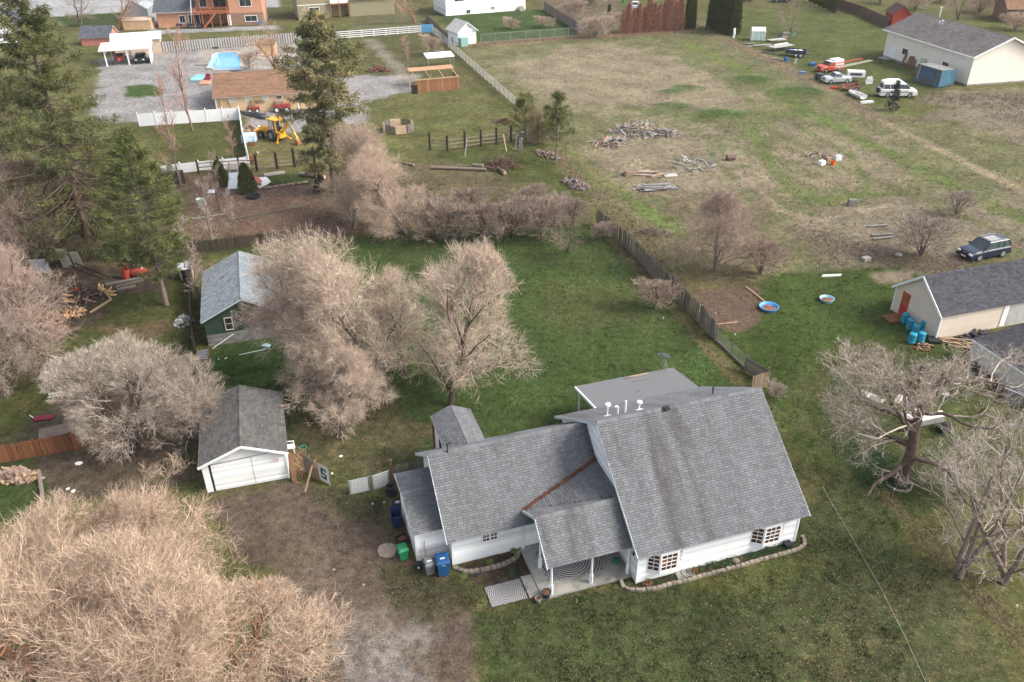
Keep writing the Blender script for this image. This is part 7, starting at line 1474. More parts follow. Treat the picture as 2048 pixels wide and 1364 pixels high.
# ================================================================ TOP OF THE PICTURE
def vinyl(lab, pts, h=1.8, bw=2.4, m=TRIM, ps=.14, gap=False):
    P = [G(*p) for p in pts]; o = P[0].copy(); t = thing('vinyl_fence', lab, 'fence', o)
    for i in range(len(P) - 1):
        a, c = P[i] - o, P[i + 1] - o; L = (c - a).length; n = max(1, round(L / bw)); d = (c - a) / n
        for k in range(n):
            p = a + d * k; b = MB(); b.beam(p + d.normalized() * .08 + Zv * h / 2, p + d - d.normalized() * .08 + Zv * h / 2, .05, h * .96); part('panel', b, m, t)
            b = MB(); b.beam(p, p + Zv * (h + .12), ps); b.lathe([(ps * .8, 0), (.01, .12)], 4, p + Zv * (h + .12)); part('post', b, m, t)
    b = MB(); b.beam(c, c + Zv * (h + .12), ps); part('post', b, m, t); return t
vinyl('white vinyl fence along the far side of the fenced lawn', [(280, 253), (480, 240)]); vinyl('white vinyl fence running towards the viewer beside the backhoe', [(481, 240), (488, 285), (499, 332)], 1.8)
vinyl('low white vinyl fence along the near side of the fenced lawn', [(325, 350), (400, 342), (497, 332)], 1.2)
def rail_fence(lab, pts, h, n, m=TRIM, pm=None, sp=2.4, pw=.12, rh=.14, pj=0, extra=0):
    P = [G(*p) for p in pts]; o = P[0].copy(); t = thing('rail_fence', lab, 'fence', o); r = random.Random(len(lab))
    for i in range(len(P) - 1):
        a, c = P[i] - o, P[i + 1] - o; L = (c - a).length; k = max(1, round(L / sp)); d = (c - a) / k
        for j in range(k + (1 if i == len(P) - 2 else 0)): p = a + d * j; b = MB(); b.beam(p, p + Zv * (h + extra + r.uniform(0, pj)), pw); part('post', b, pm or m, t)
        for j in range(k):
            for q in range(n): z = h * (q + 1) / n - .08; w = r.uniform(-.06, .06) * (1 if pj else 0); b = MB(); b.beam(a + d * j + Zv * (z + w), a + d * (j + 1) + Zv * (z - w), .05, rh); part('rail', b, m, t)
    return t
rail_fence('diagonal white rail fence between the lawn with hoof marks and the open field', [(866, 66), (1030, 212)], 1.4, 4, mat('weathered_white', (.55, .53, .49), .7, .1), rh=.09)
rail_fence('white rail fence at the top ending in a blue panel', [(600, 85), (700, 77), (842, 66)], 1.5, 4)
b = MB(); b.box((1.2, 0, .8), (2.6, .1, 1.6)); solo('panel', b, mat('sky_blue_panel2', (.12, .33, .55), .6), 'blue panel closing the right end of the white rail fence', 'panel', G(843, 65), .05)
DKP = mat('dark_post_wood', (.05, .035, .028), .9, .3); GR = mat('grey_rail', (.25, .21, .16), .9, .3, rnd=.2)
rail_fence('old fence of dark posts and grey rails across the middle of the lots', [(860, 300), (895, 302), (930, 298), (962, 293), (993, 289), (1022, 284), (1050, 281), (1076, 277)], 1.5, 3, GR, DKP, 3, .26, .12, .4, .5)
rail_fence('old fence of dark posts and rails below the backhoe', [(515, 342), (555, 338), (590, 334), (630, 330)], 1.5, 3, GR, DKP, 3, .26, .12, .4, .5)
rail_fence('old grey rail fence with posts behind the cone evergreens', [(398, 348), (440, 345), (480, 342), (515, 342)], 1.4, 3, GR, DKP, 2.4, .18, .12, .4, .3)
for k, (x, y) in enumerate(((430, 362), (460, 360), (480, 358))): b = MB(); b.beam((0, 0, 0), (.1, .4, 2.2), .14); solo('pole', b, WOODT, ord_lab if False else ('left', 'middle', 'right')[k] + ' of the three tan poles leaning by the cone evergreens', 'pole', G(x, y))
# old dark shed wall in front of the vinyl fence
board_fence('board_fence', 'dark brown board wall at the left end of the near white fence', [(322, 372), (372, 366)], 1.7, .2, WOODD)
# white screen fence with dark posts at the pool
t = thing('panel_fence', 'tall white panel fence with dark gaps behind the swimming pool', 'fence', G(306, 106)); o = t.location.copy(); q = G(640, 82) - o; n = 66; d = q / n; az = math.atan2(q.y, q.x)
b = MB(); b.box((0, 0, .95), (d.length * .86, .04, 1.9)); me = b.mesh('panel', mat('off_white_panel', (.6, .58, .54), .7, .08, rnd=.12)); b = MB(); b.box((0, 0, 1), (.1, .1, 2.05)); me2 = b.mesh('post', DKP)
for i in range(n):
    p = d * (i + .5); ob('panel', me, t, loc=p, rz=az)
    ob('post', me2, t, loc=d * i + Vector((0, -.1, 0)), rz=az)
# chain link
t = thing('chain_link_fence', 'chain link fence between the white house lawn and the field', 'fence', G(962, 86)); o = t.location.copy(); q = G(1165, 71) - o
for i in range(8): b = MB(); b.beam(q * i / 7, q * i / 7 + Zv * 1.7, .1); part('post', b, STEEL, t)
for z in (.1, 1.65): b = MB(); b.beam(Zv * z, q + Zv * z, .05); part('rail', b, STEEL, t)
b = MB()
for i in range(110): b.beam(q * i / 110, q * i / 110 + Zv * 1.6, .012)
for i in range(7): b.beam(Zv * (.2 + i * .22), q + Zv * (.2 + i * .22), .012)
part('wire_mesh', b, STEEL, t, kind='stuff')
board_fence('board_fence', 'grey board fence right of the white house lawn', [(1088, 20), (1165, 70)], 1.9, .25, WOODG, lean=.01)
board_fence('board_fence', 'tan board fence left of the small white shed', [(852, 40), (905, 88)], 1.3, .25, WOODG, lean=.01)
board_fence('board_fence', 'brown board fence running down to the cream building', [(1664, 12), (1720, 30), (1775, 56)], 2.0, .25, mat('dark_brown_fence', (.13, .085, .065), .9, .25, rnd=.2), lean=.01)
# small white shed
def box_house(name, lab, cat, loc, az, L, D, h, hr, wm, rm, ridge='x', ov=.4, seed=0, tw=.6, th_=.3, dm=None):
    t = thing(name, lab, cat, loc, az); w = MB()
    if ridge == 'x':
        polyE = [(0, 0), (D, 0), (D, h), (D / 2, hr), (0, h)]; polyS = [(0, 0), (L, 0), (L, h), (0, h)]
    else:
        polyS = [(0, 0), (L, 0), (L, h), (L / 2, hr), (0, h)]; polyE = [(0, 0), (D, 0), (D, h), (0, h)]
    lap(w, Vector((0, 0, 0)), X_, -Y_, polyS, .35, .01); lap(w, Vector((L, 0, 0)), Y_, X_, polyE, .35, .01); lap(w, Vector((L, D, 0)), -X_, Y_, polyS, .35, .01); lap(w, Vector((0, D, 0)), -Y_, -X_, polyE, .35, .01); part('wall', w, wm, t)
    sl = (hr - h) / ((D if ridge == 'x' else L) / 2)
    if ridge == 'x': roof2(t, -ov, L + ov, -ov, h - ov * sl + .1, D / 2, hr + .1, D + ov, h - ov * sl + .1, rm, dm=dm or TRIM, tw=tw, thh=th_, seed=seed)
    else: roof_y(t, -ov, D + ov, -ov, h - ov * sl + .1, L / 2, hr + .1, L + ov, h - ov * sl + .1, rm, dm=dm or TRIM, tw=tw, thh=th_, seed=seed)
    return t
PALEROOF = roofmat('pale_shed_roof', (.5, .49, .47), .1, .1)
t = box_house('garden_shed', 'small white garden shed at the field corner', 'shed', G(917, 92), AZ((917, 92), (962, 86)), 4.0, 4.2, 2.7, 4.2, SIDE, PALEROOF, 'y')
b = MB(); b.b2((.3, -.04, 2.3), (3.7, -.02, 2.6)); part('trim_band', b, FASC, t); b = MB(); b.b2((.0, -1.2, 0), (1.6, -.05, 1.6)); solo('screen', b, mat('pale_green_screen', (.2, .36, .32), .8), 'pale green screen box at the near corner of the white garden shed', 'box', t.location, AZ((917, 92), (962, 86)))
# white house
az = AZ((892, 32), (1020, 22)); t = box_house('white_house', 'white house at the top edge behind the garden shed', 'house', G(892, 32), az, 17, 9, 5.6, 8, SIDE, SH5, 'x')
L17 = (G(1020, 22) - G(892, 32)).length
for x, z, w, h in ((2.2, 3.0, 2.2, 1.5), (7.8, 3.6, 1.5, 1.0), (11.5, 3.4, 2.2, 1.4), (5.0, .2, .9, .8), (11.0, .7, .9, .5)): frame_win(t, (0, -.02, 0), X_, -Y_, x, z, w, h, 2, 1, fw=.12)
b = MB(); b.b2((0, -.05, .9), (16.9, -.02, 1.0)); part('trim_band', b, FASC, t); b = MB(); b.b2((17.3, .5, 0), (20, 5, 4)); part('porch_wall', b, mat('cream_siding', (.8, .74, .65)), t); b = MB()
for i in range(5): b.b2((18.0, -1.2 + i * .3, 0), (19.2, -.9 + i * .3, .9 - (4 - i) * .2))
part('steps', b, CONC, t)
# wooden enclosure
az = AZ((832, 186), (920, 178)); p = G(832, 186); t = thing('wooden_pen', 'red brown plank enclosure with a plywood roof beside the gravel yard', 'pen', p, az); L = (G(920, 178) - p).length; D = 4.2
FB = mat('cedar_plank', (.27, .13, .065), .85, .3, 4, rnd=.25)
b = MB(); b.box((0, 0, .95), (.19, .04, 1.9)); me = b.mesh('board', FB)
for i in range(int(L / .2)): ob('board', me, t, loc=(.1 + i * .2, random.uniform(-.02, .02), random.uniform(-.06, 0)))
for i in range(int(D / .2)): ob('board', me, t, loc=(L, .1 + i * .2, 0), rz=PI / 2)
for x in (0, L / 2, L): b = MB(); b.beam((x, D, 0), (x, D, 2.5), .15); part('post', b, WOODT, t)
b = MB(); b.box((L / 2, D + .3, 2.6), (L + .2, 1.6, .08), rx=.15); part('roof', b, mat('plywood_roof', (.38, .23, .13), .9, .2), t)
for i in range(4): b = MB(); b.beam((.3 + i * (L - .6) / 3, .1, 2.0), (.3 + i * (L - .6) / 3, D, 2.5), .1); part('rafter', b, WOODT, t)
b = MB(); b.beam((0, .05, 2.0), (L, .05, 2.0), .16); part('beam', b, WOODT, t); b = MB(); b.b2((.1, .2, 0), (L - .1, D, .06)); part('floor', b, mat('pen_soil', (.13, .08, .055), 1, .3), t)
t = thing('white_cover', 'flat white canopy behind the wooden enclosure', 'canopy', G(858, 140), az); b = MB(); b.box((2.3, 1.5, 2.1), (5, 2.8, .1), rx=.12); part('cover', b, PLW, t)
for x, y in ((0, .3), (4.6, .3), (0, 2.7), (4.6, 2.7)): b = MB(); b.beam((x, y, 0), (x, y, 2.1), .1); part('post', b, STEEL, t)
b = MB(); b.beam((0, 0, 0), (0, 0, 1.6), .1); b.box((.5, 0, .7), (.9, .1, 1.4)); solo('gate', b, DKP, 'dark gate at the left side of the wooden enclosure', 'gate', G(824, 188))
heap('firewood_pile', 'dark reddish firewood pile beside the upper gravel yard', (757, 142), 110, 2.3, .8, 1.2, lambda r: (r.uniform(.4, .8), .2, .2), [mat('red_firewood', (.17, .07, .05), .9, .3, rnd=.4), FW2], 31, 'firewood', 'log')
t = thing('pallet_ring', 'ring of pale pallets standing on the hoof marked lawn', 'pallet pen', G(797, 262)); rr = random.Random(2)
for k in range(8):
    a = k * PI / 4 + .3; c = Vector((math.cos(a) * 2.0, math.sin(a) * 1.7, 0)); m = (mat('fresh_pallet', (.5, .36, .25), .8, .2, rnd=.2), GW)[k % 2]
    b = MB()
    for i in range(6): b.box((c.x, c.y, .15 + i * .2), (1.45, .06, .13), rz=a + PI / 2)
    part('pallet', b, m, t)
for k, (a, b_, w, lab) in enumerate((((862, 338), (972, 342), .4, 'long grey log lying left of the brush cone'), ((946, 334), (966, 336), .5, 'short fat pale log behind the long grey one'), ((992, 337), (1010, 350), .5, 'pale log under the brush cone'), ((792, 325), (828, 332), .25, 'thin pale log half hidden by the rosy trees'), ((602, 352), (650, 358), .5, 'grey log right of the old garden beam'))):
    p, q = G(*a), G(*b_); t = thing('log', lab, 'log', p); m = MB(); m.tube([Zv * w / 2, q - p + Zv * w / 2], w / 2, 10); part('bark', m, BK_G, t); m = MB(); e = (q - p).normalized(); m.tube([q - p + Zv * w / 2, q - p + e * .02 + Zv * w / 2], w * .45, 10); part('cut_end', m, WOODT, t)
for k, (px, a, lab) in enumerate((((930, 310), .3, 'white rope post beside the long grey log'), ((1013, 300), -.4, 'orange tan plank leaning on the dark post fence'), ((1030, 297), .3, 'pale plank leaning on the dark post fence near its end'))):
    b = MB(); b.beam((0, -.5, 0), (a, .3, 2.0), .12, .06); solo('plank', b, WW if 'white' in lab or 'pale' in lab else WOODT, lab, 'plank', G(*px))
b = MB(); b.prism([(-.25, 0), (.25, 0), (.25, 1.6), (0, 1.8), (-.25, 1.6)], 'y', -.15, .15); solo('grey_stump', b, GW, 'grey standing stump under the dark post fence end', 'stump', G(1042, 302))
heap('rubble_pile', 'grey rubble and rocks along the old fence below the small pine', (1150, 370), 60, 2.2, 1.0, .6, lambda r: (r.uniform(.3, .8), r.uniform(.2, .5), .25), [GW, mat('dark_rock', (.14, .12, .11), .95, .3, rnd=.3), FW2], 33, 'rubble', 'rock', rz=-1)
heap('rubble_pile', 'rubble at the foot of the small pine trunk', (1098, 312), 50, 2.6, .9, .5, lambda r: (r.uniform(.3, .7), r.uniform(.2, .4), .2), [GW, FW2], 34, 'rubble', 'rock', rz=-.9)
heap('rubble_pile', 'pale planks and rubble at the corner of the dark post fence', (1058, 272), 34, 1.6, .8, .6, lambda r: (r.uniform(.8, 2), .15, .1), [WW, GW], 35, 'rubble', 'plank')
# ================================================================ BACKHOE
YM = mat('machine_yellow', (.66, .33, .035), .55, .15, 2, col2=(.35, .18, .05), s2=2.5, th=(.6, .75)); p0 = G(550, 283); p1 = G(522, 276); az = math.atan2(p1.y - p0.y, p1.x - p0.x)
t = thing('backhoe', 'yellow backhoe loader with raised digging arm beside the white fence', 'backhoe', p0 + Vector((.1, .9, 0)), az)
for s in (-1, 1):
    for x, r, w in ((0, .78, .42), (2.15, .5, .3)):
        b = MB(); b.tube([(x, s * .85 - w / 2, r), (x, s * .85 + w / 2, r)], r, 20); o = part('wheel', b, BLACK, t); b = MB(); b.tube([(x, s * (.85 + w / 2) - .03, r), (x, s * (.85 + w / 2) + .02, r)], r * .5, 14); part('rim', b, mat('rim_grey', (.2, .2, .19), .6), o)
b = MB(); b.b2((-.7, -.45, .6), (2.6, .45, 1.0)); part('chassis', b, YM, t); b = MB(); loft(b, [[(x, -w, .95), (x, -w, h), (x, w, h), (x, w, .95)] for x, w, h in ((.7, .45, 1.65), (2.0, .42, 1.55), (2.65, .38, 1.4))]); part('hood', b, YM, t)
b = MB(); b.box((2.68, 0, 1.15), (.06, .7, .5)); part('grille', b, BLACK, t)
for x in (-.75, .65):
    for s in (-1, 1): b = MB(); b.beam((x, s * .62, 1.0), (x * .92, s * .58, 2.75), .1); part('cab_post', b, YM, t)
b = MB(); b.b2((-.9, -.75, 2.75), (.8, .75, 2.88)); part('cab_roof', b, YM, t)
for s in (-1, 1): b = MB(); b.box((.2, s * .6, 2.1), (.75, .03, 1.1)); part('cab_window', b, mat('cab_glass', (.35, .37, .36), .2), t)
b = MB(); b.box((.66, 0, 2.1), (.03, 1.1, 1.1)); part('windscreen', b, mat('cab_glass', (.35, .37, .36)), t)
b = MB(); b.box((-.1, 0, 1.35), (.5, .5, .15)); b.box((-.3, 0, 1.7), (.12, .5, .6)); part('seat', b, BLACK, t)
for s in (-1, 1): b = MB(); b.beam((.7, s * .55, 1.5), (2.4, s * .6, 1.2), .14, .22); b.beam((2.4, s * .6, 1.2), (3.3, s * .6, .7), .14, .2); b.beam((1.0, s * .55, 1.0), (2.4, s * .6, 1.15), .09); part('loader_arm', b, YM, t)
b = MB(); b.prism([(3.2, .1), (4.1, .05), (4.15, .15), (3.5, .35), (3.35, 1.0), (3.15, .95)], 'y', -1.05, 1.05); part('loader_bucket', b, YM, t)
b = MB(); b.box((-1.0, 0, .85), (.5, 1.1, .8)); b.box((-1.1, 0, 1.3), (.25, .3, .5)); part('swing_frame', b, YM, t)
for s in (-1, 1): b = MB(); b.beam((-1.0, s * .5, .9), (-1.25, s * 1.1, .15), .12); b.box((-1.28, s * 1.15, .06), (.35, .35, .1)); part('stabiliser', b, YM, t)
b = MB(); b.beam((-1.2, 0, 1.2), (-2.0, 0, 1.9), .22, .3); b.beam((-2.0, 0, 1.9), (-2.7, 0, 2.75), .22, .28); part('boom', b, YM, t)
b = MB(); b.beam((-2.6, 0, 2.85), (-4.0, 0, .75), .2, .3); part('dipper_arm', b, mat('pale_machine_yellow', (.62, .42, .12), .6, .15), t); b = MB(); b.tube([(-1.5, 0, 1.9), (-2.55, 0, 2.95)], .06, 8); b.tube([(-2.85, 0, 3.0), (-3.7, 0, 1.7)], .06, 8); part('hydraulic_ram', b, STEEL, t)
b = MB(); b.prism([(-3.85, .9), (-4.35, .55), (-4.3, .05), (-3.9, .0), (-3.6, .3)], 'y', -.3, .3); part('digging_bucket', b, mat('rusty_bucket', (.3, .14, .06), .8, .3), t)
# around the backhoe
t = thing('tarp_bundle', 'pale blue and white tarpaulin over a pallet left of the backhoe', 'tarpaulin', G(500, 288), .1); b = MB(); b.box((0, 0, .9), (1.9, 1.7, .9), taper=.9, rz=.05); part('cover', b, mat('pale_blue_tarp', (.42, .52, .6), .7, .3, 1.5, col2=(.08, .25, .42), s2=1.2, th=(.55, .62)), t); b = MB(); b.box((0, -.1, .3), (1.5, 1.5, .5)); part('load', b, WOODR, t)
heap('log_pile', 'heap of pale cut logs behind the backhoe bucket', (508, 262), 46, 1.7, 1.4, .9, lambda r: (r.uniform(.4, .8), r.uniform(.25, .45), r.uniform(.25, .4)), [mat('cut_log', (.42, .33, .25), .9, .3, rnd=.35), FW2], 41, 'logs', 'log')
heap('timber_bundle', 'long grey beams fanned out beside the yellow outbuilding', (505, 232), 12, .9, .5, .7, lambda r: (r.uniform(4, 6), .2, .2), [GW, DK], 42, 'timber', 'beam', rz=R_(-35), tilt=.07)
heap('pallet_bundle', 'rusty brown leaf heap along the inner side of the white fence', (494, 268), 60, .6, 2.6, .5, lambda r: (.4, .3, .1), [mat('rust_leaf_pile', (.2, .12, .07), .95, .3)], 43, 'leaf heap', 'clump')
for k, (px, a, lab) in enumerate((((488, 318), .9, 'white post leaning against the white fence corner'), ((515, 305), -.3, 'grey stake leaning near the dark fence corner'))): b = MB(); b.beam((0, 0, .1), (a, -1.2, .8) if k == 0 else (.4, -1, .1), .25, .2); solo('post', b, TRIM if k == 0 else GW, lab, 'post', G(*px))
t = thing('planter', 'rusty orange tub of dead plants at the white fence corner', 'planter', G(503, 325)); b = MB(); b.lathe([(.5, 0), (.75, .6)], 12); part('tub', b, WOODR, t); b = MB(); leafclump(b, (0, 0, .5), .7, .5, 150, random.Random(1), .15); part('plants', b, PLR, t)
def cart(lab, px, s):
    t = thing('garden_tractor', lab, 'garden tractor', G(*px), .1); b = MB(); b.box((0, 0, .7 * s), (1.9 * s, .8 * s, .5 * s)); part('body', b, mat('red_machine', (.35, .06, .05), .6, .3), t); b = MB(); b.box((-.2 * s, 0, 1.15 * s), (1.0 * s, .8 * s, .35 * s)); part('seat', b, BW, t)
    for x in (-.6, .6):
        for q in (-1, 1): wheel(t, x * s, q * .5 * s, .34 * s, .22 * s, TRIM)
cart('small red machine by the timber bundle at the yellow wall', (509, 224), .9); cart('larger red machine standing right at the yellow wall', (566, 223), 1.25)
# cone evergreens neighbourhood
def leaned(name, lab, cat, px, w, h, m, rz, rx=.9, n=1):
    b = MB(); b.box((0, 0, h * .25), (w, h, .05), rx=rx * .5); solo(name, b, m, lab, cat, G(*px), rz)
leaned('metal_sheet', 'large pale metal sheet lying between the two cone evergreens', 'sheet', (472, 372), 1.5, 2.6, MET, .15); leaned('metal_sheet', 'small pale sheet left of the left cone evergreen', 'sheet', (424, 386), .8, .8, MET, .1, .3)
b = MB(); b.b2((-.7, 0, 0), (.7, 2.2, 1.0)); solo('dark_box', b, GW, 'dark grey cold frame behind the pale metal sheet', 'box', G(465, 355), .1)
t = thing('canoe', 'rusty red canoe lying on a white tarpaulin right of the cone evergreen', 'canoe', G(516, 366), R_(-60)); b = MB(); loft(b, [[(x, -w, .4), (x, 0, .05), (x, w, .4), (x, 0, .35)] for x, w in ((-1.5, .04), (-.8, .35), (.5, .38), (1.4, .04))]); part('hull', b, mat('terracotta', (.42, .13, .06), .6, .2), t)
b = MB(); b.prism([(-1, -1.6), (.6, -1.8), (1.2, -.6), (1.4, .4), (.5, 1.9), (-.6, 1.6), (-.8, .3)], 'z', 0, .08); solo('tarpaulin', b, mat('white_tarp', (.6, .6, .6), .7, .2), 'white torn tarpaulin under the red canoe', 'tarpaulin', G(516, 366))
t = thing('tub', 'black trough lying on the brown garden plot', 'trough', G(507, 396), .2); b = MB(); b.lathe([(.55, 0), (.6, .35), (.5, .35), (.45, .1)], 14, sx=1.4, cap=False); part('body', b, BLACK, t); b = MB(); b.lathe([(.45, .1), (.01, .1)], 14, sx=1.4, cap=False); part('bottom', b, BLACK, t)
for k, (a, b_, lab) in enumerate((((528, 352), (570, 346), 'pale concrete beam above the small green plot'), ((385, 440), (450, 430), 'grey timber lying in the lower garden plot'), ((465, 440), (610, 415), 'long thin border board across the brown garden plot'))):
    p, q = G(*a), G(*b_); m = MB(); m.beam((0, 0, .12), q - p + Zv * .12, .3 if k == 0 else .12, .25 if k == 0 else .1); solo('beam', m, (mat('pinkish_concrete', (.4, .35, .33), .8), GW, GW)[k], lab, 'beam', p)
t = thing('stone_border', 'row of rounded brown stones edging the small green plot', 'border', G(528, 378)); q = G(612, 366) - t.location; b = MB(); b.lathe([(.15, 0), (.22, .12), (.12, .25), (.03, .28)], 7); me = b.mesh('stone', mat('brown_stone', (.25, .18, .14), .9, .3, rnd=.3))
for i in range(20): ob('stone', me, t, loc=q * (i / 19) + Vector((0, random.uniform(-.1, .1), 0)), rz=i)
t = thing('tub', 'white bucket and pale machine in the twigs left of the garden plot', 'bucket', G(400, 408)); b = MB(); b.lathe([(.3, 0), (.35, .6), (.1, .7)], 10); part('body', b, PLW, t); b = MB(); b.box((.5, -.4, .4), (.5, .5, .8)); part('stand', b, mat('pale_green_machine', (.25, .32, .28), .7), t)
# ================================================================ POOL AND HOUSES top left
pc = [G(*p) for p in ((425, 110), (438, 106), (470, 104), (484, 110), (484, 140), (430, 141), (424, 137))]; o = pc[0]; b = MB(); b.prism([((p - o).x, (p - o).y) for p in pc][::-1], 'z', -.2, .0)
wm = mat('pool_water', (.1, .36, .62), .08, .08, .3, spec=.5); ob('pool_water', b.mesh('pool_water', wm), loc=o + Zv * .06, kind='structure')
t = thing('swimming_pool', 'pale coping and dark skimmer of the blue swimming pool', 'pool', o)
for i in range(len(pc)): b = MB(); b.beam(pc[i] - o + Zv * .06, pc[(i + 1) % len(pc)] - o + Zv * .06, .5, .16); part('coping', b, mat('pool_coping', (.45, .39, .33), .8, .1), t)
b = MB(); b.prism([(0, 0), (1.6, .1), (2.0, .8), (.8, 1.6), (0, 1.0)], 'z', 0, .1); solo('pool_cover', b, mat('dark_teal_tarp', (.02, .08, .1), .4, .3), 'dark bundle lying at the near edge of the pool', 'cover', G(460, 143))
t = thing('pool_slide', 'pale blue pool slide at the left end of the pool', 'slide', G(417, 140), R_(78)); SLB = mat('slide_blue', (.35, .55, .65), .5)
b = MB(); b.beam((0, 0, .3), (3.2, 0, 1.9), .7, .12); part('chute', b, SLB, t); b = MB(); b.beam((3.2, .3, 0), (3.2, .3, 2), .1); b.beam((3.2, -.3, 0), (3.2, -.3, 2), .1); part('ladder', b, TRIM, t)
for k, (px, w, d, h, m, lab) in enumerate((((398, 158), 2.2, 3.0, .4, mat('pale_turquoise', (.25, .5, .6), .6, .2), 'turquoise lounger cushions at the left of the brown roof'), ((411, 168), 1.6, 1.4, .5, mat('salmon', (.6, .3, .22), .7), 'salmon coloured mat below the turquoise loungers'), ((416, 160), .8, 1.6, .9, mat('dark_red2', (.2, .02, .03), .6), 'dark red barbecue against the brown roofed building'), ((405, 130), 2.2, .9, .4, WW, 'white table by the left pool corner'), ((522, 118), 1.2, .3, .9, PLW, 'white umbrella stand right of the pool'), ((532, 108), 1.1, .9, .5, DK, 'dark chair at the tan pool cabin'), ((425, 97), 2.4, .5, .5, mat('dark_green_bench', (.02, .07, .06), .6), 'left dark green bench behind the pool'), ((470, 93), 2.4, .5, .5, mat('dark_green_bench', (.02, .07, .06)), 'right dark green bench behind the pool'))):
    t = thing('garden_item', lab, 'garden item', G(*px), .1); b = MB(); b.box((0, 0, h * .35), (w, d, h * .5)); part('base', b, m, t); b = MB(); b.box((0, d * .35, h * .75), (w * .95, d * .2, h * .5)); part('back', b, m, t)
t = box_house('pool_cabin', 'small tan cabin beside the pool under the pruned tree', 'cabin', G(520, 112), .1, 2.9, 2.4, 2.1, 2.7, mat('tan_cabin', (.5, .3, .18), .8, .1), SH6, 'x', .2, dm=WOODT)
for i in range(3): b = MB(); b.b2((.3 + i * .9, -.05, .1), (1.05 + i * .9, -.01, 1.9)); part('door_panel', b, mat('tan_panel', (.55, .36, .22), .8), t)
ORN = mat('orange_stucco', (.52, .27, .17), .85, .08, 1); OLV = mat('olive_siding', (.26, .24, .15), .8, .06); CHR = roofmat('charcoal_blue_roof', (.085, .095, .11), .25, .2)
az = AZ((318, 56), (530, 48)); t = thing('orange_house', 'orange stucco house with a timber deck and stairs at the top left', 'house', G(318, 56), az); k_ = (G(530, 48) - G(318, 56)).length / 212
def ow(x0, x1, y0, y1, h, m=ORN, name='wall'): b = MB(); b.b2((x0 * k_, y0, 0), (x1 * k_, y1, h)); return part(name, b, m, t)
ow(0, 75, 0, 8, 3.2); ow(75, 150, 2.5, 9, 6.5); ow(145, 212, -.5, 9, 6.8)
b = MB(); b.b2((145 * k_ - .05, -.56, 0), (212 * k_ + .05, -.5, 2.6)); part('stone_base', b, mat('brown_stone_cladding', (.27, .17, .12), .9, .4, 4, .5, 20), t)
b = MB(); slab(b, [(-.6, -.8, 3.2), (75 * k_ + .3, -.8, 3.2), (75 * k_ + .3, 7, 6.6), (-.6, 7, 6.6)], (0, -.5, 1), .2); rf = part('roof', b, [TRIM, DECK], t); tb = MB(); tabs(tb, (-.6, -.8, 3.2), (1, 0, 0), (0, 7.8, 3.4), [(0, 0), (75 * k_ + .9, 0), (75 * k_ + .9, 8.4), (0, 8.4)], .6, .3); part('shingles', tb, CHR, rf, kind='stuff')
b = MB(); slab(b, [(145 * k_ - .6, -1.1, 6.8), (212 * k_ + .6, -1.1, 6.8), (212 * k_ + .6, 5, 9), (145 * k_ - .6, 5, 9)], (0, -.4, 1), .2); part('roof', b, [TRIM, CHR], t); b = MB(); b.b2((68 * k_, -.8, 6.0), (147 * k_, 2.8, 6.2)); part('porch_roof', b, TRIM, t)
RW_ = mat('red_deck_wood', (.33, .12, .06), .8, .25, 4, rnd=.2)
b = MB(); b.b2((75 * k_, -2.6, 2.9), (146 * k_, 2.5, 3.1)); part('deck', b, RW_, t)
for i in range(5): b = MB(); b.beam(((76 + 17 * i) * k_, -2.5, 0), ((76 + 17 * i) * k_, -2.5, 4.2), .18); part('deck_post', b, RW_, t)
for i in range(30): b = MB(); b.beam(((76 + 2.35 * i) * k_, -2.5, 3.1), ((76 + 2.35 * i) * k_, -2.5, 4.1), .05); part('baluster', b, RW_, t)
for z in (4.1, 3.25): b = MB(); b.beam((75 * k_, -2.5, z), (146 * k_, -2.5, z), .14); part('rail', b, RW_, t)
for s in (0, 1): b = MB(); b.beam((92 * k_, -3.4 + s * .9, 0), (120 * k_, -3.4 + s * .9, 3.0), .1, .35); part('stair_stringer', b, RW_, t)
for i in range(10): b = MB(); b.box(((93 + 2.8 * i) * k_, -2.95, .2 + i * .3), (.35, 1.0, .06)); part('stair_tread', b, RW_, t)
b = MB(); b.beam((66 * k_, -.9, 0), (75 * k_, -1, 6.2), .16); part('post', b, TRIM, t)
for x, z, w, h, y in ((44, .9, 1.1, 1.4, -.02), (168, 3.9, 2.4, 1.9, -.52), (175, .8, 2.4, 1.1, -.58), (112, 3.4, 2.6, 1.9, 2.48), (85, 3.6, 1.4, 1.6, 2.48)): frame_win(t, (0, y, 0), X_, -Y_, x * k_, z, w, h, 2, 1, fw=.12)
frame_win(t, (0, -.02, 0), X_, -Y_, 62 * k_, .1, 2.2, 2.3, 3, 1, fw=.12); b = MB(); b.b2((139 * k_, -.62, .1), (146 * k_, -.56, 2.3)); part('door', b, TRIM, t)
for k, (x, y, m, lab) in enumerate(((42, -1.2, BLACK, 'black barbecue under the small window of the orange house'), (64, -1.8, DK, 'dark motorbike shape on the orange house patio'), (82, -1.6, DK, 'dark grill under the deck of the orange house'), (205, -1.3, BLUE, 'blue bag on the patio right of the orange house window'))):
    tt = thing('patio_item', lab, 'patio item', GL(x * k_, y, 0, az, G(318, 56))); b = MB(); b.box((0, 0, .7), (1.2, .6, .5), taper=.8); part('body', b, m, tt)
    for s in (-.4, .4): b = MB(); b.beam((s, 0, 0), (s, 0, .5), .1); part('leg', b, m, tt)
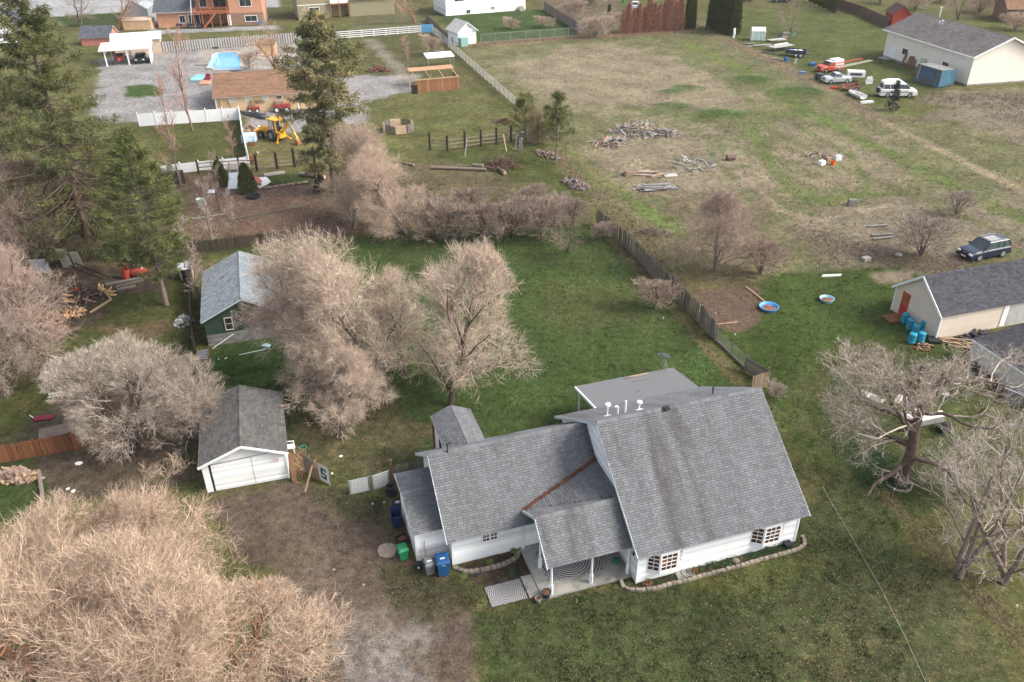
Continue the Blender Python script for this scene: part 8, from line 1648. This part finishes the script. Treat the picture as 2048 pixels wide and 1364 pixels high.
az = AZ((600, 40), (660, 36)); t = thing('olive_house', 'olive green two storey house at the top edge', 'house', G(598, 40), az); b = MB(); lap(b, Vector((0, 0, 0)), X_, -Y_, [(0, 0), (7, 0), (7, 3), (0, 3)], .3, .01); lap(b, Vector((0, 0, 3)), X_, -Y_, [(0, 0), (7, 0), (7, 4), (0, 4)], .3, .01); b.b2((.05, .05, 0), (6.95, 9, 7)); b.b2((7, 2, 0), (11.5, 9, 6.5)); b.b2((11.6, 0, 0), (22, 8, 3.6)); part('wall', b, OLV, t)
b = MB(); b.b2((-.05, -.06, 2.95), (7.05, -.01, 3.1)); part('trim_band', b, TRIM, t); b = MB(); slab(b, [(-.6, -.8, 7), (7.6, -.8, 7), (7.6, 4.5, 9), (-.6, 4.5, 9)], (0, -.4, 1), .2); part('roof', b, [TRIM, CHR], t); b = MB(); slab(b, [(11.4, -.5, 3.7), (22.4, -.5, 3.7), (22.4, 4, 5), (11.4, 4, 5)], (0, -.3, 1), .15); part('roof', b, [TRIM, SH6], t)
frame_win(t, (0, -.03, 0), X_, -Y_, 2, 4.4, 2.2, 1.4, 2, 1, fw=.12); frame_win(t, (0, -.03, 0), X_, -Y_, 2.5, .9, 2.2, 1.5, 2, 1, fw=.12)
b = MB(); b.b2((7.1, -.6, 2.8), (11.4, 1.9, 3.0)); part('deck', b, RW_, t); b = MB(); b.b2((7.1, -.6, 3.1), (11.4, -.5, 4.1)); part('deck_panel', b, TRIM, t)
for x in (7.2, 9.2, 11.3): b = MB(); b.beam((x, -.5, 0), (x, -.5, 4.2), .2); part('deck_post', b, RW_, t)
# carport, tin roofed shed, tent, crate shed, dark shed, far left house
az = AZ((218, 133), (302, 127)); p = G(215, 133); L = (G(303, 127) - p).length; t = thing('carport', 'white open carport sheltering a boat and a dark car', 'carport', p, az)
for x, y in ((0, 0), (L * .5, 0), (L, 0), (.5, 5), (L * .5, 5), (L, 5)): b = MB(); b.beam((x, y, 0), (x, y, 2.7), .2); part('post', b, TRIM, t); b = MB(); b.beam((x, y, 2.1), (x + .6, y, 2.7), .12); part('brace', b, TRIM, t)
b = MB(); b.box((L / 2 - .2, 2.6, 2.85), (L + 1.4, 6.2, .16), rx=.04); part('roof', b, mat('off_white_roof', (.6, .57, .53), .6, .1), t); b = MB(); b.b2((L - .05, 0, 0), (L + .05, 5, 2.7)); part('side_wall', b, mat('cream_siding', (.8, .74, .65)), t)
car('parked_car', 'dark car parked in the right bay of the carport', 'car', GL(L * .75, 2.2, 0, az, p), az - PI / 2, 4.3, 1.75, [(-2.1, .9), (-.9, .95), (1.1, .9), (2.0, .8, .92), (2.1, .6, .85)], (-1.5, -1.0, .4, 1.1, .92, 1.4), mat('black_green_paint', (.02, .04, .04), .3), wr=.33)
t = thing('speedboat', 'red speedboat on a trailer in the left bay of the carport', 'boat', GL(L * .28, 2.4, .5, az, p), az - PI / 2); b = MB(); loft(b, [[(x, -w, .8), (x, -w * .6, .2), (x, w * .6, .2), (x, w, .8)] for x, w in ((-2.2, .9), (0, .95), (1.4, .6), (2.4, .08))]); part('hull', b, mat('faded_red', (.5, .08, .05)), t); b = MB(); b.box((.2, 0, 1.0), (.1, 1.2, .5)); part('windscreen', b, GLASS, t)
for s in (-1, 1): wheel(t, -.8, s * .9, .28)
t = box_house('tin_shed', 'tan shed with a white ribbed metal roof behind the carport', 'shed', G(232, 112), AZ((232, 112), (318, 106)), 8.2, 4, 2.7, 3.5, mat('tan_cabin2', (.5, .4, .3), .8), mat('ribbed_white_metal', (.66, .68, .7), .4, .05), 'x', .4, tw=.42, th_=4.0)
t = box_house('tent_garage', 'grey fabric tent garage beside the thick pruned tree', 'tent', G(251, 42), .1, 5.2, 6, 2.4, 4.0, mat('grey_fabric', (.25, .28, .3), .7, .1), mat('grey_fabric_roof', (.3, .33, .35), .7, .1), 'y', .1, tw=3, th_=1.5, dm=MET)
t = box_house('crate_shed', 'low tan wooden crate shed in front of the grey tent', 'shed', G(248, 60), .1, 5.8, 3, 1.8, 2.2, mat('tan_panel', (.55, .36, .22)), mat('raw_ply_roof', (.5, .38, .28), .8, .1), 'x', .1, tw=3, th_=1)
t = box_house('dark_shed', 'dark roofed low shed left of the tin roofed shed', 'shed', G(165, 92), .1, 5.5, 5, 1.6, 3.2, mat('salmon_wall', (.5, .2, .15), .8), CHR, 'x', .3)
t = box_house('grey_roof_house', 'white house with a dark grey roof at the top left corner', 'house', G(-20, 88), AZ((-20, 88), (45, 84)), 7.5, 9, 3.0, 5.5, SIDE, CHR, 'y', .5)
t = box_house('red_barn', 'small red barn with a rounded dark red roof behind the brown fence', 'barn', G(1782, 52), R_(-5), 3.6, 5, 2.4, 3.9, mat('barn_red', (.35, .06, .045), .8, .1), roofmat('barn_roof', (.13, .07, .06), .15), 'y', .25, dm=mat('barn_red', (.35, .06, .045)))
t = box_house('brown_house', 'dark brown roofed house at the top right corner', 'house', G(2010, 45), R_(-8), 12, 8, 3, 5.5, mat('brown_wall', (.2, .12, .08), .8), SH6, 'x', .5)
b = MB(); b.tube([(0, 0, 0), (0, 0, 3)], .15, 8); b.box((0, 0, 3.1), (.5, .5, .2)); solo('white_pipe', b, TRIM, 'white pipe post behind the ridge of the cream building', 'pipe', G(1876, 45))
CARS = (((1270, 16), (.6, .65, .7), 'pale grey car parked behind the dead red hedge', 1.4), ((2035, 42), (.06, .09, .14), 'dark blue car at the top right corner', .1), ((1560, 4), (.05, .06, .07), 'dark pickup with junk at the top edge of the lawn', .1), ((1490, 2), (.3, .1, .08), 'reddish car at the top edge behind the lawn', .1), ((32, 6), (.7, .7, .7), 'white vehicle at the top left edge', .05))
for px, c, lab, rz in CARS:
    car('parked_car', lab, 'car', G(*px), rz, 4.4, 1.8, [(-2.1, .9), (-.9, .95), (1.1, .9), (2.0, .8, .92), (2.1, .6, .85)], (-1.5, -1.0, .4, 1.1, .92, 1.45), mat('paint_%d' % px[0], c, .35), wr=.33)
t = thing('snowmobile', 'dark machine with a blue seat on the concrete by the orange house', 'vehicle', G(298, 20), .2); b = MB(); b.box((0, 0, .5), (2.4, .8, .6), taper=.7); part('body', b, BLACK, t); b = MB(); b.box((-.4, 0, .9), (1.2, .6, .2)); part('seat', b, mat('teal_blue', (.05, .2, .3), .5), t)
b = MB(); b.lathe([(.4, 0), (.45, .6), (.2, .8)], 8); solo('green_bin', b, mat('green_bin', (.02, .21, .09)), 'green bin behind the thicket at the top edge', 'bin', G(1247, 5))
# lawn clutter: hoof marks
b = MB(); rr = random.Random(9); Pz = gp([(720, 205), (900, 185), (1010, 205), (1060, 270), (960, 285), (740, 285)])
for i in range(420):
    x = rr.uniform(Pz[:, 0].min(), Pz[:, 0].max()); y = rr.uniform(Pz[:, 1].min(), Pz[:, 1].max())
    if sdist(Pz, np.array([x]), np.array([y]))[0] > 0:
        a = rr.random() * 3; s = rr.uniform(.08, .2); b.add([(x + math.cos(a) * s, y + math.sin(a) * s, .045), (x - math.sin(a) * s * .6, y + math.cos(a) * s * .6, .06), (x - math.cos(a) * s, y - math.sin(a) * s, .045), (x + math.sin(a) * s * .6, y - math.cos(a) * s * .6, .06)], [(0, 1, 2, 3)], 0, rr.random())
solo('dung_clods', b, mat('dark_clod', (.03, .035, .018), 1, .3), 'small dark clods dotting the yellowish horse lawn', 'clods', kind='stuff')
# ---------------------------------------------------------------- thin haze
b = MB(); b.b2((-640, -200, -1.4), (640, 740, 37.5))
hz = bpy.data.materials.new('haze_air'); hz.use_nodes = True; n = hz.node_tree.nodes; n.clear()
pv = n.new('ShaderNodeVolumePrincipled'); pv.inputs['Density'].default_value = 0.00012; pv.inputs['Color'].default_value = (.93, .95, 1, 1)
mo = n.new('ShaderNodeOutputMaterial'); hz.node_tree.links.new(pv.outputs[0], mo.inputs['Volume'])
ob('haze', b.mesh('haze', hz), kind='stuff')
